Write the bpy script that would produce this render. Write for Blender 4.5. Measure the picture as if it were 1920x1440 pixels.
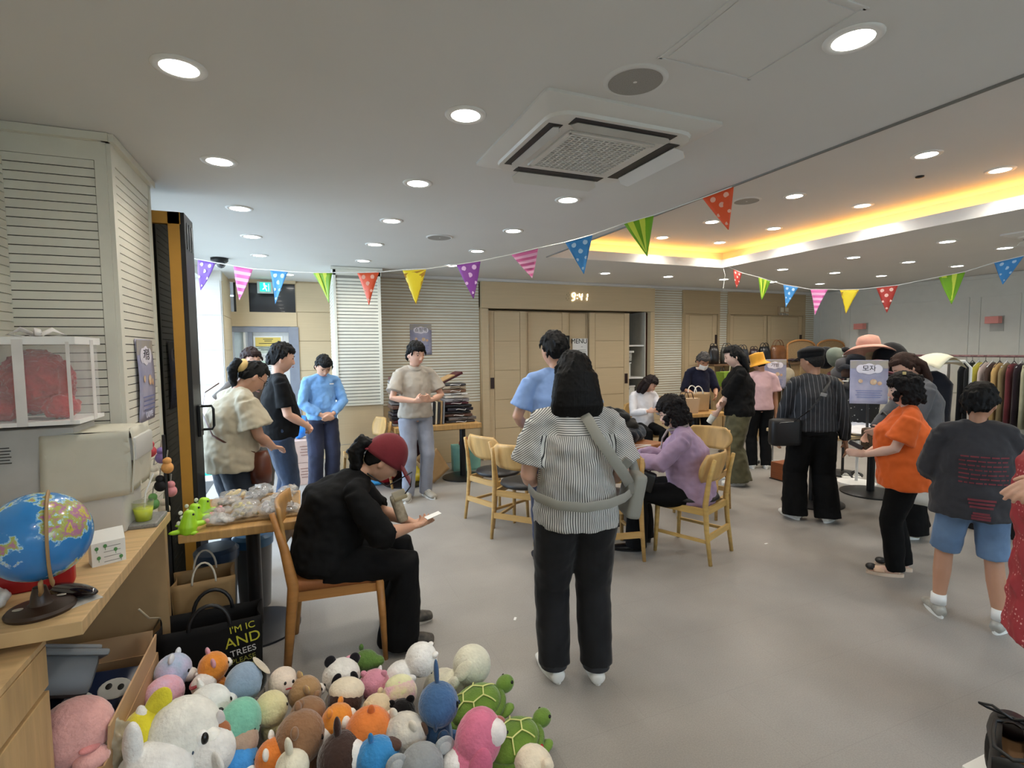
import bpy, bmesh, math, random
from mathutils import Vector, Matrix, Euler, noise
from math import sin, cos, pi, radians, sqrt, atan2, exp
random.seed(7)
SC = bpy.context.scene
for o in list(bpy.data.objects): bpy.data.objects.remove(o)
COL = SC.collection
V = Vector

# ------------------------------------------------------------------ camera, view, world, daylight
cd = bpy.data.cameras.new('camera'); cam = bpy.data.objects.new('camera', cd); COL.objects.link(cam)
_p, _r, _y = -0.06766613, -0.00981814, 0.38509292
_f = V((sin(_y)*cos(_p), cos(_y)*cos(_p), sin(_p))); _rt = V((cos(_y), -sin(_y), 0)); _u = _rt.cross(_f)
_r2 = cos(_r)*_rt + sin(_r)*_u; _u2 = -sin(_r)*_rt + cos(_r)*_u
cam.matrix_world = Matrix(((_r2.x,_u2.x,-_f.x,0),(_r2.y,_u2.y,-_f.y,0),(_r2.z,_u2.z,-_f.z,1.62),(0,0,0,1)))
cd.sensor_width = 36; cd.lens = 975.85/1920*36; cd.clip_start = .05
SC.camera = cam
SC.view_settings.view_transform = 'Standard'; SC.view_settings.look = 'None'
SC.view_settings.gamma = 1; SC.view_settings.use_curve_mapping = False
SC.view_settings.exposure = 0.55
SC.cycles.use_denoising = True
SC.cycles.max_bounces = 6; SC.cycles.diffuse_bounces = 4
SC.cycles.sample_clamp_indirect = 4
W = bpy.data.worlds.new('sky'); SC.world = W; W.use_nodes = True
W.node_tree.nodes['Background'].inputs[0].default_value = (.62,.8,1,1)
W.node_tree.nodes['Background'].inputs[1].default_value = 6.5
def light(name, kind, loc, energy, color=(1,1,1), rot=(0,0,0), **k):
    d = bpy.data.lights.new(name, kind); d.energy = energy; d.color = color
    for a, b in k.items(): setattr(d, a, b)
    o = bpy.data.objects.new(name, d); COL.objects.link(o); o.location = loc; o.rotation_euler = rot
    return o
# daylight entering by the open folding-door bay in the left wall
pt = light('daylight_portal', 'AREA', (-1.3,5.65,1.25), 1, rot=(0,-pi/2,0), shape='RECTANGLE', size=2.4, size_y=3.3)
pt.data.cycles.is_portal = True
LAMP_W = 20.0      # each ceiling downlight

# ------------------------------------------------------------------ materials
def lin(h):
    h = h.lstrip('#'); out = []
    for i in (0,2,4):
        c = int(h[i:i+2],16)/255; out.append(c/12.92 if c <= .04045 else ((c+.055)/1.055)**2.4)
    return (*out, 1)
MC = {}
def newmat(name):
    m = bpy.data.materials.new(name); m.use_nodes = True; nt = m.node_tree
    return m, nt, nt.nodes['Principled BSDF']
def mat(h, r=.6, me=0, var=.07, sc=9, bump=0, bs=60, st=(1,1,1), sheen=0, sss=0, coat=0, trans=0, alpha=1, emit=0, h2=None):
    k = (h,r,me,var,sc,bump,bs,st,sheen,sss,coat,trans,alpha,emit,h2)
    if k in MC: return MC[k]
    m, nt, b = newmat('surface_'+h.lstrip('#')); N = nt.nodes; L = nt.links
    c = lin(h)
    tc = N.new('ShaderNodeTexCoord'); mp = N.new('ShaderNodeMapping'); mp.inputs['Scale'].default_value = st
    L.new(tc.outputs['Object'], mp.inputs[0])
    if var or h2:
        n = N.new('ShaderNodeTexNoise'); n.inputs['Scale'].default_value = sc; n.inputs['Detail'].default_value = 4
        L.new(mp.outputs[0], n.inputs[0])
        cr = N.new('ShaderNodeValToRGB'); cr.color_ramp.elements[0].position = .3; cr.color_ramp.elements[1].position = .7
        if h2: a, d = c, lin(h2)
        else: a = tuple(x*(1-var) for x in c[:3])+(1,); d = tuple(min(1,x*(1+var)) for x in c[:3])+(1,)
        cr.color_ramp.elements[0].color = a; cr.color_ramp.elements[1].color = d
        L.new(n.outputs[0], cr.inputs[0]); L.new(cr.outputs[0], b.inputs['Base Color'])
    else: b.inputs['Base Color'].default_value = c
    if bump:
        n2 = N.new('ShaderNodeTexNoise'); n2.inputs['Scale'].default_value = bs; n2.inputs['Detail'].default_value = 3
        L.new(mp.outputs[0], n2.inputs[0]); bp = N.new('ShaderNodeBump'); bp.inputs['Strength'].default_value = 1
        bp.inputs['Distance'].default_value = bump; L.new(n2.outputs[0], bp.inputs['Height']); L.new(bp.outputs[0], b.inputs['Normal'])
    b.inputs['Roughness'].default_value = r; b.inputs['Metallic'].default_value = me
    if sheen: b.inputs['Sheen Weight'].default_value = sheen; b.inputs['Sheen Roughness'].default_value = .4
    if sss: b.inputs['Subsurface Weight'].default_value = sss; b.inputs['Subsurface Radius'].default_value = (.012,.005,.003); b.inputs['Subsurface Scale'].default_value = 1
    if coat: b.inputs['Coat Weight'].default_value = coat
    if trans: b.inputs['Transmission Weight'].default_value = trans
    if alpha < 1: b.inputs['Alpha'].default_value = alpha
    if emit: b.inputs['Emission Color'].default_value = c; b.inputs['Emission Strength'].default_value = emit
    if sum(c[:3]) < .06: b.inputs['Specular IOR Level'].default_value = .22 if r > .5 else .5
    MC[k] = m; return m
def fabric(h, var=.12, b=.004, bs=14, **k): return mat(h, .85, var=var, sc=6, bump=b, bs=bs, sheen=k.pop('sheen',.15), **k)
def plushm(h, h2=None): return mat(h, .95, var=.1, sc=25, bump=.003, bs=110, sheen=.5, h2=h2)
def wood(h, st=(1,1,14), **k): return mat(h, .45, var=.16, sc=3.5, st=st, bump=.0006, bs=12, **k)
BLACKP = '#17171a'
def stripes(name, cols, axis, period, frac=.5, wob=0, rough=.8, angular=False, R=.2, bump=0):
    m, nt, b = newmat(name); N = nt.nodes; L = nt.links
    tc = N.new('ShaderNodeTexCoord'); sp = N.new('ShaderNodeSeparateXYZ'); L.new(tc.outputs['Object'], sp.inputs[0])
    def M(op, a, c=None):
        n = N.new('ShaderNodeMath'); n.operation = op
        for i, x in enumerate((a, c)):
            if x is None: continue
            if isinstance(x, (int,float)): n.inputs[i].default_value = x
            else: L.new(x, n.inputs[i])
        return n.outputs[0]
    if angular: v = M('MULTIPLY', M('ARCTAN2', sp.outputs[0], M('ADD', M('MULTIPLY', sp.outputs[1], -1), .05)), R)
    else: v = M('ADD', M('ADD', M('MULTIPLY', sp.outputs[0], axis[0]), M('MULTIPLY', sp.outputs[1], axis[1])), M('MULTIPLY', sp.outputs[2], axis[2]))
    if wob:
        nz = N.new('ShaderNodeTexNoise'); nz.inputs['Scale'].default_value = 5; L.new(tc.outputs['Object'], nz.inputs[0])
        v = M('ADD', v, M('MULTIPLY', nz.outputs[0], wob))
    f = M('FRACT', M('ADD', M('DIVIDE', v, period), 100)); g = M('GREATER_THAN', f, frac)
    mx = N.new('ShaderNodeMix'); mx.data_type = 'RGBA'; L.new(g, mx.inputs[0])
    mx.inputs[6].default_value = lin(cols[0]); mx.inputs[7].default_value = lin(cols[1])
    L.new(mx.outputs[2], b.inputs['Base Color']); b.inputs['Roughness'].default_value = rough
    return m
def dots(name, base, dot, scale, thr=.3, rough=.6, randomness=0.):
    m, nt, b = newmat(name); N = nt.nodes; L = nt.links
    tc = N.new('ShaderNodeTexCoord'); v = N.new('ShaderNodeTexVoronoi'); v.inputs['Scale'].default_value = scale; v.inputs['Randomness'].default_value = randomness
    L.new(tc.outputs['Object'], v.inputs[0]); m2 = N.new('ShaderNodeMath'); m2.operation = 'LESS_THAN'; m2.inputs[1].default_value = thr
    L.new(v.outputs[0], m2.inputs[0]); mx = N.new('ShaderNodeMix'); mx.data_type = 'RGBA'; L.new(m2.outputs[0], mx.inputs[0])
    mx.inputs[6].default_value = lin(base); mx.inputs[7].default_value = lin(dot); L.new(mx.outputs[2], b.inputs['Base Color']); b.inputs['Roughness'].default_value = rough
    return m

# ------------------------------------------------------------------ mesh helpers
def RZ(a): return Matrix.Rotation(a, 4, 'Z')
def E(rx=0, ry=0, rz=0): return Euler((rx,ry,rz)).to_matrix().to_4x4()
class B:
    """collects shapes into one mesh"""
    def __init__(s): s.bm = bmesh.new()
    def box(s, c, d, rot=None, bev=0):
        M = Matrix.Translation(V(c)) @ (rot or Matrix()) @ Matrix.Diagonal((*d,1))
        r = bmesh.ops.create_cube(s.bm, size=1, matrix=M)
        if bev:
            es = list({e for v in r['verts'] for e in v.link_edges})
            bmesh.ops.bevel(s.bm, geom=es, offset=bev, segments=2, affect='EDGES', profile=.6)
        return s
    def cyl(s, a, b, r, r2=None, n=24, cap=True):
        a, b = V(a), V(b); d = b-a; q = d.to_track_quat('Z','Y').to_matrix().to_4x4()
        bmesh.ops.create_cone(s.bm, cap_ends=cap, segments=n, radius1=r, radius2=r if r2 is None else r2, depth=d.length, matrix=Matrix.Translation((a+b)/2) @ q)
        return s
    def ell(s, c, r, rot=None, n=20):
        if isinstance(r, (int,float)): r = (r,r,r)
        bmesh.ops.create_uvsphere(s.bm, u_segments=n, v_segments=max(8,n*2//3), radius=1, matrix=Matrix.Translation(V(c)) @ (rot or Matrix()) @ Matrix.Diagonal((*r,1)))
        return s
    def tube(s, pts, rad, lat=None, n=14, caps=True, rnd=True, closed=False):
        """a tube through pts; rad = number or per-point number or (lateral, other)"""
        pts = [V(p) for p in pts]; k = len(pts)
        if isinstance(rad, (int,float,tuple)): rad = [rad]*k
        rad = [(x,x) if isinstance(x,(int,float)) else x for x in rad]
        rows = []; prev = None
        for i, p in enumerate(pts):
            if closed: t = pts[(i+1)%k]-pts[i-1]
            else: t = pts[min(i+1,k-1)]-pts[max(i-1,0)]
            t = t.normalized() if t.length > 1e-9 else V((0,0,1))
            a = V(lat) if lat is not None else (prev if prev is not None else (V((1,0,0)) if abs(t.x) < .8 else V((0,1,0))))
            a = (a - t*a.dot(t)); a = a.normalized() if a.length > 1e-6 else t.orthogonal().normalized()
            b = t.cross(a); prev = a; rows.append((p,a,b,t,rad[i]))
        if rnd and caps and not closed:
            p,a,b,t,r = rows[0]; m = min(r)
            rows = [(p-t*m*.45,a,b,t,(r[0]*.45,r[1]*.45)),(p-t*m*.3,a,b,t,(r[0]*.78,r[1]*.78))]+rows
            p,a,b,t,r = rows[-1]; m = min(r)
            rows += [(p+t*m*.3,a,b,t,(r[0]*.78,r[1]*.78)),(p+t*m*.45,a,b,t,(r[0]*.45,r[1]*.45))]
        ring = []
        for p,a,b,t,r in rows:
            ring.append([s.bm.verts.new(p+a*r[0]*cos(2*pi*j/n)+b*r[1]*sin(2*pi*j/n)) for j in range(n)])
        R = len(ring)
        for i in range(R if closed else R-1):
            A, Bq = ring[i], ring[(i+1)%R]
            for j in range(n): s.bm.faces.new((A[j],A[(j+1)%n],Bq[(j+1)%n],Bq[j]))
        if caps and not closed:
            s.bm.faces.new(ring[0][::-1]); s.bm.faces.new(ring[-1])
        return s
    def prism(s, pts, vec):
        """polygon (3-D points) pushed along vec"""
        a = [s.bm.verts.new(V(p)) for p in pts]; b = [s.bm.verts.new(V(p)+V(vec)) for p in pts]; n = len(a)
        s.bm.faces.new(a[::-1]); s.bm.faces.new(b)
        for i in range(n): s.bm.faces.new((a[i],a[(i+1)%n],b[(i+1)%n],b[i]))
        return s
    def lathe(s, prof, c=(0,0,0), n=32, rot=None, caps=True):
        M = Matrix.Translation(V(c)) @ (rot or Matrix()); rings = []
        for r, z in prof: rings.append([s.bm.verts.new(M @ V((r*cos(2*pi*j/n), r*sin(2*pi*j/n), z))) for j in range(n)])
        for A, Bq in zip(rings, rings[1:]):
            for j in range(n): s.bm.faces.new((A[j],A[(j+1)%n],Bq[(j+1)%n],Bq[j]))
        if caps and prof[0][0] > 1e-5: s.bm.faces.new(rings[0][::-1])
        if caps and prof[-1][0] > 1e-5: s.bm.faces.new(rings[-1])
        bmesh.ops.remove_doubles(s.bm, verts=s.bm.verts[:], dist=1e-6)
        return s
    def grid(s, fn, nu, nv, thick=0):
        """surface fn(u,v) in 0..1; thick gives it a real thickness"""
        P = [[V(fn(i/nu, j/nv)) for j in range(nv+1)] for i in range(nu+1)]
        vs = [[s.bm.verts.new(p) for p in row] for row in P]; fs = []
        for i in range(nu):
            for j in range(nv): fs.append(s.bm.faces.new((vs[i][j],vs[i+1][j],vs[i+1][j+1],vs[i][j+1])))
        if thick: s.bm.normal_update(); bmesh.ops.solidify(s.bm, geom=fs, thickness=thick)
        return s
    def build(s, name, m, parent=None, smooth=False, remesh=0, sm=0, disp=0, ds=.1, seed=0, ang=None, mods=()):
        bmesh.ops.recalc_face_normals(s.bm, faces=s.bm.faces[:])
        me = bpy.data.meshes.new(name); s.bm.to_mesh(me); s.bm.free()
        if m: me.materials.append(m)
        o = bpy.data.objects.new(name, me); COL.objects.link(o)
        if parent is not None: o.parent = parent
        if smooth or remesh:
            for p in me.polygons: p.use_smooth = True
        if remesh:
            r = o.modifiers.new('r','REMESH'); r.mode = 'VOXEL'; r.voxel_size = remesh; r.use_smooth_shade = True
        if sm:
            q = o.modifiers.new('s','SMOOTH'); q.iterations = sm; q.factor = .6
        if remesh or sm:
            dg = bpy.context.evaluated_depsgraph_get(); dg.update()
            nm = bpy.data.meshes.new_from_object(o.evaluated_get(dg)); o.modifiers.clear(); o.data = nm; nm.name = name
            bpy.data.meshes.remove(me); me = nm
            if m and not me.materials: me.materials.append(m)
            for p in me.polygons: p.use_smooth = True
        if disp:
            ns = [v.normal.copy() for v in me.vertices]
            for v, nn in zip(me.vertices, ns):
                q = v.co/ds + V((seed*3.1,seed*1.7,0)); w = noise.noise(q) + .5*noise.noise(q*2.1)
                v.co += nn*(disp*w)
        if ang and not (remesh or smooth):
            for p in me.polygons: p.use_smooth = True
            me.set_sharp_from_angle(angle=radians(ang))
        return o
def tag(o, label=None, cat=None, group=None, kind=None):
    if label: o['label'] = label
    if cat: o['category'] = cat
    if group: o['group'] = group
    if kind: o['kind'] = kind
    return o
def thing(name, label, cat, loc=(0,0,0), rz=0, group=None, rot=None):
    o = bpy.data.objects.new(name, None); COL.objects.link(o); o.location = loc
    o.rotation_euler = rot if rot else (0,0,rz); o.empty_display_size = .05
    return tag(o, label, cat, group)
def struct(o): o['kind'] = 'structure'; return o
def box(name, c, d, m, parent=None, bev=0, rot=None): return B().box(c, d, rot, bev).build(name, m, parent)
def copy_tree(o, parent=None):
    c = o.copy(); COL.objects.link(c); c.parent = parent
    for ch in list(o.children): copy_tree(ch, c)
    return c
def text(name, s, size, m, parent, M, ext=.0006, align='CENTER'):
    cu = bpy.data.curves.new(name, 'FONT'); cu.body = s; cu.size = size; cu.extrude = ext; cu.align_x = align; cu.align_y = 'CENTER'
    cu.materials.append(m); q = bpy.data.objects.new(name, cu); COL.objects.link(q); dg = bpy.context.evaluated_depsgraph_get(); dg.update()
    me = bpy.data.meshes.new_from_object(q.evaluated_get(dg)); bpy.data.objects.remove(q); me.name = name
    o = bpy.data.objects.new(name, me); COL.objects.link(o); o.parent = parent; o.matrix_local = M
    return o
# ------------------------------------------------------------------ the room
H = 2.62; HT = 2.88; YB = 7.17
M_ceil = mat('#d9d8d4', .85, var=.015, sc=2); M_tan = mat('#cbb591', .5, var=.03, sc=2.2, st=(1,1,26)); M_tand = mat('#b7a07c', .5, var=.035, sc=2.2, st=(1,1,26))
M_cream = mat('#dddacb', .55, var=.03); M_slot = mat('#2e2a24', .8); M_wallr = mat('#d3d2c9', .7, var=.02)
M_white = mat('#e9e8e4', .5, var=.02); M_black = mat('#141416', .45); M_pale = mat('#d5cfc6', .6, var=.03, sc=3, st=(1,1,14))
# floor: large grey vinyl tiles with faint joints and mottling
def floor_mat():
    m, nt, b = newmat('vinyl_floor'); N = nt.nodes; L = nt.links
    tc = N.new('ShaderNodeTexCoord'); n1 = N.new('ShaderNodeTexNoise'); n1.inputs['Scale'].default_value = 1.6; n1.inputs['Detail'].default_value = 6
    n2 = N.new('ShaderNodeTexNoise'); n2.inputs['Scale'].default_value = 160; n2.inputs['Detail'].default_value = 2
    mpp = N.new('ShaderNodeMapping'); mpp.inputs['Rotation'].default_value = (0,0,0)
    br = N.new('ShaderNodeTexBrick'); br.inputs['Scale'].default_value = 1; br.inputs['Brick Width'].default_value = .9; br.inputs['Row Height'].default_value = .45
    br.inputs['Mortar Size'].default_value = .0018; br.inputs['Color1'].default_value = (1,1,1,1); br.inputs['Color2'].default_value = (.98,.98,.98,1); br.inputs['Mortar'].default_value = (.9,.9,.9,1)
    for n in (n1,n2): L.new(tc.outputs['Object'], n.inputs[0])
    L.new(tc.outputs['Object'], mpp.inputs[0]); L.new(mpp.outputs[0], br.inputs[0])
    cr = N.new('ShaderNodeValToRGB'); cr.color_ramp.elements[0].position = .25; cr.color_ramp.elements[1].position = .75
    cr.color_ramp.elements[0].color = lin('#8f8a84'); cr.color_ramp.elements[1].color = lin('#a5a099'); L.new(n1.outputs[0], cr.inputs[0])
    cr2 = N.new('ShaderNodeValToRGB'); cr2.color_ramp.elements[0].position = .35; cr2.color_ramp.elements[1].position = .65
    cr2.color_ramp.elements[0].color = (.86,.86,.86,1); cr2.color_ramp.elements[1].color = (1,1,1,1); L.new(n2.outputs[0], cr2.inputs[0])
    prev = cr.outputs[0]
    for x in (cr2.outputs[0], br.outputs[0]):
        mx = N.new('ShaderNodeMix'); mx.data_type = 'RGBA'; mx.blend_type = 'MULTIPLY'; mx.inputs[0].default_value = 1
        L.new(prev, mx.inputs[6]); L.new(x, mx.inputs[7]); prev = mx.outputs[2]
    L.new(prev, b.inputs['Base Color']); b.inputs['Roughness'].default_value = .42
    return m
struct(box('floor', (3.5,2.0,-.05), (13,13,.1), floor_mat()))
# ceiling with raised tray (x 2.53..5.01, y ..5.2)
c = B()
c.box((.66,2.3,H+.15),(3.74,12,.3))                       # left part
c.box((3.77,6.75,H+.05),(2.48,3.1,.1)); c.box((7.2,2.3,H+.05),(4.38,12,.1))
c.box((3.9,2.0,HT+.05),(3.2,8.4,.1))                      # tray top, reaches over the light trough
c.box((5.4,2.0,HT-.08),(.1,8,.26)); c.box((3.77,5.6,HT-.08),(3.3,.1,.26)); c.box((2.495,2.0,H+.19),(.06,8,.36))
struct(c.build('ceiling', M_ceil))
# white lips of the tray with the glowing trough behind them
c = B(); c.box((4.995,1.6,H+.046),(.02,7.2,.10)).box((3.765,5.195,H+.046),(2.46,.02,.10)); struct(c.build('trim_1', M_white))
gl = mat('#ffb85a', .5, var=0, emit=9)
led = B(); led.box((5.3,1.7,H+.12),(.04,7.0,.02)).box((3.9,5.48,H+.12),(2.7,.04,.02)); tag(led.build('cove_light', gl), 'warm LED strip glowing inside the trough round the raised ceiling', 'light')
struct(box('trim_shade_line', (2.528,1.2,H-.004), (.012,8,.012), mat('#7d7a74', .7)))  # added dark strip, paints a shadow line along the tray's left edge
# louvred panels: slats on a dark backing
def louvre(parent, x0, x1, z0, z1, y, side=-1, pitch=.04, gap=.0045, axis='x', back=M_slot, sl=M_cream, depth=.008):
    """front surface at y (axis x) or x=y (axis y); side = outward direction"""
    b = B(); n = int((z1-z0)/pitch)
    for i in range(n):
        z = z0+(i+.5)*pitch; c, d = ((x0+x1)/2, y+side*depth/2, z), (x1-x0, depth, pitch-gap)
        if axis == 'y': c, d = (c[1], c[0], c[2]), (d[1], d[0], d[2])
        b.box(c, d)
    b.build('slats', sl, parent)
    c, d = ((x0+x1)/2, y-side*.004, (z0+z1)/2), (x1-x0, .006, z1-z0)
    if axis == 'y': c, d = (c[1], c[0], c[2]), (d[1], d[0], d[2])
    box('slat_backing', c, d, back, parent)
def panels(b, x0, x1, zs, y, dep=.012, gap=.008, side=-1, axis='x'):
    for a, z in zip(zs, zs[1:]):
        c, d = ((x0+x1)/2, y+side*dep/2, (a+z)/2), (x1-x0-gap, dep, z-a-gap)
        if axis == 'y': c, d = (c[1], c[0], c[2]), (d[1], d[0], d[2])
        b.box(c, d)
# near left wall (behind the counter) and the louvred pillar
w = struct(box('wall_left', (-1.28,-.6,1.31), (.2,7.2,2.62), M_cream))
louvre(w, -4, 2.98, .72, 2.5, -1.18, 1, axis='y')
pw = B(); pw.box((-1.04,3.345,1.31),(.48,.67,2.62)); pil = struct(pw.build('pillar_louvred', M_cream))
f = B()
for a, b2, z0, z1 in ((-1.18,-.8,2.5,2.62),(-1.18,-.8,0,.7)): f.box(((a+b2)/2,2.99,(z0+z1)/2),(b2-a,.02,z1-z0))
f.box((-.82,2.99,1.31),(.045,.026,2.62)); f.box((-.795,3.01,1.31),(.03,.05,2.62)); f.box((-.795,3.66,1.31),(.03,.03,2.62))
f.box((-.795,3.34,2.56),(.02,.66,.12)); f.box((-.785,3.33,2.6),(.05,.74,.035)); f.box((-1.0,2.975,2.6),(.44,.05,.035))
f.build('frame', M_cream, pil)
louvre(pil, -1.18, -.845, .7, 2.5, 3.0-.012, -1); louvre(pil, 3.03, 3.64, .1, 2.5, -.8+.002, 1, axis='y', gap=.0045)
# wall left of the open bay beyond, doorway recess
b = B(); b.box((-1.05,7.46,1.31),(.34,.12,2.62)).box((-1.3,8.0,1.31),(.2,1.2,2.62)); wl = struct(b.build('wall_left_far', M_pale))
p = B(); zs = [0,.35,.78,1.21,1.64,2.07,2.5]; panels(p, -1.2, -.89, zs, 7.4); p.build('panels', M_pale, wl)
b = B(); b.box((-.93,7.9,1.31),(.1,.82,2.62)); wr = struct(b.build('wall_return', M_tan))
p = B(); panels(p, 7.42, 8.2, zs, -.88, side=1, axis='y'); p.build('panels', M_tan, wr)
b = B(); b.box((.22,8.26,1.31),(.52,.12,2.62)); wt = struct(b.build('wall_back_tan', M_tand))
p = B(); panels(p, -.03, .47, [0,.47,.9,1.33,1.76,2.18,2.6], 8.2); p.build('panels', M_tan, wt)
b = B(); b.box((-.45,8.22,2.07),(.84,.1,.2)).box((-.45,8.2,2.6),(.84,.1,.04)).box((-.72,8.19,2.38),(.16,.03,.42)); struct(b.build('lintel', M_tan))
tr = struct(box('window_transom', (-.42,8.3,2.38), (.84,.02,.44), mat('#3a3a3c', .15, var=.02, coat=.4)))
# lobby behind the transom and entrance door
b = B(); b.box((-.4,10.6,1.3),(3,.1,2.6)).box((-1.9,9.4,1.3),(.1,2.4,2.6)).box((1.1,9.4,1.3),(.1,2.4,2.6)); struct(b.build('wall_lobby', mat('#8d8780', .7)))
b = B(); b.box((-.4,9.5,2.66),(3,2.4,.05)); struct(b.build('ceiling_lobby', mat('#77736e', .8)))
dr = thing('entrance_door', 'grey framed entrance door with white panel under the exit sign', 'door', (-.45,8.2,0)); dr['kind'] = 'structure'; dr.name = 'door_1'
g = mat('#8b8e98', .45, me=.2); b = B(); b.box((.37,0,.98),(.13,.08,1.96)).box((-.12,.02,1.93),(.9,.06,.08)).box((-.2,.04,.98),(.06,.06,1.92)).box((.0,.05,.04),(.6,.05,.08)); b.build('frame', g, dr)
box('door_leaf', (.05,.06,.98), (.5,.03,1.84), mat('#dcd9d2', .5), dr)
box('side_glass', (-.33,.06,.98), (.14,.02,1.84), mat('#cfe0ea', .2, coat=.3), dr); box('door_rail', (-.27,.03,.98), (.03,.05,1.84), M_white, dr)
nb = thing('framed_notice', 'white framed landscape notice with yellow heading on the entrance door', 'notice', (-.42,8.235,1.7))
box('frame', (0,0,0), (.38,.012,.27), M_white, nb); box('sheet', (0,-.008,.05), (.33,.004,.13), mat('#e2c766', .5), nb); box('lower_sheet', (0,-.008,-.06), (.33,.004,.1), mat('#98a394', .5, h2='#c9d0c0'), nb)
b = B()
for i, (z, w0) in enumerate(((.09,.13),(.065,.1),(.03,.24),(-.035,.26),(-.06,.2))): b.box((0,-.012,z),(w0,.002,.008))
b.build('lettering', M_black, nb)
n2 = thing('framed_notice', 'pale green-edged notice below the yellow one on the entrance door', 'notice', (-.42,8.235,1.33))
box('frame', (0,0,0), (.3,.012,.3), mat('#cfe3cf', .5), n2); box('sheet', (0,-.008,0), (.24,.004,.24), M_white, n2)
b = B()
for i in range(6): b.box((0,-.012,.07-.03*i),(.14,.002,.006))
b.build('lettering', mat('#7a8a9a'), n2)
ex = thing('exit_sign', 'small green emergency exit sign lit above the entrance door', 'exit sign', (-.42,8.05,2.5))
box('housing', (0,0,0), (.2,.05,.16), mat('#b9c4c0', .4), ex); box('lit_panel', (0,-.028,.005), (.13,.006,.12), mat('#19c796', .4, var=0, emit=1.4), ex)
b = B(); b.cyl((-.01,-.034,.048),(-.01,-.038,.048),.011,n=12).tube([(-.01,-.035,.035),(.0,-.035,.0)],.01).tube([(0,-.035,0),(.02,-.035,-.045)],.006).tube([(0,-.035,0),(-.03,-.035,-.03)],.006).tube([(-.01,-.035,.03),(.025,-.035,.015)],.005).box((.045,-.035,.0),(.006,.004,.1)); b.build('running_figure', mat('#eafff5', .4, var=0, emit=1.5), ex)
for y in (8.9,9.3,9.7,10.1):
    t = thing('downlight', 'x', 'ceiling light', (-.15,y,2.63), group='lobby lights behind the transom')
    t['label'] = 'small round lobby light behind the transom, '+{8.9:'topmost',9.3:'second from the top',9.7:'third from the top',10.1:'lowest'}[y]+' of the column'
    B().cyl((0,0,0),(0,0,.005),.07).build('diffuser', mat('#fff6e6', .5, var=0, emit=9), t)
# louvred pillar in the far wall
b = B(); b.box((.665,6.98,1.31),(.55,.72,2.62)); p2 = struct(b.build('pillar_far', mat('#dfe0da', .5)))
f = B(); f.box((.665,6.61,2.57),(.57,.03,.1)); f.box((.405,6.61,1.78),(.03,.03,1.68)); f.box((.925,6.61,1.78),(.035,.03,1.68)); f.box((.665,6.6,.955),(.55,.02,.02)); f.box((.665,6.59,2.6),(.6,.05,.03)); f.build('frame', M_cream, p2)
louvre(p2, .42, .91, .97, 2.52, 6.615, -1, gap=.01, back=mat('#8d8a80')); louvre(p2, 6.66, 7.3, .97, 2.52, .39, -1, axis='y', gap=.01, back=mat('#8d8a80'))
p = B(); panels(p, .39, .94, [.0,.47,.95], 6.62); p.build('panels', M_tan, p2)
# back wall: louvre recess, closet, louvre, doors
b = B(); b.box((5.1,YB+.66,1.31),(8.4,.1,2.62)); b.box((1.7,YB+.06,1.31),(1.5,.12,2.62)); b.box((5.73,YB+.06,1.31),(.72,.12,2.62)); b.box((7.7,YB+.06,1.31),(3.3,.12,2.62)); b.box((3.9,YB+.06,2.42),(3.0,.12,.4))
wb = struct(b.build('wall_back', M_tand))
bk = mat('#a09c88')
louvre(wb, .95, 2.4, .86, 2.6, YB, -1, gap=.012, back=bk); louvre(wb, 5.43, 6.03, .8, 2.6, YB, -1, gap=.012, back=bk)
louvre(wb, 6.84, 7.03, 1.2, 2.6, YB, -1, gap=.012, back=bk); louvre(wb, 8.93, 9.2, 1.2, 2.6, YB, -1, gap=.012, back=bk)
p = B(); panels(p, .95, 2.4, [0,.47,.86], YB); panels(p, 5.43, 6.03, [0,.4,.8], YB); p.build('panels', M_tan, wb)
f = B(); f.box((3.92,YB-.03,2.41),(3.0,.09,.41)); f.box((2.47,YB-.03,1.1),(.1,.09,2.2)); f.box((5.38,YB-.03,1.1),(.08,.09,2.2)); f.build('frame', M_tan, wb)
f = B(); f.box((6.44,YB-.01,2.4),(.8,.05,.42)); f.box((6.06,YB-.01,1.095),(.06,.05,2.19)); f.box((6.82,YB-.01,1.095),(.04,.05,2.19)); f.box((7.98,YB-.01,2.4),(1.9,.05,.42)); f.box((7.05,YB-.01,1.095),(.06,.05,2.19)); f.box((8.91,YB-.01,1.095),(.06,.05,2.19)); f.build('door_casing', M_tand, wb)
b = B(); b.box((5.1,YB-.07,2.6),(8.2,.14,.035)); struct(b.build('trim_2', M_ceil))
def leaf(name, x0, x1, y, zt=2.18, parts=5, handle=None, hz=1.0, lock=True):
    r = bpy.data.objects.new(name, None); COL.objects.link(r); r.location = ((x0+x1)/2, y, 0); r['kind'] = 'structure'; w = x1-x0
    box('leaf', (0,.015,zt/2), (w,.02,zt-.01), M_tand, r)
    p = B(); st = .1; zs = [.02+i*(zt-.04)/parts for i in range(parts+1)]
    panels(p, -w/2+st, w/2-st, zs, .006, dep=.012, gap=.007)
    for sx in (-1,1): p.box((sx*(w/2-st/2),0,zt/2),(st-.006,.014,zt-.02))
    p.build('panels', M_tan, r)
    if handle is not None: box('pull_handle', (handle,-.012,hz), (.055,.008,.16), mat('#2a1512', .4), r)
    return r
leaf('door_2', 2.52, 3.13, YB-.02, handle=-.24, hz=1.12); leaf('door_3', 3.08, 3.86, YB+.03); leaf('door_4', 3.8, 4.3, YB+.06); leaf('door_5', 4.22, 4.96, YB-.02, handle=.31, hz=1.12)
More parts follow.
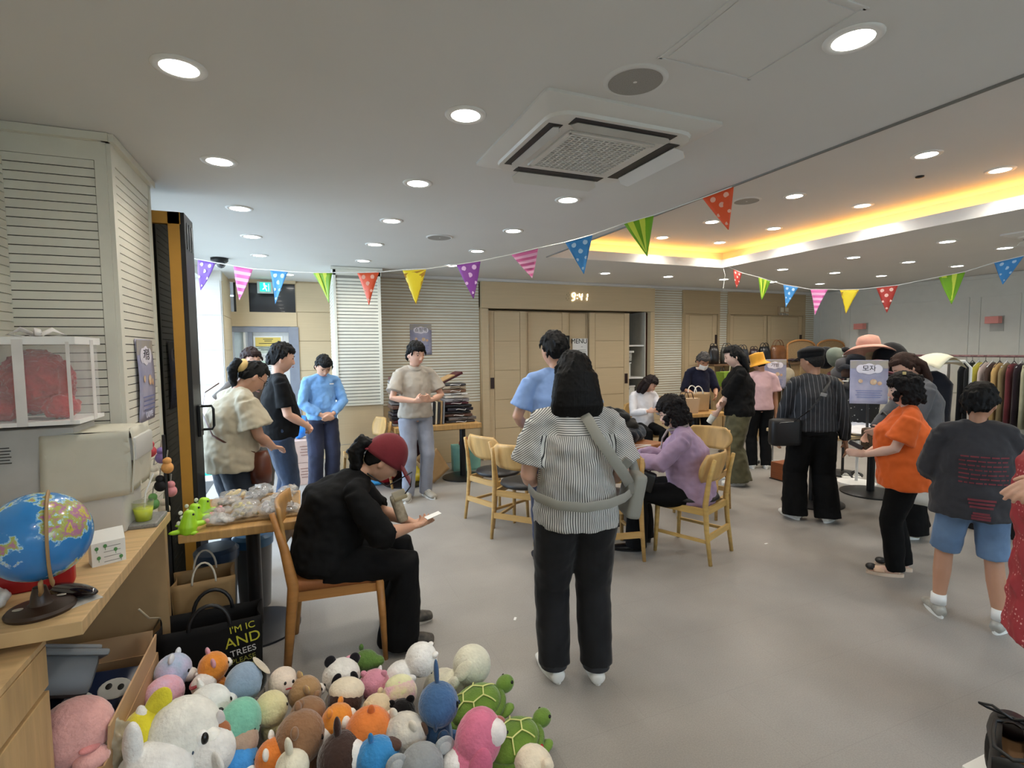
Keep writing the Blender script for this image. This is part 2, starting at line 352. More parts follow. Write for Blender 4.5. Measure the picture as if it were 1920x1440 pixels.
d6 = leaf('door_6', 6.09, 6.8, YB-.0, parts=5, handle=.34, hz=1.75); B().ell((-.3,-.05,1.02),.03).cyl((-.3,-.05,1.02),(-.3,0,1.02),.012).build('knob', mat('#b58a3e', .25, me=1), d6, smooth=True)
leaf('door_7', 7.08, 8.0, YB-.0); leaf('door_8', 7.98, 8.88, YB-.0, handle=.42, hz=1.75)
# cupboard interior seen through the open closet
cb = thing('closet_shelving', 'white closet shelving standing in the open doorway beside the sliding doors', 'shelf', (5.1,YB+.3,0))
b = B(); b.box((0,.32,1.1),(.56,.02,2.2)).box((.19,0,1.1),(.02,.6,2.2)); 
b.build('carcass', mat('#b9b5a8', .6), cb)
for z in (.3,.7,1.12,1.65): box('shelf', (-.03,0,z), (.42,.56,.025), M_white, cb)
box('dark_red_post', (.275,-.22,1.09), (.12,.1,2.18), mat('#4a2012', .4), cb)
for (z, w, h2, dsc, nm) in ((.315,.26,.2,'lowest white plastic bin on the closet shelving','bin'),(.72,.3,.27,'large square white bin on the second closet shelf','bin'),(1.135,.16,.24,'tall narrow white bin on the third closet shelf','bin')):
    t = thing('storage_bin', dsc, 'bin', (4.99 if w>.2 else 4.98,YB+.2,z))
    B().prism([(-w/2,-.12,0),(w/2,-.12,0),(w/2,.12,0),(-w/2,.12,0)],(0,0,h2)).build('tub', mat('#d9d8d0', .4), t); box('rim', (0,0,h2-.01), (w+.02,.26,.02), M_white, t); box('handle_slot', (0,-.125,h2-.05), (.09,.006,.02), mat('#55534c'), t)
t = thing('wire_basket', 'white woven basket with rim above the narrow bin in the closet', 'basket', (4.99,YB+.2,1.4)); box('basket_body', (0,0,.07), (.2,.22,.14), mat('#c9c8c0', .5, h2='#8e8c84', sc=60), t); box('rim', (0,0,.15), (.26,.26,.03), M_white, t)
# right wall with framed mouldings
wrt = struct(box('wall_right', (9.26,1.8,1.31), (.12,12,2.62), M_wallr))
f = B()
for a, b2 in ((6.63,7.03),(4.65,6.45),(4.05,4.51),(1.9,3.9),(-.5,1.7)):
    for (yy, zz, dy, dz) in (((a+b2)/2,2.31,b2-a,.02),((a+b2)/2,.9,b2-a,.02),(a,1.6,.02,1.42),(b2,1.6,.02,1.42)): f.box((9.195,yy,zz),(.016,dy,dz))
f.box((9.19,1.8,2.59),(.03,12,.05)); f.build('moulding', M_wallr, wrt)
struct(box('wall_behind', (3.5,-4.3,1.31), (13,.2,2.62), M_cream))
b = B(); b.box((-1.15,5.6,-.005),(.2,3.5,.02)); struct(b.build('trim_3', mat('#3a3a3c', .4, me=.5)))
b = B(); b.box((-1.2,5.5,2.57),(.24,3.9,.1)); struct(b.build('trim_4', M_ceil))
gr = struct(box('ground_outside', (-6,6,-.12), (9.3,16,.1), mat('#a8a59c', .9)))
# pink square wall lamps
for y, z in ((6.2,1.95),(4.3,1.96),(2.4,1.96)):
    t = thing('wall_lamp', 'pink box wall lamp on the grey wall '+{6.2:'nearer the room corner',4.3:'above the rack of jackets',2.4:'at the near end'}[y], 'wall lamp', (9.2,y,z), group='pink wall lamps')
    B().box((-.1,0,0),(.1,.16,.1),bev=.006).build('shade', mat('#d98d84', .5), t); box('arm', (-.03,0,0), (.06,.04,.04), mat('#a06058'), t); box('wall_plate', (-.005,0,-.05), (.012,.16,.22), mat('#b4b4ac', .6), t)
# ------------------------------------------------------------------ ceiling fittings
def downlight_proto(z=H):
    t = thing('downlight', 'x', 'ceiling light', (0,0,z))
    B().lathe([(.062,-.001),(.062,-.006),(.085,-.006),(.089,-.001),(.089,.0)], n=28).build('trim_ring', M_white, t, smooth=True)
    B().cyl((0,0,-.004),(0,0,-.001),.063,n=28).build('diffuser', mat('#fffaf0', .5, var=0, emit=14), t)
    return t
dp = downlight_proto(); first = [True]
def put_light(x, y, z, label, grp, warm=(1,.93,.82)):
    t = dp if first[0] else copy_tree(dp); first[0] = False
    t.location = (x,y,z); t['label'] = label; t['group'] = grp
    L = light('lamp_or_fill_light', 'SPOT', (x,y,z-.02), LAMP_W*(1.35 if x > 5 else 1.0 if x > -.2 else .8), warm, spot_size=radians(150), spot_blend=1, shadow_soft_size=.06)
ordn = ['nearest','second nearest','third nearest','fourth nearest','fifth nearest','farthest']
for ci, (x, ys, nm) in enumerate(((-.36,[2.2,3.18,4.16,5.13,6.1],'leftmost'),(.69,[2.2,3.18,4.16,5.13,6.1],'middle'),(1.71,[1.22,3.18,4.16,5.13,6.1],'AC unit'))):
    for k, y in enumerate(ys): put_light(x, y, H, f'round white downlight, {ordn[k] if k<4 else "farthest"} in the {nm} row of the lower ceiling', f'downlights in the {nm} row of the lower ceiling')
put_light(-.11, 7.5, H, 'round downlight just before the entrance recess behind the blue flag', 'downlights by the entrance')
for ci, x in enumerate((3.9,4.75)):
    for k, y in enumerate((2.25,3.25,4.2,4.98)): put_light(x, y, HT, f'round downlight in the raised ceiling, {ordn[k] if k<3 else "farthest"} of the row {["left","along the trough"][ci]}', 'downlights in the raised ceiling')
rown = {3.83:'just past the raised ceiling', 4.87:'before the corner of the raised ceiling'}
for x in (3.83,4.87): put_light(x, 6.08, H, 'round downlight in front of the back wall, '+rown[x], 'downlights before the back wall')
for ci, (x, nm) in enumerate(((5.87,'next to the raised ceiling'),(6.85,'between the other two rows'),(7.82,'nearest the grey wall'))):
    for k, y in enumerate((3.17,4.1,5.04,6.06) if ci < 2 else (4.1,5.04,6.0)): put_light(x, y, H, f'round downlight over the clothes, {ordn[k] if y<6 else "farthest"} in the row {nm}', f'downlights over the clothes area, row {nm}')
for x, y in ((.69,.2),(-.36,.2),(.69,-1.6),(3.9,.3),(5.9,1.2),(3.9,-1.6),(7.8,1.2),(7.8,3.1),(6.5,-1.6),(-.36,-1.6)): light('lamp_or_fill_light', 'SPOT', (x,y,H-.03), LAMP_W, (1,.93,.82), spot_size=radians(150), spot_blend=1, shadow_soft_size=.06)  # extra off-screen spots without fixtures, added to brighten the room
def speaker(x, y, z, lab, r=.115):
    t = thing('ceiling_speaker', lab, 'ceiling speaker', (x,y,z), group='round ceiling speakers')
    B().lathe([(r-.014,0),(r-.014,-.008),(r,-.007),(r+.006,0)],n=40,caps=False).build('rim', M_ceil, t, smooth=True)
    B().cyl((0,0,-.0065),(0,0,-.001),r-.013,n=40).build('grille', mat('#a5a29c', .8, h2='#8f8c86', sc=300), t); B().ell((0,0,-.004),(.014,.014,.003)).build('badge', M_white, t, smooth=True)
speaker(1.2,1.7,H,'round flush ceiling speaker beside the air conditioner'); speaker(1.19,4.62,H,'round ceiling speaker far down among the downlights of the lower ceiling'); speaker(3.63,3.5,HT,'round ceiling speaker up in the raised ceiling')
t = thing('smoke_detector', 'tiny dark round detector in the raised ceiling', 'detector', (4.35,2.55,HT)); B().lathe([(.028,0),(.026,-.01),(.0,-.014)],n=16).build('sensor', M_black, t, smooth=True); 
t = thing('security_camera', 'small black dome camera on the ceiling above the purple flag', 'camera', (-.77,6.42,H)); B().lathe([(.085,0),(.085,-.03),(.07,-.045),(.0,-.045)],n=24).build('base', M_black, t, smooth=True); B().ell((.01,-.01,-.06),.05).build('dome', mat('#3a3b3f', .1, coat=1), t, smooth=True)
# ceiling access hatch: shallow frame
b = B(); cx, cy, hx, hy = 1.39, 1.32, .2, .22
for dx, dy, sx, sy in ((0,-hy,.42,.012),(0,hy,.42,.012),(-hx,0,.012,.44),(hx,0,.012,.44)): b.box((cx+dx,cy+dy,H-.001),(sx,sy,.006))
b.box((cx,cy,H-.001),(.36,.4,.004)); tag(b.build('ceiling_hatch', M_ceil), 'flat square access hatch in the ceiling between speaker and downlight', 'hatch')
# cassette air conditioner
def ac(loc, lab):
    t = thing('air_conditioner', lab, 'air conditioner', loc)
    s = .44; wm = mat('#d8d6d0', .4, var=.01)
    def sq(h, r, z): 
        pts = []
        for q in range(4):
            a0 = q*pi/2
            for k in range(5): a = a0+k*pi/8; pts.append((( h-r)*(1 if cos(a0+pi/4)>0 else -1)+r*cos(a), (h-r)*(1 if sin(a0+pi/4)>0 else -1)+r*sin(a), z))
        return pts
    b = B(); lv = [sq(s,.02,0), sq(s,.02,-.012), sq(s*.97,.04,-.02), sq(s*.84,.1,-.034), sq(s*.83,.1,-.048)]
    rings = [[b.bm.verts.new(p) for p in l] for l in lv]
    for A, Q in zip(rings, rings[1:]):
        for j in range(20): b.bm.faces.new((A[j],A[(j+1)%20],Q[(j+1)%20],Q[j]))
    b.bm.faces.new(rings[-1]); b.build('panel', wm, t, ang=40)
    box('intake', (0,0,-.0495), (.42,.42,.003), mat('#2b2a28', .8), t)
    g = B()
    for i in range(15): g.box((-.203+i*.029,0,-.054),(.008,.41,.010))
    for i in range(19): g.box((0,-.203+i*.0226,-.055),(.41,.006,.010))
    for sx in (-1,1): g.box((sx*.217,0,-.052),(.024,.45,.012),bev=.004); g.box((0,sx*.217,-.052),(.45,.024,.012),bev=.004)
    g.build('grille', wm, t)
    for k in range(4):
        M = RZ(k*pi/2); q = B(); q.box(M @ V((0,.310,-.0485)),(.52,.066,.004) if k%2==0 else (.066,.52,.004)); q.build('outlet', M_black, t)
        if k in (0,3): R, hw = M @ Matrix.Translation((0,.362,-.075)) @ E(radians(-32),0,0), .036
        else: R, hw = M @ Matrix.Translation((0,.298,-.062)) @ E(radians(30),0,0), .017
        f = B(); pts = [R @ V(p) for p in ((-.26,0,0),(-.235,-hw,0),(.235,-hw,0),(.26,0,0),(.235,hw,0),(-.235,hw,0))]
        f.prism(pts, (R.to_3x3() @ V((0,0,.005)))); f.build('flap', wm if k in (0,3) else mat('#b9b8b2', .3, me=.3), t)
    return t
ac((1.35,2.3,H), 'white ceiling cassette air conditioner with square grille and drooping flaps'); ac((6.42,2.38,H), 'white ceiling air conditioner cut by the picture edge above the clothes')
# emergency lamp on the back wall
t = thing('emergency_light', 'small twin-lamp emergency light on the lintel over the far double door', 'emergency light', (8.33,YB-.05,2.27))
B().box((0,0,0),(.24,.05,.16),bev=.01).build('housing', mat('#a99272', .4), t); 
for sx in (-.06,.06): B().box((sx,-.03,.02),(.07,.02,.08),bev=.008).build('lamp_head', mat('#d5cab0', .3), t)
b = B()
for i in range(3): b.box((-.06+.06*i,-.028,-.06),(.04,.006,.022))
b.box((0,-.026,-.06),(.22,.004,.036)); b.build('label_strip', mat('#e4ded0', h2='#2a2a2a', sc=30), t)
# digital clock 9:41
ck = thing('wall_clock', 'white digital clock with lit figures above the sliding doors', 'clock', (3.97,YB-.085,2.405))
SEG = {'a':(0,.5,1),'b':(.5,.25,0),'c':(.5,-.25,0),'d':(0,-.5,1),'e':(-.5,-.25,0),'f':(-.5,.25,0),'g':(0,0,1)}
lit = mat('#fff3d0', .4, var=0, emit=2.6); ghost = mat('#a89878', .5)
on, off = B(), B()
for x0, segs in ((-.165,''),(-.07,'abcdfg'),(.055,'bcfg'),(.15,'bc')):
    for k, (sx, sz, hz) in SEG.items():
        b = on if k in segs else off; xx = x0+sx*.048+sz*.02; d = (.034,.01,.014) if hz else (.014,.01,.044)
        if k not in segs: d = tuple(q_*.6 for q_ in d)
        b.box((xx,0,sz*.11 if hz else sz*.11), d, bev=.003)
    if segs: on.build('lit_figure', lit, ck)
    else: on.bm.free()
    on = B()
for z in (.025,-.025): on.box((-.003,0,z),(.014,.01,.014))
off.build('unlit_figure_pattern', ghost, ck); on.build('colon_dots', lit, ck)
# posters -------------------------------------------------------------
def poster(name, lab, loc, rz, w, h, word, tilt=0, cat='poster', tail=False, parent=None, sway=0):
    t = thing(name, lab, cat, loc, rot=(tilt,0,rz), rz=rz)
    b = B(); b.grid(lambda u, v: ((u-.5)*w, -.012*sin(pi*v)*sway, (v-.5)*h), 4, 10, .001); b.build('sheet', mat('#8e90ad', .5, var=.15, sc=7, h2='#b3b0c4'), t, smooth=True)
    box('upper_band', (0,-.003-.004*sway,h*.40), (w*.99,.001,h*.18), mat('#a9a08c', .6, h2='#9b98a0'), t)
    b = B()
    for q, (cx, r) in enumerate(((-.16,.13),(0,.17),(.17,.13),(.08,.13),(-.08,.14))): b.cyl((cx*w*1.3,-.004-.006*sway,h*.3),(cx*w*1.3,-.0048-.0003*q-.006*sway,h*.3),r*w,n=24)
    b.build('cloud_shape', mat('#e3dfea', .6, var=.02), t)
    text('lettering', word, h*.15, mat('#15151d', .6, var=0), t, Matrix.Translation((0,-.0072-.006*sway,h*.305)) @ E(pi/2,0,0))
    b = B()
    for i, (x, z, r) in enumerate(((-.22,.02,.06),(.12,.0,.09),(.28,-.03,.06))): b.cyl((x*w,-.004-.011*sway,z*h),(x*w,-.005-.011*sway,z*h),r*w,n=14)
    b.build('picture', mat('#c98f6f', .6, h2='#d8c9a8', sc=30), t)
    b = B(); 
    for i in range(4): b.box((0,-.004-.011*sway,(-.2-.05*i)*h),(w*(.7-.08*(i%2)),.001,h*.012))
    b.build('small_print', mat('#6d76a8', .6), t)
    return t
poster('poster', 'lilac shopping-bag poster taped on the far louvred wall behind the polo-shirt man', (1.55,YB-.014,1.76), 0, .3, .42, '쇼핑백')
pk = poster('poster', 'narrow-looking lilac key-ring poster hanging on the near louvred pillar', (-.785,3.36,1.47), pi/2, .31, .44, '키링', sway=1)
text('bottom_lettering', 'ouve', .07, mat('#cfcde0', .6, var=0), pk, Matrix.Translation((0,-.012,-.18)) @ E(pi/2,0,0))
mn = thing('menu_board', 'white MENU sheet on the sliding doors', 'menu', (4.08,YB+.03,1.56))
box('sheet', (0,-.0,0), (.27,.004,.42), M_white, mn); text('lettering', 'MENU', .105, M_black, mn, Matrix.Translation((-.02,-.004,.165)) @ E(pi/2,0,0), ext=.001)
b = B()
for i, (z, w0) in enumerate(((.08,.03),(.03,.14),(.0,.15),(-.06,.03),(-.1,.13))): b.box((.03,-.004,z),(w0,.002,.006))
b.build('small_print', mat('#6a6a66'), mn)
t = thing('wall_frame', 'dark framed picture on the sliding door behind the blue-shirt man', 'picture', (3.72,YB+.0,1.56)); b = B(); b.box((0,0,.24),(.3,.015,.03)).box((0,0,-.24),(.3,.015,.03)).box((-.14,0,0),(.03,.015,.5)).box((.14,0,0),(.03,.015,.5)); b.build('frame', mat('#33322e', .4), t); box('sheet', (0,.0,0), (.26,.006,.46), mat('#9aa39a', .4, h2='#c9cdbf'), t)
# black folding doors folded open beside the near pillar
fd = thing('folding_door', 'black glazed folding door stack with gold edge, folded open', 'door', (-1.05,3.7,0))
gold = mat('#b48432', .5, me=.15, var=.05)
for k in range(4):
    y = .015+k*.07; m_ = gold if k == 0 else M_black
    b = B(); b.box((0,y,2.42),(.82,.05,.07)).box((0,y,.06),(.82,.05,.1)).box((-.385,y,1.23),(.05,.05,2.45)).box((.375,y,1.23),(.06,.05,2.45)).build('panel_frame', m_, fd)
    box('glass', (0,y,1.23), (.72,.012,2.3), mat('#0c0d0c', .06, var=0, coat=.6), fd)
b = B(); b.box((.415,.13,1.23),(.03,.27,2.45)); b.build('edge_seal', mat('#101012', .5), fd)
b = B()
for k in range(3): b.box((.433,.06+k*.07,2.33),(.004,.01,.16))
b.build('guide_slots', mat('#8a8a8c', .3, me=.8), fd)
b = B(); b.box((.44,.13,1.18),(.02,.09,.2),bev=.004).tube([(.445,.14,1.27),(.505,.14,1.27),(.515,.14,1.25),(.515,.14,1.14),(.505,.14,1.12),(.445,.14,1.12)],.008); b.build('handle', mat('#0d0d0e', .3), fd)
# bunting -------------------------------------------------------------
def flag_mats():
    D = {}
    D['purple'] = ('#8a5fc0','#d9c6ee','dots'); D['pink'] = ('#e86fb4','#f7b8dc','hs'); D['blue'] = ('#3f8fd0','#bcdcf4','dots'); D['green'] = ('#7cb518','#d6e64a','vs')
    D['orange'] = ('#ee5a2a','#f9b9a0','dots'); D['yellow'] = ('#f6dc2a','#b8881c','ds'); D['plum'] = ('#8a3f9c','#e3b9e2','dots'); D['red'] = ('#b5372c','#f2c4b8','dots'); D['rose'] = ('#f07ab0','#f8b6d4','hs')
    return D
FM = flag_mats()
def flag(parent_line, P, kind, lab, grp, seed):
    a, b2, tip = map(V, P); base, sec, pat = FM[kind]; o = (a+b2)/2
    t = thing('bunting_flag', lab, 'bunting flag', o, group=grp)
    ux = (b2-a); w = ux.length; ux.normalize(); dn = tip-o; h = dn.length; dn.normalize(); nrm = ux.cross(dn).normalized()
    def P3(s, q, off=0): # s across -.5..5 , q down 0..1
        bow = .012*sin(pi*q)*sin(s*3+seed)
        return ux*(s*w*(1-q)) + dn*(q*h) + nrm*(bow+off)
    g = B(); nu, nv = 6, 10
    g.grid(lambda u, v: P3(u-.5, min(v,.985)), nu, nv, .0012); g.build('cloth', mat(base, .55, var=.04, trans=0), t, smooth=True)
    s = B(); e = .0022
    for off in (e,-e-.0006):
        if pat == 'dots':
            for (cx, q, r) in ((-.24,.13,.075),(.24,.13,.075),(0,.33,.075),(-.36,.55,.05),(.36,.55,.05),(0,.82,.045)):
                c0 = P3(cx, q, off); n = 14; vs = [s.bm.verts.new(c0+ux*cos(2*pi*k/n)*r*h*.9+dn*sin(2*pi*k/n)*r*h*.9) for k in range(n)]; s.bm.faces.new(vs)
        else:
            for k in range(5):
                if pat == 'hs': q0, q1 = .12+k*.2, .22+k*.2; pts = [(-.5,q0),(.5,q0),(.5,min(q1,.99)),(-.5,min(q1,.99))]
                elif pat == 'vs': 
                    if k > 1: continue
                    x0 = -.3+.4*k; pts = [(x0-.09,0),(x0+.11,0),(x0*.4+.09,.86),(x0*.4-.07,.86)]
                else: q0 = -.02+k*.26; pts = [(-.5,min(.98,max(0,q0+.12))),(.5,max(0,q0-.2)),(.5,max(.001,min(.98,q0-.07))),(-.5,min(.985,q0+.25))]
                s.bm.faces.new([s.bm.verts.new(P3(x,q,off)) for x, q in pts])
    s.build('dot_pattern' if pat == 'dots' else 'stripe_pattern', mat(sec, .6, var=.03), t)
    return t
F1 = [((-.754,4.992,2.376),(-.615,4.888,2.341),(-.745,4.985,2.123),'purple'),((-.474,4.784,2.307),(-.328,4.675,2.273),(-.441,4.759,2.032),'pink'),((-.197,4.577,2.257),(-.067,4.481,2.237),(-.171,4.558,1.988),'blue'),((.113,4.347,2.218),(.248,4.247,2.211),(.218,4.269,1.981),'green'),((.419,4.119,2.201),(.566,4.01,2.197),(.492,4.065,1.955),'orange'),((.719,3.896,2.203),(.869,3.785,2.202),(.8,3.836,1.951),'yellow'),((1.058,3.644,2.221),(1.203,3.537,2.239),(1.158,3.57,1.975),'plum'),((1.384,3.402,2.271),(1.536,3.289,2.304),(1.502,3.314,2.103),'rose'),((1.687,3.177,2.332),(1.834,3.068,2.371),(1.788,3.102,2.113),'blue'),((1.998,2.945,2.43),(2.15,2.833,2.471),(2.119,2.855,2.208),'green'),((2.387,2.656,2.556),(2.534,2.547,2.612),(2.513,2.562,2.347),'orange')]
F2 = [((5.039,5.047,2.581),(5.062,4.932,2.52),(5.049,4.999,2.339),'red'),((5.105,4.72,2.443),(5.136,4.57,2.381),(5.115,4.675,2.167),'green'),((5.166,4.42,2.322),(5.2,4.252,2.274),(5.173,4.389,2.058),'blue'),((5.227,4.12,2.237),(5.263,3.946,2.219),(5.238,4.068,1.954),'pink'),((5.287,3.825,2.202),(5.323,3.646,2.189),(5.3,3.762,1.947),'yellow'),((5.354,3.495,2.19),(5.391,3.313,2.196),(5.374,3.396,1.935),'red'),((5.454,3.002,2.236),(5.492,2.815,2.26),(5.475,2.901,1.98),'green'),((5.53,2.628,2.312),(5.567,2.447,2.343),(5.542,2.567,2.12),'blue')]
LB1 = ['purple dotted pennant nearest the folding door','pink striped pennant between the purple and blue ones by the entrance','blue dotted pennant in front of the entrance','green and yellow striped pennant before the far louvred pillar','orange dotted pennant at the lowest dip of the left string','yellow and brown diagonally striped pennant over the polo-shirt man','deep purple dotted pennant right of the yellow one','pink striped pennant left of the clock','blue dotted pennant between a pink and a green one above the clock','green striped pennant at the raised ceiling edge','large orange dotted pennant ending the left string']
LB2 = ['dark red dotted pennant hanging from the raised ceiling corner','thin green striped pennant beside the dark red one','blue dotted pennant over the far emergency light','pink striped pennant on the right string','yellow diagonally striped pennant on the right string','red dotted pennant in front of the grey wall','green striped pennant in front of the grey wall','blue dotted pennant cut by the picture edge']
LINE = {'purple':1}
for F, LB, g, nm in ((F1,LB1,'pennants on the left string','white cord of the left bunting strung from folding door to raised ceiling'),(F2,LB2,'pennants on the right string','white cord of the right bunting strung from the raised ceiling corner')):
    pts = []
    for a, b2, tip, k in F: pts += [a, b2]
    if F is F1: pts = [(-1.0,5.17,2.45)]+pts+[(2.56,2.53,2.63)]
    else: pts = [(5.01,5.19,2.66)]+pts+[(5.72,1.7,2.5)]
    ln = B().tube([V(p)+V((0,0,.003)) for p in pts], .004, n=6).build('long_string', M_white); tag(ln, nm, 'cord')
    for i, (a, b2, tip, k) in enumerate(F): flag(None, (a,b2,tip), k, LB[i], g, i)
B().tube([(5.0,5.18,2.63),(5.01,5.15,2.52),(4.99,5.16,2.36)], .003, n=6).build('loose_cord_end', M_white, bpy.data.objects['long_string.001'])
# ------------------------------------------------------------------ people
SKIN = dict(light='#d3a58d', tan='#b5866a', pale='#dfb9a6', warm='#c4957a')
def skin(k): return mat(SKIN[k], .5, var=.03, sc=12, sss=.12, bump=.0004, bs=90)
def hairm(h='#0d0b0b'): return mat(h if h != '#0d0b0b' else '#070606', .62, var=.3, sc=3, st=(14,14,1.2), bump=.0025, bs=9)
def ik(a, c, l1, l2, pole):
    a, c = V(a), V(c); d = c-a; L = min(d.length, (l1+l2)*.999); u = d.normalized()
    x = (l1*l1-l2*l2+L*L)/(2*L); h = sqrt(max(0, l1*l1-x*x)); p = V(pole); p = (p-u*p.dot(u)).normalized()
    return a+u*x+p*h
def hand(b, w, d, nr, side, s=1, curl=.5, spread=.0, pts=None):
    d = V(d).normalized(); nr = V(nr); nr = (nr-d*nr.dot(d)).normalized(); l = d.cross(nr)*side
    b.tube([w-d*.02*s, w+d*.012*s, w+d*.045*s, w+d*.082*s], [(.024*s,.019*s),(.028*s,.018*s),(.038*s,.016*s),(.039*s,.0125*s)], lat=l, n=12)
    for i, (o, L) in enumerate(((.029,.066),(.010,.076),(-.010,.071),(-.028,.056))):
        p = w+d*.08*s+l*o*s; a = curl*(.35+.12*i); dd = (d+l*spread*(1.5-i)*.2).normalized(); P = [p-d*.012*s, p]
        for k, f in enumerate((.45,.32,.25)):
            q = Matrix.Rotation(-a*(1.1 if k else .8), 3, dd.cross(nr)) if False else None
            dd = (dd*cos(a)+nr*sin(a)).normalized(); nr2 = nr; P.append(P[-1]+dd*L*f*s*1.15); nr = (nr-dd*nr.dot(dd)).normalized()
        b.tube(P, [.0092*s,.0092*s,.0088*s,.0084*s,.0078*s], n=8); nr = V(nr2)
        nr = (nr-d*nr.dot(d)).normalized()
    t0 = w+d*.022*s+l*.024*s; t1 = t0+(d*.62+l*.66+nr*.35).normalized()*.036*s; t2 = t1+(d*.85+l*.25+nr*.5).normalized()*.03*s
    b.tube([t0,t1,t2], [.0125*s,.0105*s,.008*s], n=8)
def headshape(b, c, R, s, jaw=1.0):
    n, m = 40, 28
    def P(u, v):
        th = v*pi; ph = u*2*pi; d = V((sin(th)*sin(ph), sin(th)*cos(ph), cos(th)))
        x, y, z = .0745*d.x, .094*d.y, .116*d.z
        lo = max(0, -d.z)
        if d.y > -.1: x *= 1-.30*lo**1.3*jaw; 
        if d.y < 0: y *= 1-.28*lo; x *= 1-.12*lo
        if d.y > 0:
            y *= 1-.10*lo
            for sx in (-1,1): y -= .0075*exp(-((x-sx*.031)**2/.00022+(z-.006)**2/.00022))
            y += .007*exp(-(x**2/.0012+(z+.098)**2/.0004)) + .004*exp(-(x**2/.0022+(z-.03)**2/.0002))
            y += .005*exp(-(x**2/.0005+(z+.062)**2/.0002))
            for sx in (-1,1): y += .004*exp(-((x-sx*.042)**2/.0004+(z+.03)**2/.0005))
        return c + R @ (V((x,y,z))*s)
    b.grid(lambda u, v: P(u, min(.999,max(.001,v))), n, m)
    bmesh.ops.remove_doubles(b.bm, verts=b.bm.verts[:], dist=1e-5)
    T = lambda x,y,z: c+R@(V((x,y,z))*s)
    b.tube([T(0,.086,.012),T(0,.093,-.010),T(0,.0975,-.028),T(0,.094,-.036)], [.006*s,.0085*s,.0115*s,.009*s], n=10)
    b.ell(T(0,.096,-.035), (.0165*s,.009*s,.008*s), R.to_4x4())
    for sx in (-1,1):
        b.ell(T(sx*.0765,-.008,-.008), (.0075*s,.019*s,.03*s), R.to_4x4() @ E(radians(-12),0,sx*.35), n=14)
def hairshape(b, c, R, s, style, seed=0):
    sty = dict(short=(.15,.50,-.50,-.05), boy=(.19,.42,-.42,-.02), bald=(.05,.75,-.35,0), bob=(.17,.5,-.9,-.75), long=(.14,.55,-.9,-.3), tied=(.09,.55,-.5,-.08), curly=(.30,.42,-.85,-.75))[style]
    thick, zf, zb, zs = sty
    def P(u, v):
        th = v*pi; ph = u*2*pi; d = V((sin(th)*sin(ph), sin(th)*cos(ph), cos(th)))
        az = abs(ph if ph < pi else 2*pi-ph)
        if az < .95: zl = zf+(.06*cos(az*3))
        elif az < 1.7: t = (az-.95)/.75; t = t*t*(3-2*t); zl = zf*(1-t)+zs*t
        else: t = min(1,(az-1.7)/.6); zl = zs*(1-t)+zb*t
        t = (d.z-zl)/.10; t = min(1,max(0,t+.5)); k = -.16+(thick+.16)*t
        w = 1+.02*noise.noise(d*3+V((seed,0,0)))+(.035*noise.noise(d*8+V((seed,1,0))) if style=='curly' else .012*noise.noise(V((d.x*14,d.y*14,d.z*3))))
        x, y, z = .0745*d.x, .094*d.y, .116*d.z
        lo = max(0,-d.z)
        if style in ('short','boy','tied','bald') and d.y < 0: y *= 1-.18*lo; x *= 1-.1*lo
        if d.z > 0: z *= 1.02
        return c+R@(V((x,y,z))*s*(1+k)*w)
    b.grid(lambda u, v: P(u, min(.999,max(.001,v))), 56, 40)
    bmesh.ops.remove_doubles(b.bm, verts=b.bm.verts[:], dist=1e-5)
def shoe(parent, p, hd, s, up, sole, name='shoe', kind='sneaker', pitch=0):
    """p = heel-ankle point on the ground plane (local), hd = toe direction angle (clockwise from +y)"""
    M = Matrix.Translation(p) @ RZ(-hd) @ E(-pitch,0,0); L = .27*s
    T = lambda x,y,z: M @ V((x*s,y*s,z*s))
    b = B()
    if kind == 'slide':
        b.grid(lambda u, v: T((u-.5)*.1*(1-.35*abs(v-.5)), .07+v*.09, .03+.045*sin(pi*u)**.6), 12, 5, .006*s)
    elif kind == 'flat':
        b.tube([T(0,-.06,.036),T(0,-.02,.04),T(0,.06,.03),T(0,.13,.026),T(0,.185,.02)], [(.040*s,.038*s),(.043*s,.038*s),(.045*s,.030*s),(.048*s,.026*s),(.036*s,.018*s)], lat=M.to_3x3()@V((1,0,0)), n=18)
    else:
        b.tube([T(0,-.06,.045),T(0,-.03,.052),T(0,.03,.052),T(0,.08,.04),T(0,.14,.034),T(0,.19,.028)], [(.036*s,.042*s),(.042*s,.048*s),(.043*s,.046*s),(.047*s,.038*s),(.051*s,.033*s),(.042*s,.024*s)], lat=M.to_3x3()@V((1,0,0)), n=18)
        b.tube([T(0,-.02,.07),T(0,-.01,.095)], [.036*s,.034*s], n=16)
    o = b.build(name, up, parent, remesh=.005 if kind != 'slide' else 0, sm=2, smooth=True)
    sb = B(); pts = []
    for k in range(20):
        a = k/20*2*pi; yy = .065+.138*cos(a); w = .036+.010*(yy/.2) if yy > 0 else .036
        pts.append(T(w*sin(a)*(1.05), yy, .0))
    th = .028 if kind != 'flat' else .014
    sb.prism(pts, M.to_3x3()@V((0,0,th*s))); q = sb.build('sole', sole, o, ang=50)
    if kind == 'sneaker':
        lb = B()
        for k in range(4): y = .045+k*.022; lb.tube([T(-.018,y,.088-k*.007),T(0,y+.004,.095-k*.009),T(.018,y,.088-k*.007)], .003*s, n=6)
        lb.build('laces', sole, o)
    return o
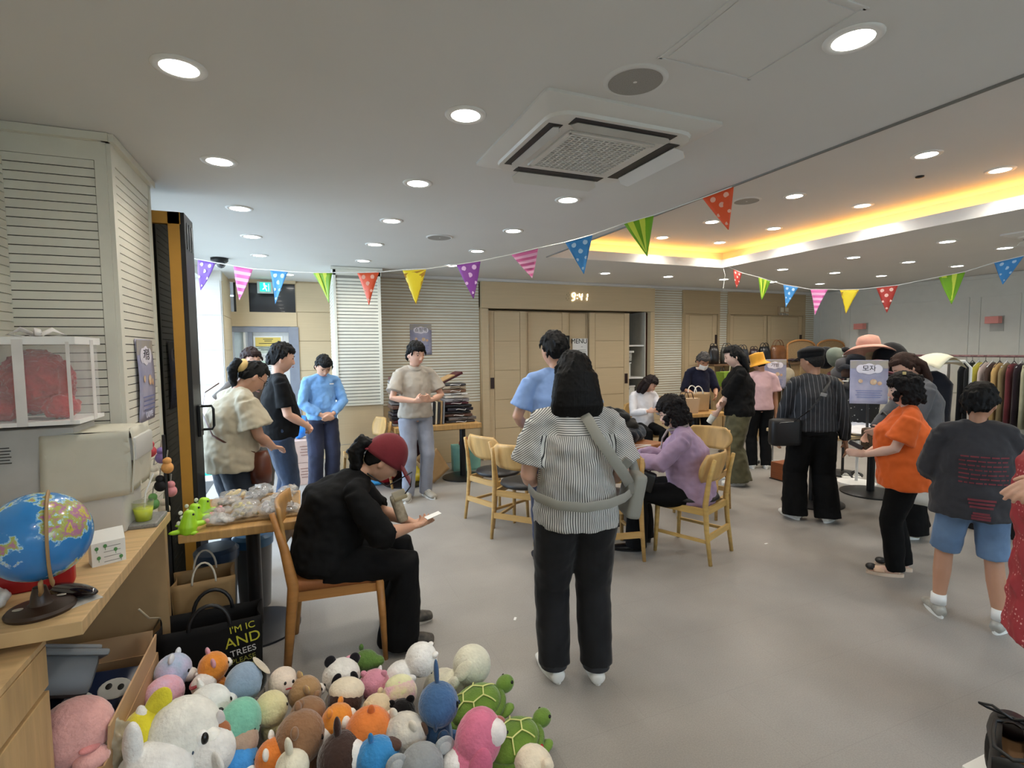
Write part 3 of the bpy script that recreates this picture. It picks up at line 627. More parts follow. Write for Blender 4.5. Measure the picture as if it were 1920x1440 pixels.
def person(label, x, y, hdg, H=1.66, sk='light', hair='short', hcol='#0d0b0b', lean=0, hunch=0, hp=0, hy=0, hr=0, wr=None, pole=((.5,-.6,-.3),(-.5,-.6,-.3)),
           hd=None, feet=None, toes=(8,-8), sit=None, w=1.0, bust=0, belly=0, top=None, bot=None, shoes=None, curl=(.6,.6), face=True, vox=.007, knee=None, name='person', jaw=1, off=(0,0), group=None, clump=True):
    s = H/1.70; r = thing(name, label, 'person', (x,y,0), rz=-radians(hdg), group=group)
    P = V((off[0],off[1],.93)) if sit is None else V((0,sit[1],sit[0]))
    def up(a): return V((0,sin(a),cos(a)))
    waist = P+up(lean*.6)*.13; chest = waist+up(lean)*.19; nb = chest+up(lean+hunch)*.19; hc = nb+up(lean+hunch*1.2+hp*.4)*.055; Sx = 1.12
    Rh = (Matrix.Rotation(-radians(hy),3,'Z') @ Matrix.Rotation(-(lean*.5+hunch*.6+hp),3,'X') @ Matrix.Rotation(radians(hr),3,'Y'))
    hc = hc + Rh@V((0,.02,.10))
    sw = .178*(1+.4*(w-1)); sh = [nb-up(lean+hunch)*.058+V((k*sw,-.005,0)) for k in (1,-1)]
    if wr is None: wr = ((.25,.04,.82),(-.25,.04,.82))
    if feet is None: feet = ((.1,0,0),(-.1,0,0))
    sc = lambda v: V(v)*s
    el = [ik(sh[i], wr[i], .285, .255, pole[i]) for i in (0,1)]
    hip = [P+V((k*.088*(1+.5*(w-1)),0,-.05)) for k in (1,-1)]; ank = [V(f)+V((0,-.01,.085)) for f in feet]
    l1, l2 = (.408,.402) if sit is None else (.44,.42)
    kn = [ik(hip[i], ank[i], l1, l2, (knee[i] if knee else (.1*(1,-1)[i],1,.15))) for i in (0,1)]
    # body: one continuous surface
    b = B()
    b.tube([sc(P-V((0,0,.05))),sc(P),sc(waist),sc(chest),sc(nb-up(lean+hunch)*.05)], [(.13*s,.09*s),(.14*s,.095*s),(.115*s,.08*s),(.135*s,.09*s),(.10*s,.07*s)], lat=(1,0,0), n=20)
    b.tube([sc(sh[0]+V((-.05,0,-.01))),sc(nb+up(lean)*-.03),sc(sh[1]+V((.05,0,-.01)))], [.034*s,.05*s,.034*s], n=12)
    b.tube([sc(nb-up(lean)*.05),sc(nb+up(lean)*.03),sc(hc-Rh@V((0,.025,.06)))], [.056*s,.05*s,.05*s], n=14)
    headshape(b, sc(hc), Rh, s*Sx, jaw)
    ends = []
    for i in (0,1):
        b.tube([sc(sh[i]+V(((-.03,.03)[i],0,-.02))),sc(sh[i].lerp(el[i],.5)),sc(el[i]),sc(el[i].lerp(V(wr[i]),.35)),sc(wr[i])], [.03*s,.040*s*w,.035*s*w,.037*s*w,.025*s], n=14)
        if hd and hd[i]: d, nr = hd[i]
        else: d = (V(wr[i])-el[i]).normalized(); nr = V((-(1,-1)[i],0,0))
        hand(b, sc(wr[i]), V(d), V(nr), (1,-1)[i], s, curl[i])
        b.tube([sc(hip[i]),sc(hip[i].lerp(kn[i],.5)),sc(kn[i]),sc(kn[i].lerp(ank[i],.35)),sc(ank[i])], [.075*s*w,.066*s*w,.05*s*w,.05*s*w,.034*s], n=14)
        b.tube([sc(ank[i]),sc(V(feet[i])+V((0,.0,.05)))], [.033*s,.03*s], n=12)
        if shoes and shoes[0] == 'slide':
            tr = radians(toes[i]); b.tube([sc(V(feet[i])+V((0,-.03,.05))),sc(V(feet[i])+V((sin(tr)*.1,cos(tr)*.1,.045))),sc(V(feet[i])+V((sin(tr)*.17,cos(tr)*.17,.035)))],[.032*s,.034*s,.02*s],n=12)
    b.build('body', skin(sk), r, remesh=vox, sm=3)
    # top garment
    if top:
        m, sl, hem = top['m'], top.get('sleeve','short'), top.get('hem',-.06); lo = top.get('loose',.02); ww = w*top.get('w',1)
        b = B(); hz = V((P.x, P.y+top.get('hy',0), P.z+hem)) if sit is None else P+up(lean)*hem
        k = lo
        hw = top.get('hemw',1)
        R5 = [((.155*ww+k)*hw,(.115*ww+k+belly*.3)*hw),(.158*ww+k,.118*ww+k+belly*.5),(.142*ww+k*.85,.11*ww+k+belly),(.148*ww+k*.55,.112*ww+k*.8+bust),(.142+k*.4,.082+k*.5),(.07+k*.2,.062+k*.2)]
        pp = [hz, P, waist+V((0,belly*.7,0)), chest+V((0,bust*.6,0)), nb-up(lean+hunch)*.055, nb+up(lean+hunch)*.012]
        b.tube([sc(q) for q in pp], [(a*s,c*s) for a, c in R5], lat=(1,0,0), n=28, rnd=sit is not None)
        b.tube([sc(sh[0]+V((.0,0,-.008))),sc(nb+V((.07,-.005,-.03))),sc(nb+V((0,-.01,-.03))),sc(nb+V((-.07,-.005,-.03))),sc(sh[1]+V((.0,0,-.008)))], [(.052+k*.35)*s,(.052+k*.35)*s,(.055+k*.3)*s,(.052+k*.35)*s,(.052+k*.35)*s], n=14)
        for i in (0,1):
            fr = dict(short=.75, elbow=.98, long=1.0, none=.15)[sl]; a, e, q = sh[i], el[i], V(wr[i]); sr = top.get('sr',.016)
            if sl in ('short','none'): b.tube([sc(a),sc(a.lerp(e,fr*.5)),sc(a.lerp(e,fr))], [(.048+k*.35)*s*ww**.6,(.05+sr*.9)*s*ww**.6,(.053+sr*1.5)*s*ww**.6], n=16, rnd=False)
            elif sl == 'elbow': b.tube([sc(a),sc(a.lerp(e,.5)),sc(e),sc(e.lerp(q,.12))], [(.048+k*.35)*s,(.052+sr*.9)*s,(.05+sr*1.2)*s,(.052+sr*1.3)*s], n=16, rnd=False)
            else: b.tube([sc(a),sc(a.lerp(e,.5)),sc(e),sc(e.lerp(q,.5)),sc(e.lerp(q,.93))], [(.047+k*.35)*s,(.05+sr*.8)*s,(.047+sr)*s,(.042+sr)*s,(.033+sr*.6)*s], n=16, rnd=False)
        o = b.build(top.get('name','shirt'), m, r, remesh=.0085, sm=4, disp=top.get('disp',.004)*1.5, ds=.075, seed=x*3)
        r['_top'] = 1
        if top.get('collar'):
            cb = B(); cc = sc(nb+up(lean+hunch)*.005)
            cb.tube([cc+V((.074*s*sin(a),.070*s*cos(a)+.006,.010*s-.034*s*max(0,cos(a))**2)) for a in [2*pi*j/20 for j in range(20)]], [(.012*s,.022*s)]*20, closed=True, n=8)
            cb.build('collar', m, r, smooth=True)
    if bot:
        m, kd = bot['m'], bot.get('kind','pants'); k = bot.get('loose',.012); fl = bot.get('flare',0); b = B()
        b.tube([sc(P+V((0,0,.12)) if sit is None else P+up(lean)*.12),sc(P),sc(P-V((0,0,.06)))], [((.14*w+k)*s,(.105*w+k)*s),((.16*w+k)*s,(.12*w+k)*s),((.155*w+k)*s,(.11*w+k)*s)], lat=(1,0,0), n=24, rnd=sit is not None)
        for i in (0,1):
            h, kk, a = hip[i], kn[i], ank[i]
            if kd == 'shorts': b.tube([sc(h),sc(h.lerp(kk,.5)),sc(h.lerp(kk,.93))], [(.084*w+k)*s,(.074*w+k)*s,(.070*w+k)*s], n=18, rnd=False)
            else:
                end = a+V((0,0,bot.get('cut',-.045)))
                b.tube([sc(h),sc(h.lerp(kk,.5)),sc(kk),sc(kk.lerp(a,.5)),sc(kk.lerp(end,.97)),sc(end)], [(.088*w+k)*s,(.078*w+k)*s,(.062*w+k+fl*.3)*s,(.054*w+k+fl*.7)*s,(.046*w+k+fl)*s,(.047*w+k+fl)*s], n=18, rnd=False)
        b.build(bot.get('name','trousers'), m, r, remesh=.0085, sm=4, disp=bot.get('disp',.004)*1.5, ds=.09, seed=y*3)
    if shoes:
        for i in (0,1):
            kd, u, so = shoes[:3]; shoe(r, sc(V(feet[i])), radians(toes[i]), s, u, so, kind=kd, name='shoe')
    if hair:
        b = B(); hs = s*Sx
        T = lambda a, c2, e: sc(hc)+Rh@(V((a,c2,e))*hs)
        hairshape(b, sc(hc), Rh, hs, hair, seed=x)
        if hair == 'bob':
            b.tube([T(0,-.05,.02),T(0,-.062,-.06),T(0,-.058,-.12),T(0,-.05,-.165)], [(.098*hs,.06*hs),(.108*hs,.058*hs),(.122*hs,.055*hs),(.115*hs,.038*hs)], lat=Rh@V((1,0,0)), n=24)
            for sx in (-1,1): b.tube([T(sx*.07,-.005,.02),T(sx*.083,.0,-.08),T(sx*.088,-.005,-.145)], [(.02*hs,.04*hs),(.024*hs,.045*hs),(.016*hs,.035*hs)], lat=Rh@V((1,0,0)), n=14)
        if hair == 'long':
            b.tube([T(0,-.05,.03),T(0,-.085,-.03),T(0,-.09,-.06)+V((0,-.03,-.10))*s,T(0,-.09,-.06)+V((0,-.02,-.24))*s,T(0,-.09,-.06)+V((0,-.01,-.36))*s], [(.085*hs,.05*hs),(.09*hs,.045*hs),(.095*hs,.035*hs),(.07*hs,.026*hs),(.03*hs,.012*hs)], lat=Rh@V((1,0,0)), n=22)
        if hair == 'curly':
            R9 = random.Random(4)
            for q in range(70):
                a = R9.uniform(.9,2*pi-.9); e = R9.uniform(-.10,.10)
                b.ell(T(.088*sin(a)*(1-.2*abs(e)/.1),.108*cos(a)-.004,e), R9.uniform(.016,.026)*hs, n=10)
        # clumps of hair that break up the outline, and a fringe over the forehead
        R8 = random.Random(int(abs(x*100+y*10))); zf_ = dict(short=.50,boy=.42,bob=.5,long=.55,tied=.55,curly=.42,bald=.7)[hair]; kk8 = dict(short=1.13,boy=1.17,bob=1.14,long=1.12,tied=1.06,curly=1.22,bald=1.04)[hair]
        for q in range((90 if hair in ('short','boy') else 46)*clump):
            a = R8.uniform(0,2*pi); z8 = R8.uniform(.1 if abs((a+pi)%(2*pi)-pi) < 1.9 else -.4,.98)
            if abs((a+pi)%(2*pi)-pi) < 1.0: z8 = max(z8, zf_+.12)
            rr8 = sqrt(max(.01,1-z8*z8)); d8 = V((rr8*sin(a),rr8*cos(a),z8)); tn = V((0,0,-1)); tn = (tn-d8*tn.dot(d8)); tn = tn.normalized() if tn.length > .05 else V((0,1,0)); tn = (tn+d8.cross(tn)*R8.uniform(-.5,.5)).normalized()
            p8 = V((.0745*d8.x,.094*d8.y,.116*d8.z))*kk8; L8 = R8.uniform(.018,.034)
            b.tube([T(*(p8-tn*L8)), T(*(p8+d8*.006)), T(*(p8+tn*L8))], [.004*hs,.0095*hs,.003*hs], n=7)
        if clump and hair in ('short','boy','bob','curly','long'):
            for q in range(13):
                a = -1.0+q/6*1.0; rr8 = sqrt(1-zf_*zf_); p8 = V((.0745*rr8*sin(a),.094*rr8*cos(a),.116*zf_))*1.12; dz = R8.uniform(.012,.026)*(1.2 if hair != 'long' else .5)
                b.tube([T(*(p8+V((0,-.01,.022)))),T(*(p8+V((0,.003,0)))),T(*(p8+V((R8.uniform(-.006,.006),.001,-dz))))], [.011*hs,.010*hs,.003*hs], n=7)
        b.build('hair', hairm(hcol), r, remesh=.0048, sm=1, disp=.006 if hair == 'curly' else .0018, ds=.014)
    if face:
        T = lambda a, c2, e: sc(hc)+Rh@(V((a,c2,e))*s*Sx); R4 = Rh.to_4x4()
        for k in (-1,1):
            B().ell(T(k*.031,.0825,.007), (.0125*s,.005*s,.0042*s), R4, n=12).build('eye', mat('#241a18', .3, var=0), r, smooth=True)
            B().tube([T(k*.014,.091,.024),T(k*.032,.092,.029),T(k*.05,.082,.024)], [.0022*s,.003*s,.0018*s], n=8).build('eyebrow', mat('#1d1614', .8), r, smooth=True)
        B().tube([T(-.022,.0865,-.061),T(-.008,.0955,-.059),T(.008,.0955,-.059),T(.022,.0865,-.061)], [(.002*s,.003*s),(.004*s,.005*s),(.004*s,.005*s),(.002*s,.003*s)], lat=Rh@V((0,0,1)), n=8).build('lips', mat('#a8605a', .5), r, smooth=True)
    r['_h'] = 0
    for k in ('_h','_top'):
        if k in r: del r[k]
    info = dict(s=s, P=sc(P), waist=sc(waist), chest=sc(chest), nb=sc(nb), hc=sc(hc), Rh=Rh, sh=[sc(q) for q in sh], wr=[sc(q) for q in wr], el=[sc(q) for q in el], up=up)
    info['T'] = lambda a, c2, e: sc(hc)+Rh@(V((a,c2,e))*s*Sx)
    return r, info
def world_of(r, p): return Matrix.Translation(r.location) @ r.rotation_euler.to_matrix().to_4x4() @ V(p)
CL = ((.075,.235,.97),(-.075,.235,.97))       # wrists of clasped hands
CLH = (((-.75,.30,-.38),(-.2,-.9,.1)),((.75,.38,-.38),(.2,-.9,.1)))
ws = mat('#e9e8e2', .5, var=.03); bk = mat('#15151a', .6); blk = fabric('#0a0a0b', var=.3, sheen=0); blk2 = fabric('#060607', var=.3, sheen=0)

# striped woman, seen from behind
stripe_m = None
def stripe_shirt():
    m, nt, b = newmat('pinstripe_shirt'); N = nt.nodes; L = nt.links
    tc = N.new('ShaderNodeTexCoord'); sp = N.new('ShaderNodeSeparateXYZ'); L.new(tc.outputs['Object'], sp.inputs[0])
    def M(op, a, c=None):
        n = N.new('ShaderNodeMath'); n.operation = op
        for i, x in enumerate((a, c)):
            if x is None: continue
            if isinstance(x, (int,float)): n.inputs[i].default_value = x
            else: L.new(x, n.inputs[i])
        return n.outputs[0]
    X, Y, Z = sp.outputs
    nz = N.new('ShaderNodeTexNoise'); nz.inputs['Scale'].default_value = 4; L.new(tc.outputs['Object'], nz.inputs[0]); wob = M('MULTIPLY', M('SUBTRACT', nz.outputs[0], .5), .035)
    ang = M('MULTIPLY', M('ARCTAN2', X, M('SUBTRACT', .06, Y)), .2)
    ax = M('ABSOLUTE', X)
    yoke = M('ADD', Z, M('MULTIPLY', M('MAXIMUM', M('SUBTRACT', ax, .1), 0), .75))   # stripes bend down along the sleeve
    isyoke = M('GREATER_THAN', M('ADD', Z, M('MULTIPLY', ax, 0.02)), 1.222); issl = M('GREATER_THAN', ax, .178)
    use = M('MAXIMUM', isyoke, M('MULTIPLY', issl, M('GREATER_THAN', Z, 1.0)))
    v = M('ADD', M('MULTIPLY', yoke, use), M('MULTIPLY', M('ADD', ang, wob), M('SUBTRACT', 1, use)))
    per = M('ADD', .0125, M('MULTIPLY', use, .0005))
    f = M('FRACT', M('ADD', M('DIVIDE', v, .0098), 100)); g = M('GREATER_THAN', f, .66)
    mx = N.new('ShaderNodeMix'); mx.data_type = 'RGBA'; L.new(g, mx.inputs[0]); mx.inputs[6].default_value = lin('#c9c8c3'); mx.inputs[7].default_value = lin('#2b2c2e')
    L.new(mx.outputs[2], b.inputs['Base Color']); b.inputs['Roughness'].default_value = .8
    n2 = N.new('ShaderNodeTexNoise'); n2.inputs['Scale'].default_value = 9; L.new(tc.outputs['Object'], n2.inputs[0]); bp = N.new('ShaderNodeBump'); bp.inputs['Distance'].default_value = .012; L.new(n2.outputs[0], bp.inputs['Height']); L.new(bp.outputs[0], b.inputs['Normal'])
    return m
denim_blk = fabric('#1d1d1f', var=.35, b=.006, bs=7)
rS, iS = person('woman seen from behind in a striped shirt and rolled black jeans, straight black bob', 1.20, 2.16, 17, 1.57, hair='bob', w=1.22, lean=.02, hp=.1,
    wr=((.19,.24,1.0),(-.19,.24,1.0)), pole=((.35,-.7,-.6),(-.35,-.7,-.6)), hd=(((-.6,.7,0),(0,0,-1)),((.6,.7,0),(0,0,-1))), feet=((.105,0,0),(-.115,.03,0)), toes=(2,-14),
    top=dict(m=stripe_shirt(), sleeve='short', hem=-.085, loose=.03, w=1.0, sr=.03, disp=.007, hemw=1.0), bot=dict(m=denim_blk, kind='pants', loose=.016, flare=.014, cut=.0), shoes=('flat',ws,ws), face=False, vox=.007)
for sx, fy in ((.105,0),(-.115,.03)): B().cyl((sx*.93,fy*.93-.008,.066),(sx*.93,fy*.93-.008,.112),.066,n=28).build('jeans_cuff', fabric('#2c2c30', var=.3), rS, ang=40)
# crossbody strap bag (grey-beige) worn by her
bg = thing('crossbody_bag', 'grey-beige harness bag with wide strap across the striped back', 'bag', rS.location, rz=rS.rotation_euler.z)
bm_ = mat('#8f8d84', .6, var=.05)
def strap(name, pts, w, th, parent, m, nr=None):
    b = B(); pts = [V(p) for p in pts]
    b.tube(pts, [(w/2, th/2)]*len(pts), lat=nr, n=8, rnd=False); return b.build(name, m, parent, ang=60)
# strap from left neck across the back down to the right hip, belt round the waist (local frame: -y is the back)
strap('shoulder_strap', [(.02,-.05,1.32),(.035,-.10,1.295),(.07,-.145,1.22),(.13,-.17,1.13),(.195,-.15,1.04),(.235,-.085,.985),(.25,.0,.95)], .05, .008, bg, bm_, nr=(.75,0,.5))
strap('waist_strap', [(-.225,.02,.955),(-.205,-.10,.945),(-.12,-.178,.925),(0,-.195,.915),(.12,-.178,.925),(.2,-.13,.935),(.26,-.06,.945)], .045, .008, bg, bm_, nr=(0,0,1))
B().box((.275,.0,.92),(.07,.15,.22),rot=E(.1,.15,.1),bev=.02).build('pouch', bm_, bg, smooth=True); B().box((.29,.06,1.0),(.05,.12,.2),rot=E(-.3,-.15,.2),bev=.02).build('flap_pouch', mat('#85837b', .6), bg, smooth=True)
B().box((.245,-.075,.965),(.05,.02,.06),rot=E(0,0,.5),bev=.006).box((.19,-.15,1.09),(.05,.014,.07),rot=E(.3,.6,.3),bev=.006).build('strap_buckle', mat('#77756c', .4), bg)

# woman in burgundy cap seated on the near chair, side view
def chair_a(lab, x, y, hdg):
    t = thing('wooden_chair', lab, 'chair', (x,y,0), rz=-radians(hdg)); wd = wood('#a9743c', st=(1,1,8)); wt_ = wood('#8a5426', st=(8,1,1))
    for sx in (-1,1):
        B().tube([(sx*.21,.22,0),(sx*.205,.21,.25),(sx*.2,.2,.43)], [(.013,.013),(.019,.019),(.021,.021)], n=8, rnd=False).build('leg', wd, t, smooth=True)
        B().tube([(sx*.205,-.26,0),(sx*.205,-.235,.25),(sx*.205,-.215,.45),(sx*.205,-.25,.65),(sx*.2,-.30,.83)], [(.016,.018),(.019,.024),(.02,.028),(.018,.022),(.014,.013)], n=8, rnd=False).build('leg', wd, t, smooth=True)
    B().box((0,0,.445),(.42,.46,.055),bev=.02).build('seat', mat('#8a5227', .6, var=.15, bump=.001, bs=60), t, smooth=True)
    f = B(); f.box((0,.2,.40),(.38,.022,.06)); f.box((0,-.2,.40),(.38,.022,.06)); f.box((-.19,0,.40),(.022,.4,.06)); f.box((.19,0,.40),(.022,.4,.06)); f.build('seat_frame', wd, t)
    B().grid(lambda u, v: ((u-.5)*.42, -.265-.03*v-.035*sin(pi*u)+.02, .60+.25*v), 12, 6, .018).build('backrest', wood('#a87d44', st=(6,1,1)), t, smooth=True)
    return t
def chair_b(lab, x, y, hdg, col='#c09a5e'):
    t = thing('wooden_chair', lab, 'chair', (x,y,0), rz=-radians(hdg)); wd = wood(col, st=(1,1,8))
    for sx in (-1,1):
        B().tube([(sx*.2,.2,0),(sx*.195,.19,.25),(sx*.19,.185,.43)], [.014,.018,.02], n=10, rnd=False).build('leg', wd, t, smooth=True)
        B().tube([(sx*.2,-.25,0),(sx*.195,-.215,.25),(sx*.19,-.2,.45),(sx*.185,-.225,.65),(sx*.175,-.26,.79)], [.014,.018,.021,.018,.014], n=10, rnd=False).build('leg', wd, t, smooth=True)
    B().lathe([(.0,.0),(.19,.0),(.215,.018),(.205,.04),(.12,.052),(0,.054)], c=(0,0,.43), n=32).build('seat', mat('#1b1b1e', .42), t, smooth=True)
    f = B(); f.box((0,.185,.39),(.36,.022,.05)); f.box((0,-.2,.39),(.36,.022,.05)); f.box((-.19,0,.39),(.022,.38,.05)); f.box((.19,0,.39),(.022,.38,.05)); f.build('seat_frame', wd, t)
    f = B(); f.box((0,-.225,.2),(.37,.02,.045)); f.box((-.195,0,.17),(.018,.42,.022)); f.box((.195,0,.17),(.018,.42,.022)); f.build('stretcher', wd, t)
    def bp(u, v):
        a = (u-.5); wdt = .235*(1-.55*abs(v-.5)**2*2.2); return (a*2*wdt, -.20-.05*v-.05*cos(a*pi)+.045, .60+.22*v)
    B().grid(bp, 14, 8, .016).build('backrest', wood('#c6a064', st=(5,1,1)), t, smooth=True)
    return t
chair_a('large wooden chair with brown seat under the woman in the burgundy cap', .16, 2.92, 95)
rC, iC = person('seated woman in black with burgundy cap, head bowed over her lap', .15, 2.90, 93, 1.57, sk='warm', hair='tied', sit=(.585,-.07), lean=.22, hunch=.74, hp=.10, w=1.16, belly=.03, bust=.02, clump=False,
    wr=((.075,.42,.70),(-.075,.44,.68)), pole=((.8,-.3,-.6),(-.8,-.3,-.6)), hd=(((-.6,.7,-.1),(0,-.1,1)),((.6,.75,-.1),(0,-.2,1))), feet=((.12,.33,0),(-.12,.37,0)), toes=(6,-6),
    top=dict(m=blk, sleeve='elbow', hem=-.05, loose=.03, w=1.08, sr=.03, disp=.006), bot=dict(m=blk2, loose=.018, flare=.05, cut=-.05), shoes=('sneaker', mat('#5b554b', .7, h2='#2c2926', sc=30), mat('#cfc8b8')), vox=.006, curl=(.8,.8))
T = iC['T']; R4 = iC['Rh'].to_4x4()
b = B()
def capP(u, v, r=1.21):
    ph = u*2*pi; th = v*pi*.52; d = V((sin(th)*sin(ph), sin(th)*cos(ph), cos(th))); return T(.0745*d.x*r, .097*d.y*r-.002, .118*d.z*r+.014)
capm = fabric('#6e1722', var=.1)
b.grid(lambda u, v: capP(u, max(.001,v)), 40, 12, .003); b.build('cap', capm, rC, smooth=True)
cap = [c for c in rC.children if c.name.startswith('cap')][0]
B().grid(lambda u, v: T((u-.5)*.165*(1-.3*v*v), .085+.105*v, .05-.022*(2*u-1)**2-.055*v), 14, 6, .003).build('cap_brim', capm, cap, smooth=True)
B().ell(T(0,-.01,.153), .008).build('cap_button', capm, cap, smooth=True); B().tube([T(.045,-.11,.01),T(0,-.122,.01),T(-.045,-.11,.01)], (.009,.003), n=8).build('cap_strap', mat('#8a2a35'), cap)
B().tube([T(0,-.10,.04),T(0,-.145,.03),T(0,-.15,.02)+V((0,-.03,-.05)),T(0,-.15,.02)+V((0,-.03,-.13)),T(0,-.15,.02)+V((0,-.01,-.20))], [(.028,.028),(.045,.042),(.05,.044),(.042,.036),(.02,.014)], n=18).build('ponytail', hairm(), rC, smooth=True, remesh=.006, sm=1, disp=.007, ds=.025)
def glasses(r, T, col='#1a1a1c'):
    b = B()
    for k in (-1,1):
        b.tube([T(k*.031+.02*cos(a), .098-.004*abs(cos(a)), .005+.015*sin(a)) for a in [2*pi*j/16 for j in range(16)]], .0014, closed=True, n=6)
        b.tube([T(k*.051,.094,.008),T(k*.074,.05,.006),T(k*.078,-.005,.004)], .0014, n=6)
    b.tube([T(-.011,.1,.008),T(.011,.1,.008)], .0014, n=6); b.build('glasses', mat(col, .3, me=.5), r)
glasses(rC, T)
# lanyard and patterned pouch in her lap
lp = thing('lanyard_pouch', 'small camouflage drawstring pouch with black cord held in her lap', 'pouch', rC.location, rz=rC.rotation_euler.z)
B().box((.0,.33,.74),(.13,.06,.14),rot=E(.3,0,0),bev=.02).build('pouch', mat('#6b5f4b', .7, h2='#c2b49a', sc=22), lp, smooth=True); B().box((.0,.335,.812),(.14,.075,.02),rot=E(.3,0,0),bev=.006).build('rim', mat('#9a8c6c', .6), lp)
a = iC['nb']; B().tube([a+V((.05,.03,.03)), a+V((.05,.13,-.05)), V((.06,.40,.95)), V((.055,.39,.87)), V((.05,.36,.83))], .004, n=6).build('cord', M_black, lp, smooth=True)
t = thing('paper_slip', 'small white paper slip held in the capped woman’s fingers', 'paper', rC.location, rz=rC.rotation_euler.z); B().box((.03,.515,.685),(.04,.09,.003),rot=E(.2,.1,.3)).build('slip', M_white, t)

# ponytail woman in beige tee behind the trinket table
rP, iP = person('woman with tied-back hair and yellow scrunchie in a beige tee, brown strap over her back', -.50, 4.20, 62, 1.58, sk='warm', hair='tied', w=1.15, lean=.08, hunch=.3, hp=.45, bust=.02, belly=.02,
    wr=((.10,.30,.97),(-.06,.30,.97)), pole=((.8,-.6,-.3),(-.8,-.6,-.3)), hd=(((-.5,.8,-.2),(0,0,-1)),((.5,.8,-.2),(0,0,-1))),
    top=dict(m=fabric('#b3a890', var=.05, b=.008, bs=8), sleeve='short', hem=-.09, loose=.05, w=1.05, sr=.045, disp=.008), bot=dict(m=fabric('#1d2632', var=.3), loose=.012), shoes=('sneaker',ws,ws), vox=.007)
T = iP['T']; B().tube([T(0,-.10,.04),T(0,-.145,.03),T(0,-.15,.02)+V((0,-.03,-.05)),T(0,-.15,.02)+V((0,-.03,-.12)),T(0,-.15,.02)+V((0,-.01,-.20))], [(.028,.028),(.038,.036),(.042,.036),(.034,.03),(.02,.014)], n=18).build('ponytail', hairm(), rP, smooth=True, remesh=.006, sm=1, disp=.006, ds=.025)
B().lathe([(.018,-.02),(.048,-.028),(.056,-.01),(.05,.012),(.02,.02)], c=T(0,-.115,.02), rot=(iP['Rh'].to_4x4()@E(1.7,0,0)), n=24).build('scrunchie', fabric('#d9b877', var=.15, b=.006, bs=40), rP, smooth=True, disp=.006, ds=.02)
glasses(rP, T)
t = thing('shoulder_bag', 'brown bucket bag with long strap at the hip of the beige-tee woman', 'bag', rP.location, rz=rP.rotation_euler.z); lb = mat('#5a2e1e', .35, var=.15, sc=8)
B().tube([(.17,.14,.68),(.17,.14,.76),(.17,.145,.86),(.17,.145,.90)], [(.085,.07),(.09,.075),(.075,.06),(.05,.045)], lat=(1,0,0), n=20, rnd=False).build('bag_body', lb, t, smooth=True, disp=.004, ds=.04)
strap('strap', [(-.12,.0,1.39),(-.11,-.10,1.33),(0,-.165,1.2),(.13,-.15,1.05),(.185,-.03,.95),(.18,.1,.9)], .022, .006, t, lb, nr=(.6,0,.6)); B().tube([(.15,.19,.87),(.14,.22,.78),(.15,.23,.72),(.16,.22,.78),(.155,.19,.87)], .004, n=6).build('drawstring', mat('#b9b3a6'), t)
t = thing('belt_pouch', 'small black box clipped at the back of the beige-tee woman', 'pouch', rP.location, rz=rP.rotation_euler.z); B().box((.06,-.235,.90),(.09,.03,.08),rot=E(0,0,.1),bev=.006).build('case', M_black, t)

# man in black tee, profile
jeans = fabric('#1e2c42', var=.45, b=.005, bs=8)
rB, iB = person('man in black tee and dark blue jeans standing with clasped hands near the entrance', -.2, 5.0, 80, 1.66, hair='short', w=1.12, lean=.02, hp=.12, belly=.03,
    wr=CL, hd=CLH, top=dict(m=blk2, sleeve='short', hem=-.05, loose=.02, w=1.0, sr=.014), bot=dict(m=jeans, loose=.012), shoes=('sneaker',bk,bk), vox=.007)
# half-hidden woman by the entrance
person('half-hidden person in brown with short dark hair, behind the beige-tee woman', -.45, 5.6, 150, 1.62, hair='short', hcol='#2a1a16', w=.95, wr=((.3,.1,1.0),(-.12,.2,1.0)), hd=None,
    top=dict(m=fabric('#4a4038', var=.3), sleeve='short', loose=.02), bot=dict(m=fabric('#4a4238', var=.3)), shoes=('sneaker',bk,bk), vox=.009)
# man in blue long sleeve
rL, iL = person('man in pale blue long-sleeved top and navy trousers with bowed head', .2, 6.3, 165, 1.58, hair='short', w=1.02, lean=.02, hunch=.18, hp=.5, belly=.02, sk='warm',
    wr=((.07,.22,.98),(-.07,.22,.98)), hd=CLH, pole=((1,-.5,-.2),(-1,-.5,-.2)), top=dict(m=fabric('#6f9bcb', var=.08, b=.008), sleeve='long', hem=-.02, loose=.025, sr=.018, disp=.007), bot=dict(m=fabric('#20243a', var=.3, b=.008, bs=8), loose=.022, flare=.02), shoes=('sneaker',mat('#3f4a52'),mat('#39424a')), vox=.008, toes=(20,-12))
box('chest_mark', (-.09*.95,.128,1.245), (.045,.004,.012), M_white, rL, rot=E(-.1,0,0))
# man in beige polo
rM, iM = person('man in beige polo shirt and pale grey trousers standing before the shopping-bag table', 1.14, 5.62, 172, 1.68, hair='short', w=1.02, lean=.0, hp=.2, hy=-14, hr=4, sk='light',
    wr=((.085,.24,1.10),(-.085,.24,1.10)), hd=(((-.75,.4,.2),(-.2,-.9,.1)),((.75,.45,.2),(.2,-.9,.1))), pole=((1,-.5,-.4),(-1,-.5,-.4)), curl=(.5,.5), top=dict(m=fabric('#a89f92', var=.05, b=.004), sleeve='short', hem=-.03, loose=.03, w=1.04, sr=.022, collar=True, disp=.006),
    bot=dict(m=fabric('#8d919e', var=.12, b=.006, bs=9), loose=.014, flare=.008), shoes=('sneaker', mat('#9a9488'), ws), vox=.007, toes=(30,-8))
B().tube([iM['wr'][1].lerp(iM['el'][1],.12)+V((.028*cos(a),0,.028*sin(a))) for a in [2*pi*j/14 for j in range(14)]], (.007,.003), closed=True, n=6).build('watch', M_black, rM)
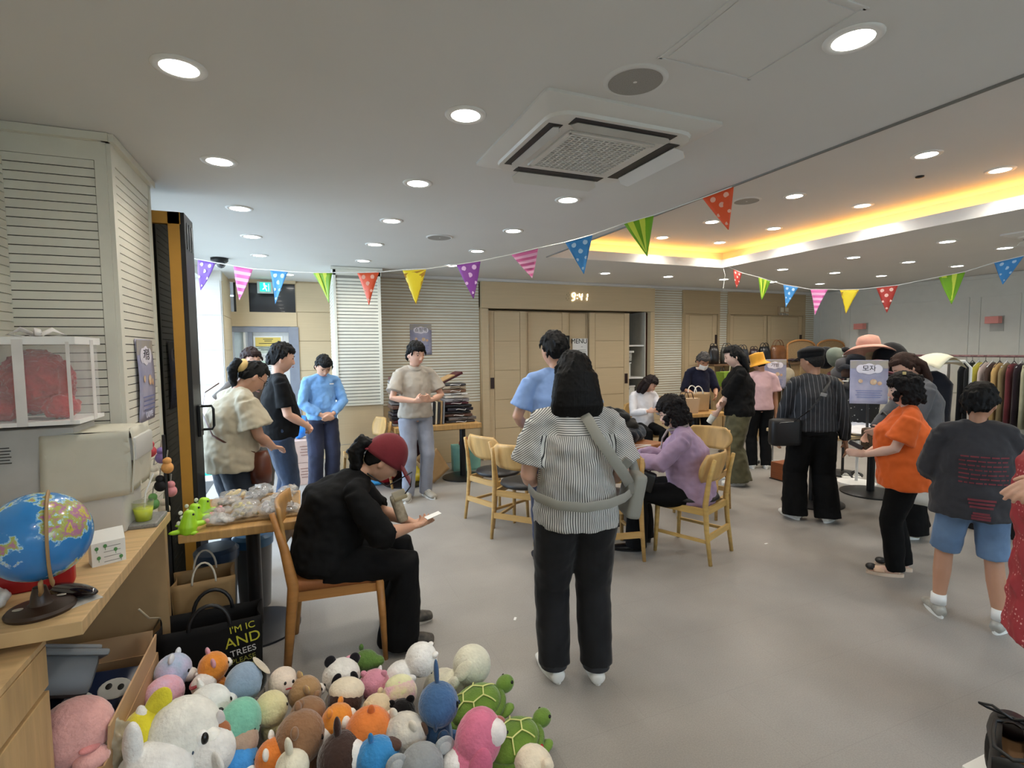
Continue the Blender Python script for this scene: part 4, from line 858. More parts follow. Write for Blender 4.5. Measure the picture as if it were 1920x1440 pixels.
# man in light blue shirt behind the striped woman
rT, iT = person('man in light blue shirt seen from behind, mostly hidden by the striped woman', 1.73, 3.40, 18, 1.71, hair='short', w=1.1, hy=-25, hp=.1, sk='warm', wr=((.2,.2,1.0),(-.2,.2,1.0)),
    top=dict(m=fabric('#7f9ccc', var=.06, b=.008, bs=7), sleeve='short', hem=-.05, loose=.03, sr=.02, w=1.04), bot=dict(m=fabric('#1c2540', var=.3), loose=.014), shoes=('sneaker',bk,bk), face=False, vox=.009, feet=((.1,0,0),(-.11,.0,0)))
# lady in lavender, seated
rV, iV = person('seated older woman in lavender shirt and black trousers, writing at the table', 2.80, 3.26, -52, 1.56, sk='pale', hair='curly', hcol='#140f0f', sit=(.56,-.06), lean=.16, hunch=.16, hp=.12, w=1.08, belly=.03, bust=.02,
    wr=((.10,.42,.80),(-.10,.44,.80)), pole=((.6,-.2,-.9),(-.6,-.2,-.9)), hd=(((-.2,.95,0),(0,0,-1)),((.2,.95,0),(0,0,-1))), feet=((.11,.36,0),(-.13,.42,0)), toes=(4,-4),
    top=dict(m=fabric('#a389a3', var=.08, b=.009, bs=7), sleeve='long', hem=-.10, loose=.045, sr=.03, w=1.04, collar=True, disp=.008, name='blouse'), bot=dict(m=blk2, loose=.022, flare=.02), shoes=('flat', mat('#121214', .25), M_black), vox=.007, curl=(.3,.3))
glasses(rV, iV['T'], '#8a7a60')
B().tube([iV['nb']+V((.065*cos(a),.065*sin(a)+.02,.015-.02*sin(a))) for a in [2*pi*j/18 for j in range(18)]], (.018,.012), closed=True, n=8).tube([iV['nb']+V((0,.1,-.01)),iV['nb']+V((.01,.14,-.08)),iV['nb']+V((.0,.15,-.16))], [(.02,.01),(.018,.008),(.012,.006)], n=8).build('neck_scarf', mat('#b7a9a4', .7, h2='#5f5356', sc=20), rV, smooth=True)
t = thing('handbag', 'small black handbag hanging beside the lavender woman', 'bag', rV.location, rz=rV.rotation_euler.z); B().box((-.2,.33,.60),(.07,.2,.16),rot=E(.3,0,0),bev=.025).build('bag_body', mat('#101011', .3), t, smooth=True); B().tube([(-.17,.27,.66),(-.17,.22,.72),(-.18,.2,.66)], .005, n=6).build('strap', M_black, t)
# girl in white far back
person('young woman in white top with straight dark hair, seated by the closet', 4.50, 6.12, 190, 1.55, hair='bob', hcol='#1c1110', sit=(.585,-.03), hp=.45, hunch=.2, wr=((.08,.3,.82),(-.08,.3,.82)), feet=((.1,.42,0),(-.1,.42,0)),
    top=dict(m=fabric('#d9d8dc', var=.04), sleeve='long', loose=.03), bot=dict(m=blk2), shoes=('flat',M_black,M_black), vox=.01, hy=-45)
chair_b('wooden chair under the young woman in white', 4.50, 6.12, 190)
# masked woman in navy
rN, iN = person('grey-haired woman in navy top with white face mask behind the handbag table', 5.36, 5.98, 196, 1.55, hair='short', hcol='#3c3836', hp=.5, hunch=.15, wr=((.16,.26,1.02),(-.14,.28,1.02)), sk='tan',
    top=dict(m=fabric('#14162a', var=.2), sleeve='elbow', loose=.03), bot=dict(m=blk2), shoes=('flat',M_black,M_black), vox=.009)
T = iN['T']; B().grid(lambda u, v: T((u-.5)*.13, .112-.05*abs(2*u-1)**1.6, -.02-.07*v), 10, 6, .003).build('face_mask', M_white, rN, smooth=True)
B().tube([iN['nb']+V((.075*cos(a),.075*sin(a)+.01,.0)) for a in [2*pi*j/18 for j in range(18)]], (.015,.02), closed=True, n=8).build('neck_towel', mat('#d9c3b4', .8), rN, smooth=True)
# olive-trousers woman
rO, iO = person('long-haired woman in black top and wide olive trousers with folded arms', 4.76, 4.64, -52, 1.61, sk='pale', hair='long', w=1.05, hp=.22, hunch=.08, bust=.03,
    wr=((-.02,.22,1.02),(.02,.24,.90)), pole=((1,-.4,-.5),(-1,-.4,-.5)), hd=(((-.8,.4,-.2),(0,-.7,-.5)),((.3,.5,-.8),(.9,0,.2))),
    top=dict(m=blk, sleeve='elbow', hem=-.07, loose=.05, sr=.04, w=1.04, disp=.007), bot=dict(m=fabric('#565239', var=.12, b=.01, bs=6), loose=.04, flare=.06, cut=-.03, disp=.008), shoes=('sneaker',ws,ws), vox=.007)
t = thing('cup', 'white printed paper cup held by the olive-trousers woman', 'cup', world_of(rO, iO['wr'][1]+V((.04,.07,-.10))), rot=(.5,.3,0)); B().cyl((0,0,-.05),(0,0,.05),.035,.042,n=24).build('cup_body', mat('#d9d6c8', .5, h2='#e9e6dc', sc=30), t, ang=40)
# pink tee with yellow bucket hat
rK, iK = person('person in pink tee and black trousers with yellow bucket hat, seen from behind', 5.62, 5.12, 30, 1.50, sk='tan', hair='tied', hp=.2, wr=((.24,.06,.78),(-.2,.2,.95)),
    top=dict(m=fabric('#c7a3a5', var=.04, b=.005), sleeve='short', hem=-.04, loose=.03, sr=.03), bot=dict(m=blk2, loose=.02, flare=.01), shoes=('sneaker',ws,ws), face=False, vox=.009, hr=-10, hy=-20, clump=False)
T = iK['T']
B().grid(lambda u, v: (lambda ph, k: T(*( .085*sin(ph)*k[0], (.105)*cos(ph)*k[0], k[1])))(u*2*pi, ((v*2.2,.145-.02*v*2) if v < .45 else ((1+.02*(v-.45), .127-.12*(v-.45)/.3) if v < .75 else (1.02+(v-.75)*2.4, .007-.16*(v-.75))))), 36, 16, .003).build('bucket_hat', fabric('#d9992a', var=.2, b=.004), rK, smooth=True)
# man with cap and pin-striped shirt, back view
pin = stripes('pinstripe_black', ('#191a1f','#6d6d72'), (1,0,0), .034, .91, rough=.7)
rH, iH = person('man in flat cap and black pin-striped shirt seen from behind, arms hanging', 4.34, 3.36, 32, 1.58, sk='tan', hair='short', hcol='#1a1816', w=1.12, hy=-38, hp=.12, clump=False, wr=((.30,.0,.80),(-.27,.12,.84)), feet=((.15,-.02,0),(-.13,.05,0)), toes=(38,-20),
    top=dict(m=pin, sleeve='long', hem=-.02, loose=.035, sr=.025, w=1.04), bot=dict(m=blk2, loose=.03, flare=.035), shoes=('sneaker',ws,ws), face=False, vox=.008)
T = iH['T']; b = B(); b.ell(T(0,-.005,.085), (.105,.12,.045), iH['Rh'].to_4x4()); b.tube([T(.083*cos(a),.1*sin(a),.055) for a in [2*pi*j/24 for j in range(24)]], (.012,.03), closed=True, lat=None, n=8); b.build('flat_cap', fabric('#0e0e10'), rH, smooth=True, remesh=.006, sm=3)
cp = [c for c in rH.children if c.name.startswith('flat_cap')][0]; B().grid(lambda u, v: T((u-.5)*.15*(1-.2*v), .085+.06*v, .052-.02*(2*u-1)**2-.02*v), 10, 5, .004).build('cap_brim', fabric('#0e0e10'), cp, smooth=True)
t = thing('shoulder_bag', 'black nylon shoulder bag hanging at the left hip of the pin-striped man', 'bag', rH.location, rz=rH.rotation_euler.z); nb_ = mat('#0f0f11', .5, var=.2)
B().box((-.27,-.10,.84),(.27,.12,.25),rot=E(0,0,.2),bev=.04).build('bag_body', nb_, t, smooth=True, disp=.004, ds=.06); B().tube([(-.37,-.16,.89),(-.33,-.172,.935),(-.22,-.168,.945)], .003, n=6).build('zip', mat('#9a9a98', .3, me=.8), t)
strap('strap', [(.10,-.03,1.34),(.08,-.12,1.3),(0,-.18,1.17),(-.1,-.19,1.05),(-.2,-.14,.95)], .03, .006, t, nb_, nr=(.7,0,.6)); B().box((.01,-.192,1.19),(.05,.008,.03),rot=E(0,.2,0),bev=.003).build('buckle', mat('#8a8a88', .4), t)
# orange tee woman
rG, iG = person('woman in bright orange tee and black trousers with wavy dark hair, in profile', 3.90, 2.30, -38, 1.39, sk='pale', hair='curly', hcol='#120d0c', w=1.14, bust=.04, belly=.03, hp=.08, feet=((.09,-.02,0),(-.09,.06,0)),
    wr=((.07,.27,1.02),(-.05,.28,1.03)), pole=((.9,-.4,-.7),(-.9,-.4,-.7)), hd=(((-.1,.95,-.05),(-.6,0,.6)),((.1,.95,.05),(.8,0,-.3))), curl=(.35,.5),
    top=dict(m=fabric('#e2641e', var=.06, b=.006, bs=7), sleeve='short', hem=-.16, loose=.045, w=1.06, sr=.03, hemw=1.04, disp=.007), bot=dict(m=blk2, loose=.014, flare=.006, cut=-.03), shoes=('slide', mat('#d9b596', .6), mat('#d6bfa8', .6)), vox=.0065)
for fx, fy in ((.09,-.02),(-.09,.06)): B().ell((fx*.87,(fy+.15)*.87,.045),(.04,.035,.022)).build('sock', M_black, rG, smooth=True)

B().box(iG['T'](-.055,.0,.135),(.016,.02,.02),bev=.003).build('hair_clip', mat('#e0c887', .4), rG)
t = thing('glasses_case', 'dark folded case held in the hands of the orange-tee woman', 'case', world_of(rG, iG['wr'][0]+V((-.055,.07,.06))), rot=(.4,.4,radians(20))); B().box((0,0,0),(.045,.10,.03),bev=.008).build('case', mat('#1c1218', .5), t)
# grey sweater woman behind
rW, iW = person('masked woman in grey sweater with long wavy brown hair bending to the left', 4.80, 2.72, -48, 1.56, sk='light', hair='long', hcol='#2e1c14', w=1.05, hp=.45, hunch=.2, bust=.02, wr=((.12,.34,.95),(-.10,.32,1.0)), pole=((.6,-.6,-.5),(-.6,-.6,-.5)),
    top=dict(m=fabric('#55565a', var=.12), sleeve='long', hem=-.08, loose=.04, sr=.03, name='sweater'), bot=dict(m=blk2, loose=.03, flare=.05, cut=-.03), shoes=('sneaker',mat('#b9b09a'),ws), vox=.007, feet=((.1,0,0),(-.1,.08,0)))
T = iW['T']; B().grid(lambda u, v: T((u-.5)*.135, .113-.055*abs(2*u-1)**1.6, -.01-.085*v), 10, 6, .003).build('face_mask', M_black, rW, smooth=True)
t = thing('handbag', 'leopard-print bag with black handles on the arm of the grey-sweater woman', 'bag', world_of(rW, (.06,.30,.90)), rz=rW.rotation_euler.z+.3)
B().box((0,0,-.12),(.30,.10,.22),bev=.03).build('bag_body', dots('leopard', '#5a4632', '#14100c', 55, .33, randomness=.9), t, smooth=True); B().tube([(-.08,-.05,-.02),(-.06,-.06,.1),(.0,-.05,.14),(.06,-.06,.1),(.08,-.05,-.02)], .009, n=8).build('handle', M_black, t, smooth=True)
t = thing('shopping_bag', 'big white paper shopping bag carried behind the orange-tee woman', 'bag', (4.36,2.40,.66), rot=(0,.10,radians(-62)))
B().grid(lambda u, v: ((u-.5)*(.44+.05*v), -.07-.02*sin(pi*u), (v-.5)*.48), 8, 8, .003).grid(lambda u, v: ((u-.5)*(.44+.05*v), .07+.02*sin(pi*u), (v-.5)*.48), 8, 8, .003).grid(lambda u, v: (-.22-.025*v, (u-.5)*.14, (v-.5)*.48), 4, 8, .003).grid(lambda u, v: (.22+.025*v, (u-.5)*.14, (v-.5)*.48), 4, 8, .003).box((0,0,-.24),(.44,.14,.004)).build('bag_body', mat('#e3e1d6', .5, var=.04), t, smooth=True, disp=.006, ds=.1)
# boy
boym = fabric('#2d2c30', var=.12)
rY, iY = person('boy in black printed tee and denim shorts seen from behind', 3.54, 1.72, 52, 1.37, sk='tan', hair='boy', w=1.12, hy=28, hp=.05, wr=((.14,.26,.95),(-.14,.26,.95)), feet=((.16,-.04,0),(-.16,.06,0)), toes=(30,-10),
    top=dict(m=boym, sleeve='elbow', hem=-.13, loose=.06, w=1.08, sr=.045, disp=.006), bot=dict(m=fabric('#5f7896', var=.25, b=.005), kind='shorts', loose=.014, name='shorts'), shoes=('sneaker', mat('#8d8a82', .5, me=.2, h2='#b9b6ac', sc=20), ws), face=False, vox=.0065)
for fx, fy in ((.16,-.04),(-.16,.06)): B().cyl((fx*.806,fy*.806-.008,.075),(fx*.806,fy*.806-.01,.135),.038,n=18).build('sock', M_white, rY, smooth=True)
red = mat('#6e2c33', .8, var=.3)
lines = ['BORN TO RIDE THE WAVE','SUNSET ROAD CLUB','TO HAVE A GOOD DAY','AND NEVER STOP','SINCE THE SUMMER']
pb = B(); rnd = random.Random(3)
def back_y(x, z): return -.205
from mathutils.bvhtree import BVHTree
def bvh_of(o): return BVHTree.FromPolygons([v.co.copy() for v in o.data.vertices], [tuple(p.vertices) for p in o.data.polygons])
def kid(r, nm): return [c for c in r.children if c.name.split('.')[0] == nm][0]
def decal(r, target, name, m, cells, O, U, Vv, D, off=.003, n=6):
    """small printed strips laid on a garment: cells (u0,u1,v0,v1) in the frame O,U,Vv, dropped along D"""
    tr = bvh_of(target); b = B(); O, U, Vv, D = map(V, (O,U,Vv,D)); D.normalize()
    for u0, u1, v0, v1 in cells:
        nn = max(1, min(n, int((u1-u0)/.02)+1)); rows = []
        for i in range(nn+1):
            u = u0+(u1-u0)*i/nn; row = []
            for v in (v0, v1):
                p = O+U*u+Vv*v; h = tr.ray_cast(p, D)
                if h[0] is None: row = None; break
                row.append(b.bm.verts.new(h[0]-D*off))
            rows.append(row)
        for A, C in zip(rows, rows[1:]):
            if A and C: b.bm.faces.new((A[0],C[0],C[1],A[1]))
    return b.build(name, m, r)
R3 = random.Random(5); cells = []
for k in range(7):
    z = 1.00-.024*k; u = -.10+.01*R3.random()
    while u < .11: w_ = .012+.03*R3.random(); cells.append((u,min(.115,u+w_),z,z+.008)); u += w_+.006
for k, (w_, z) in enumerate(((.13,.80),(.06,.775),(.055,.755),(.05,.735),(.035,.70),(.04,.685),(.04,.67))): cells.append((-w_,w_,z-.012 if k else z,z))
decal(rY, kid(rY,'shirt'), 'back_print', red, cells, (0,-.6,0), (1,0,0), (0,0,1), (0,1,0))
decal(rG, kid(rG,'shirt'), 'chest_print', M_white, [(-.02+.014*i,-.012+.014*i,1.085+.004*(i%2),1.095+.004*(i%2)) for i in range(7)], (-.5,.03,0), (0,1,0), (0,0,1), (1,-.1,0)) if False else None
# person in red dotted tunic at the right edge
redm = dots('red_dotted_cotton', '#9c2a31', '#d99a93', 52, .2)
rR, iR = person('person in long red dotted tunic at the right picture edge, hands clasped', 2.70, .95, -48, 1.58, sk='light', hair='short', w=1.15, bust=.03, belly=.03, hp=.3, toes=(35,20), feet=((.1,-.14,0),(-.1,-.14,0)), wr=((.02,.20,1.20),(-.12,.20,1.21)), pole=((.8,-.5,-.6),(-.8,-.5,-.6)), hd=(((-.85,.35,-.1),(0,-.8,-.5)),((-.2,.7,-.3),(.6,-.5,-.3))),
    top=dict(m=redm, sleeve='elbow', hem=-.42, loose=.05, w=1.05, sr=.03, hemw=1.18, name='tunic', disp=.008), bot=dict(m=fabric('#2a2d2f'), loose=.012), shoes=('flat',M_black,M_black), vox=.0042, curl=(1.0,.9))
# ------------------------------------------------------------------ furniture and goods
oak = wood('#c2a274', st=(1,14,1)); oak2 = wood('#b98f55', st=(14,1,1)); kraft = mat('#a8865a', .7, var=.08); kraftd = mat('#96764c', .7, var=.08)
RR = random.Random(11)
def crumple(name, m, parent, c, r, rot=None, disp=.03, ds=.12, seed=0, n=36):
    return B().ell(c, r, rot, n=n).build(name, m, parent, smooth=True, disp=disp, ds=ds, seed=seed)
def ped_table(name, lab, c, w, d, h, rz, top, cols=((0,0),), colm=None, br=.25, th=.045, cat='table'):
    t = thing(name, lab, cat, (c[0],c[1],0), rz=rz); cm = colm or mat('#19191b', .4, me=.3)
    B().box((0,0,h-th/2),(w,d,th),bev=.006).build('table_top', top, t)
    for x, y in cols:
        B().cyl((x,y,.02),(x,y,h-th),.038,n=24).build('column', cm, t, smooth=False, ang=40)
        B().lathe([(br,0),(br,.012),(br*.9,.022),(.05,.03),(0,.03)], c=(x,y,0), n=40).build('foot_disc', cm, t, ang=30)
    return t
# counter desk and drawer cabinet on the left
t = thing('counter_desk', 'long light oak counter along the near left wall', 'desk', (-.89,2.36,0))
B().box((.012,0,.83),(.54,1.10,.042),bev=.003).build('desk_top', oak, t); B().box((.01,.52,.405),(.51,.045,.81)).build('end_panel', wood('#b4946a', st=(1,1,1)), t); B().box((-.24,0,.4),(.02,1.0,.8)).build('back_panel', mat('#8a6f4c', .6), t)
t = thing('drawer_cabinet', 'light oak drawer cabinet in the lower left corner', 'cabinet', (-.95,1.33,0))
B().box((.01,0,.385),(.38,1.08,.77)).build('carcass', wood('#b99868', st=(1,1,1)), t)
for z, h2 in ((.705,.12),(.49,.28),(.18,.3)): B().box((.215,0,z),(.03,1.1,h2),bev=.003).build('drawer', wood('#bd9c6c', st=(1,8,1)), t)
B().box((.015,0,.778),(.43,1.1,.016)).build('cabinet_top', wood('#c2a274', st=(1,8,1)), t)
for k, (c_, z, lb) in enumerate((('#b9a06a',.79,'thin yellowish book under the red one on the drawer cabinet'),('#a8222c',.81,'red book with cream pages on the drawer cabinet'))):
    t = thing('book', lb, 'book', (-.90,1.73,z), rz=.5); B().box((0,0,.012),(.17,.24,.018)).build('pages', mat('#e3dcc8', .7, h2='#d0c8b0', sc=60), t); B().box((0,0,.023),(.175,.245,.003)).box((0,0,.0015),(.175,.245,.003)).box((-.087,0,.012),(.003,.245,.022)).build('cover', mat(c_, .4), t)
# globe
t = thing('globe', 'world globe on a dark wooden foot at the desk corner', 'globe', (-.745,1.93,.851))
def globe_mat():
    m, nt, b = newmat('globe_map'); N = nt.nodes; L = nt.links; tc = N.new('ShaderNodeTexCoord'); n = N.new('ShaderNodeTexNoise'); n.inputs['Scale'].default_value = 9; n.inputs['Detail'].default_value = 6; n.inputs['Roughness'].default_value = .6
    L.new(tc.outputs['Object'], n.inputs[0]); cr = N.new('ShaderNodeValToRGB'); e = cr.color_ramp; e.elements[0].position = 0; e.elements[0].color = lin('#1f5f9c'); e.elements[1].position = .5; e.elements[1].color = lin('#2f80c4')
    for p, c_ in ((.52,'#a9d2e8'),(.545,'#a8b04a'),(.59,'#b0709a'),(.63,'#c9b84c'),(.67,'#7a8f3a'),(.72,'#c98a6a')): q = e.elements.new(p); q.color = lin(c_)
    e.interpolation = 'EASE'; L.new(n.outputs[0], cr.inputs[0]); L.new(cr.outputs[0], b.inputs['Base Color']); b.inputs['Roughness'].default_value = .25; b.inputs['Coat Weight'].default_value = .3; return m
B().ell((0,.02,.222),.130,n=40).build('map_ball', globe_mat(), t, smooth=True)
mb = B(); pts = [V((.03+.132*cos(a)*.25, .02-.136*cos(a)*.9, .215+.136*sin(a))) for a in [radians(d) for d in range(-70,95,10)]]
mb.tube(pts, (.004,.011), n=8); mb.tube([V((.03,-.07,.11)),V((.015,-.03,.07)),V((0,.0,.05))], (.006,.011), n=8); mb.build('meridian_arm', wood('#a58355', st=(1,1,1)), t, smooth=True)
B().lathe([(.082,0),(.084,.008),(.078,.016),(.06,.02),(.03,.024),(.025,.03),(.022,.05),(.016,.075),(0,.078)], n=40).build('foot', mat('#2e1d12', .4), t, ang=35)
B().ell((.035,.045,.024),(.012,.007,.002)).ell((-.045,-.02,.022),(.014,.01,.002)).build('badge', mat('#c9c2b4', .3, me=.4), t)
# desk small items
t = thing('carton', 'small white food carton printed with green sprigs, on the counter', 'box', (-.685,2.30,.85), rz=.45); B().prism([(-.05,-.03,0),(.05,-.03,0),(.05,.03,0),(-.05,.03,0)],(0,0,.085)).prism([(-.05,-.03,.085),(-.05,.03,.085),(-.05,.0,.125)],(.1,0,0)).build('box_body', mat('#e6e2d8', .5, var=.03), t)
b = B()
for x, z in ((-.03,.03),(.02,.05),(.035,.02),(-.01,.07),(-.035,.065)): b.ell((x,-.031,z),(.006,.001,.007),n=10); b.box((x,-.0315,z-.008),(.0015,.001,.014))
b.build('sprig_print', mat('#4f8a4a', .6), t)
b = B()
for k in range(4): b.box((.01,-.0312,.012+.018*k),(.05,.0008,.002))
b.build('print_lines', mat('#8a857c', .6), t)
t = thing('water_dispenser', 'boxy white water dispenser with paper drape on the counter', 'water dispenser', (-.9,2.77,.85))
ap = mat('#c9c8c2', .35, var=.02); B().box((0,.0,.215),(.37,.27,.43),bev=.02).build('housing', ap, t, ang=40); B().box((-.10,-.03,.235),(.27,.24,.47),bev=.01).build('side_housing', mat('#b3b2ae', .4), t, ang=40)
B().box((.225,.0,.01),(.13,.2,.02),bev=.008).build('drip_tray', mat('#8d8d8a', .35, h2='#6e6e6c', sc=120), t); B().box((.19,0,.36),(.10,.27,.10),bev=.012).build('dispense_head', ap, t, ang=40)
B().grid(lambda u, v: (-.08+.30*u, -.148-.012*sin(3*u+v*2), .44-.30*v+.03*u*v), 12, 10, .002).grid(lambda u, v: (.222+.008*sin(v*4), -.148+.28*u, .45-.27*v), 8, 10, .002).grid(lambda u, v: (-.08+.302*u, -.15+.28*v, .448-.008*u), 6, 6, .002).build('paper_drape', mat('#c9c5b4', .6, var=.04), t, smooth=True, disp=.004, ds=.09)
b = B()
for k in range(9): b.box((-.05+.0,-.1365,.07+.011*k),(.11,.003,.005))
b.build('vent_slots', mat('#4c4b48'), t); b = B()
for k in range(6): b.box((-.2,-.152,.40-.012*k),(.055+.01*(k%2),.001,.004))
b.build('label_text', mat('#33322f'), t)
t = thing('drink_cup', 'clear plastic cup of yellow-green drink with straw on the drip tray', 'cup', (-.675,2.74,.872)); B().lathe([(.03,0),(.038,.055),(.0,.055)], n=24).build('drink', mat('#c8d42c', .2, var=.05, coat=.3), t, smooth=True); B().lathe([(.0,.0),(.031,-.001),(.042,.085),(.040,.085),(.030,.002)], n=24).build('cup_wall', mat('#eef2ee', .1, var=0, trans=.9, alpha=.35), t, smooth=True); B().tube([(0,0,.02),(.012,.0,.12),(.04,.02,.2)],.0035,n=8).build('straw', M_white, t)
t = thing('gift_box', 'clear gift box with white ribbon holding something fluffy and red', 'gift box', (-1.0,2.72,1.335))
B().box((0,0,.008),(.34,.28,.016)).build('box_base', M_white, t); B().box((0,0,.335),(.34,.28,.03)).build('box_lid', M_white, t)
B().box((0,0,.17),(.32,.26,.31)).build('clear_sides', mat('#f4f6f6', .08, var=0, alpha=.22), t)
b = B(); b.box((-.01,-.142,.17),(.034,.002,.34)).box((.145,-.142,.17),(.012,.002,.32)).box((.172,.03,.17),(.002,.034,.34)).box((-.01,0,.352),(.034,.284,.002)).box((0,.03,.3525),(.344,.034,.002)); b.build('ribbon', mat('#eeeae6', .5, alpha=.75), t)
b = B()
for k in range(4): a = k*pi/2+.4; b.tube([(-.01,.03,.355),(-.01+.05*cos(a),.03+.05*sin(a),.385),(-.01+.09*cos(a),.03+.09*sin(a),.362),(-.01+.04*cos(a),.03+.03*sin(a),.355)], (.012,.002), n=8)
b.build('bow', mat('#efebe8', .5, alpha=.85), t, smooth=True)
t = thing('fluffy_toy', 'crimson fluffy plush lump inside the clear gift box', 'soft toy', (-1.0,2.72,1.352)); B().ell((-.01,0,.15),(.125,.11,.13),n=64).ell((.08,-.04,.05),(.06,.07,.05),n=40).ell((-.1,-.04,.05),(.05,.07,.05),n=40).build('fur_body', mat('#a81c22', .9, var=.3, sc=14, bump=.008, bs=45, sheen=.4), t, remesh=.005, sm=1, disp=.012, ds=.022)
t = thing('black_pouch', 'glossy dark object lying behind the globe foot', 'case', (-.70,2.02,.868), rz=-.6); B().ell((0,0,0),(.10,.028,.02)).build('case', mat('#1a0d10', .12, coat=.6), t, smooth=True)
t = thing('tissue_pack', 'crumpled clear plastic wrap at the left picture edge on the counter', 'plastic wrap', (-.92,1.99,.875)); crumple('wrap', mat('#8b8a86', .2, h2='#c9c9c6', sc=20), t, (0,0,0), (.07,.09,.03), disp=.012, ds=.03)
t = thing('pouch', 'bright red packet lying behind the globe', 'packet', (-.83,2.13,.89), rz=.2); B().box((0,0,0),(.20,.05,.08),bev=.01).build('packet', mat('#a3161c', .35), t, smooth=True)
t = thing('photo_card', 'dark printed sheet lying under the globe foot near the desk edge', 'paper', (-.69,1.935,.8515), rz=.7); B().box((0,0,0),(.17,.07,.002)).build('sheet', mat('#4a4844', .4, h2='#c9c6c0', sc=14), t)
t = thing('guitar', 'neck of a small wooden string instrument rising at the left edge', 'guitar', (-.98,2.25,.86), rot=(.25,-.35,.3)); B().box((0,0,.30),(.035,.02,.32)).build('neck', wood('#5b3524'), t)
b = B()
for k in range(12): b.box((0,-.012,.16+.024*k),(.036,.003,.003))
b.build('fret_pattern', mat('#9a948a', .3, me=.8), t); B().ell((0,0,.04),(.09,.035,.11)).build('sound_body', wood('#7a4528'), t, smooth=True)
t = thing('cable', 'white cable sagging down beneath the counter', 'cable', (0,0,0)); B().tube([(-.63,2.42,.60),(-.63,2.55,.50),(-.64,2.72,.42),(-.66,2.85,.36),(-.75,2.88,.2)], .004, n=6).build('wire', mat('#b3a78e', .5), t, smooth=True); 
# trinket table
ped_table('pedestal_table', 'light oak table covered with bagged trinkets beside the folding door', (-.31,3.27), .56, .66, .72, 0, oak2, cols=((.02,.03),), br=.24, colm=mat('#2b2b2e', .4, me=.4))
t = thing('woven_tray', 'flat woven tray under the bagged trinkets', 'tray', (-.26,3.27,.72)); B().box((0,0,.006),(.44,.5,.012),bev=.003).build('tray_base', mat('#a3865c', .7, h2='#86683f', sc=70, bump=.002, bs=90), t)
for k, (x, y) in enumerate(((-.55,2.97),(-.545,3.09),(-.52,3.2))):
    t = thing('squeaky_dinosaur', ['nearest','middle','farthest'][k]+' of the three lime green toy dinosaurs on the trinket table', 'toy dinosaur', (x,y,.72), rz=radians(-70), group='lime green toy dinosaurs'); gm = mat('#a3d62a', .4, var=.05)
    B().tube([(0,.0,.0),(0,.0,.03),(0,.005,.07),(0,.012,.10)], [(.036,.036),(.04,.042),(.03,.032),(.024,.026)], n=16).ell((0,.05,.035),(.018,.035,.014)).ell((0,-.05,.012),(.014,.035,.012)).build('body', gm, t, remesh=.004, sm=3)
    B().ell((0,.085,.04),(.013,.012,.011)).build('nose', mat('#e79aa0', .5), t, smooth=True)
    for sx in (-1,1): B().ell((sx*.021,.022,.092),.006,n=10).build('eye', M_black, t, smooth=True); B().ell((sx*.03,.02,.0),(.012,.02,.01),n=10).build('foot', gm, t, smooth=True)
    b = B()
    for q in range(4): b.ell((0,-.028-.005*q+.01*(q%2),.105-.025*q),(.004,.01,.011),n=8)
    b.build('back_spikes', mat('#d9dccb', .6), t, smooth=True)
bagcols = [('#6d6258','#d9d2c8','brown and white'),('#b9a25a','#4a4038','mustard and dark'),('#8d8a93','#e5e5ea','silver grey'),('#d7a79a','#5c4640','pink and brown'),('#e2cf4a','#7a6a52','yellow'),('#3c3a3a','#b9b9b4','black and grey'),('#c9c4ba','#6a5a4e','beige'),('#4c423c','#c7b29a','dark brown'),('#a9a7ab','#3a3434','clear and dark'),('#c58f84','#efe6dc','rosy'),('#f0cf30','#d8c8b8','bright yellow'),('#2b2523','#9a948a','black glossy'),('#8a7c6c','#ded6c8','tan')]
spots = [(-.42,3.02),(-.30,3.06),(-.18,3.04),(-.44,3.16),(-.31,3.2),(-.17,3.18),(-.09,3.10),(-.42,3.33),(-.27,3.36),(-.13,3.33),(-.40,3.47),(-.24,3.50),(-.10,3.47)]
wh = ['at the front left','at the front middle','at the front right','second row, left end','in the middle','second row, right of the middle','at the right edge by the chair back','third row, left','third row, middle','third row, right','back row, left','back row, middle','back row, right']
for k, ((x, y), (c1, c2, nm)) in enumerate(zip(spots, bagcols)):
    t = thing('trinket_bag', f'clear bag of {nm} trinkets, {wh[k]} of the tray', 'trinket bag', (x,y,.755+.01*(k%3)), rot=(.1*sin(k),.12*cos(k*2),k*.9), group='bagged trinkets on the tray')
    b = B(); R2 = random.Random(k)
    for q in range(7): b.ell((R2.uniform(-.045,.045),R2.uniform(-.03,.03),R2.uniform(-.012,.012)),(R2.uniform(.012,.026),R2.uniform(.01,.02),R2.uniform(.008,.014)),E(R2.random(),R2.random(),R2.random()*3),n=12)
    b.build('contents', mat(c1, .45, h2=c2, sc=40), t, smooth=True)
    B().ell((0,0,.002),(.078,.058,.024),n=28).build('clear_film', mat('#dfe3e6', .08, var=0, alpha=.3, coat=.6), t, smooth=True, disp=.012, ds=.035, seed=k)
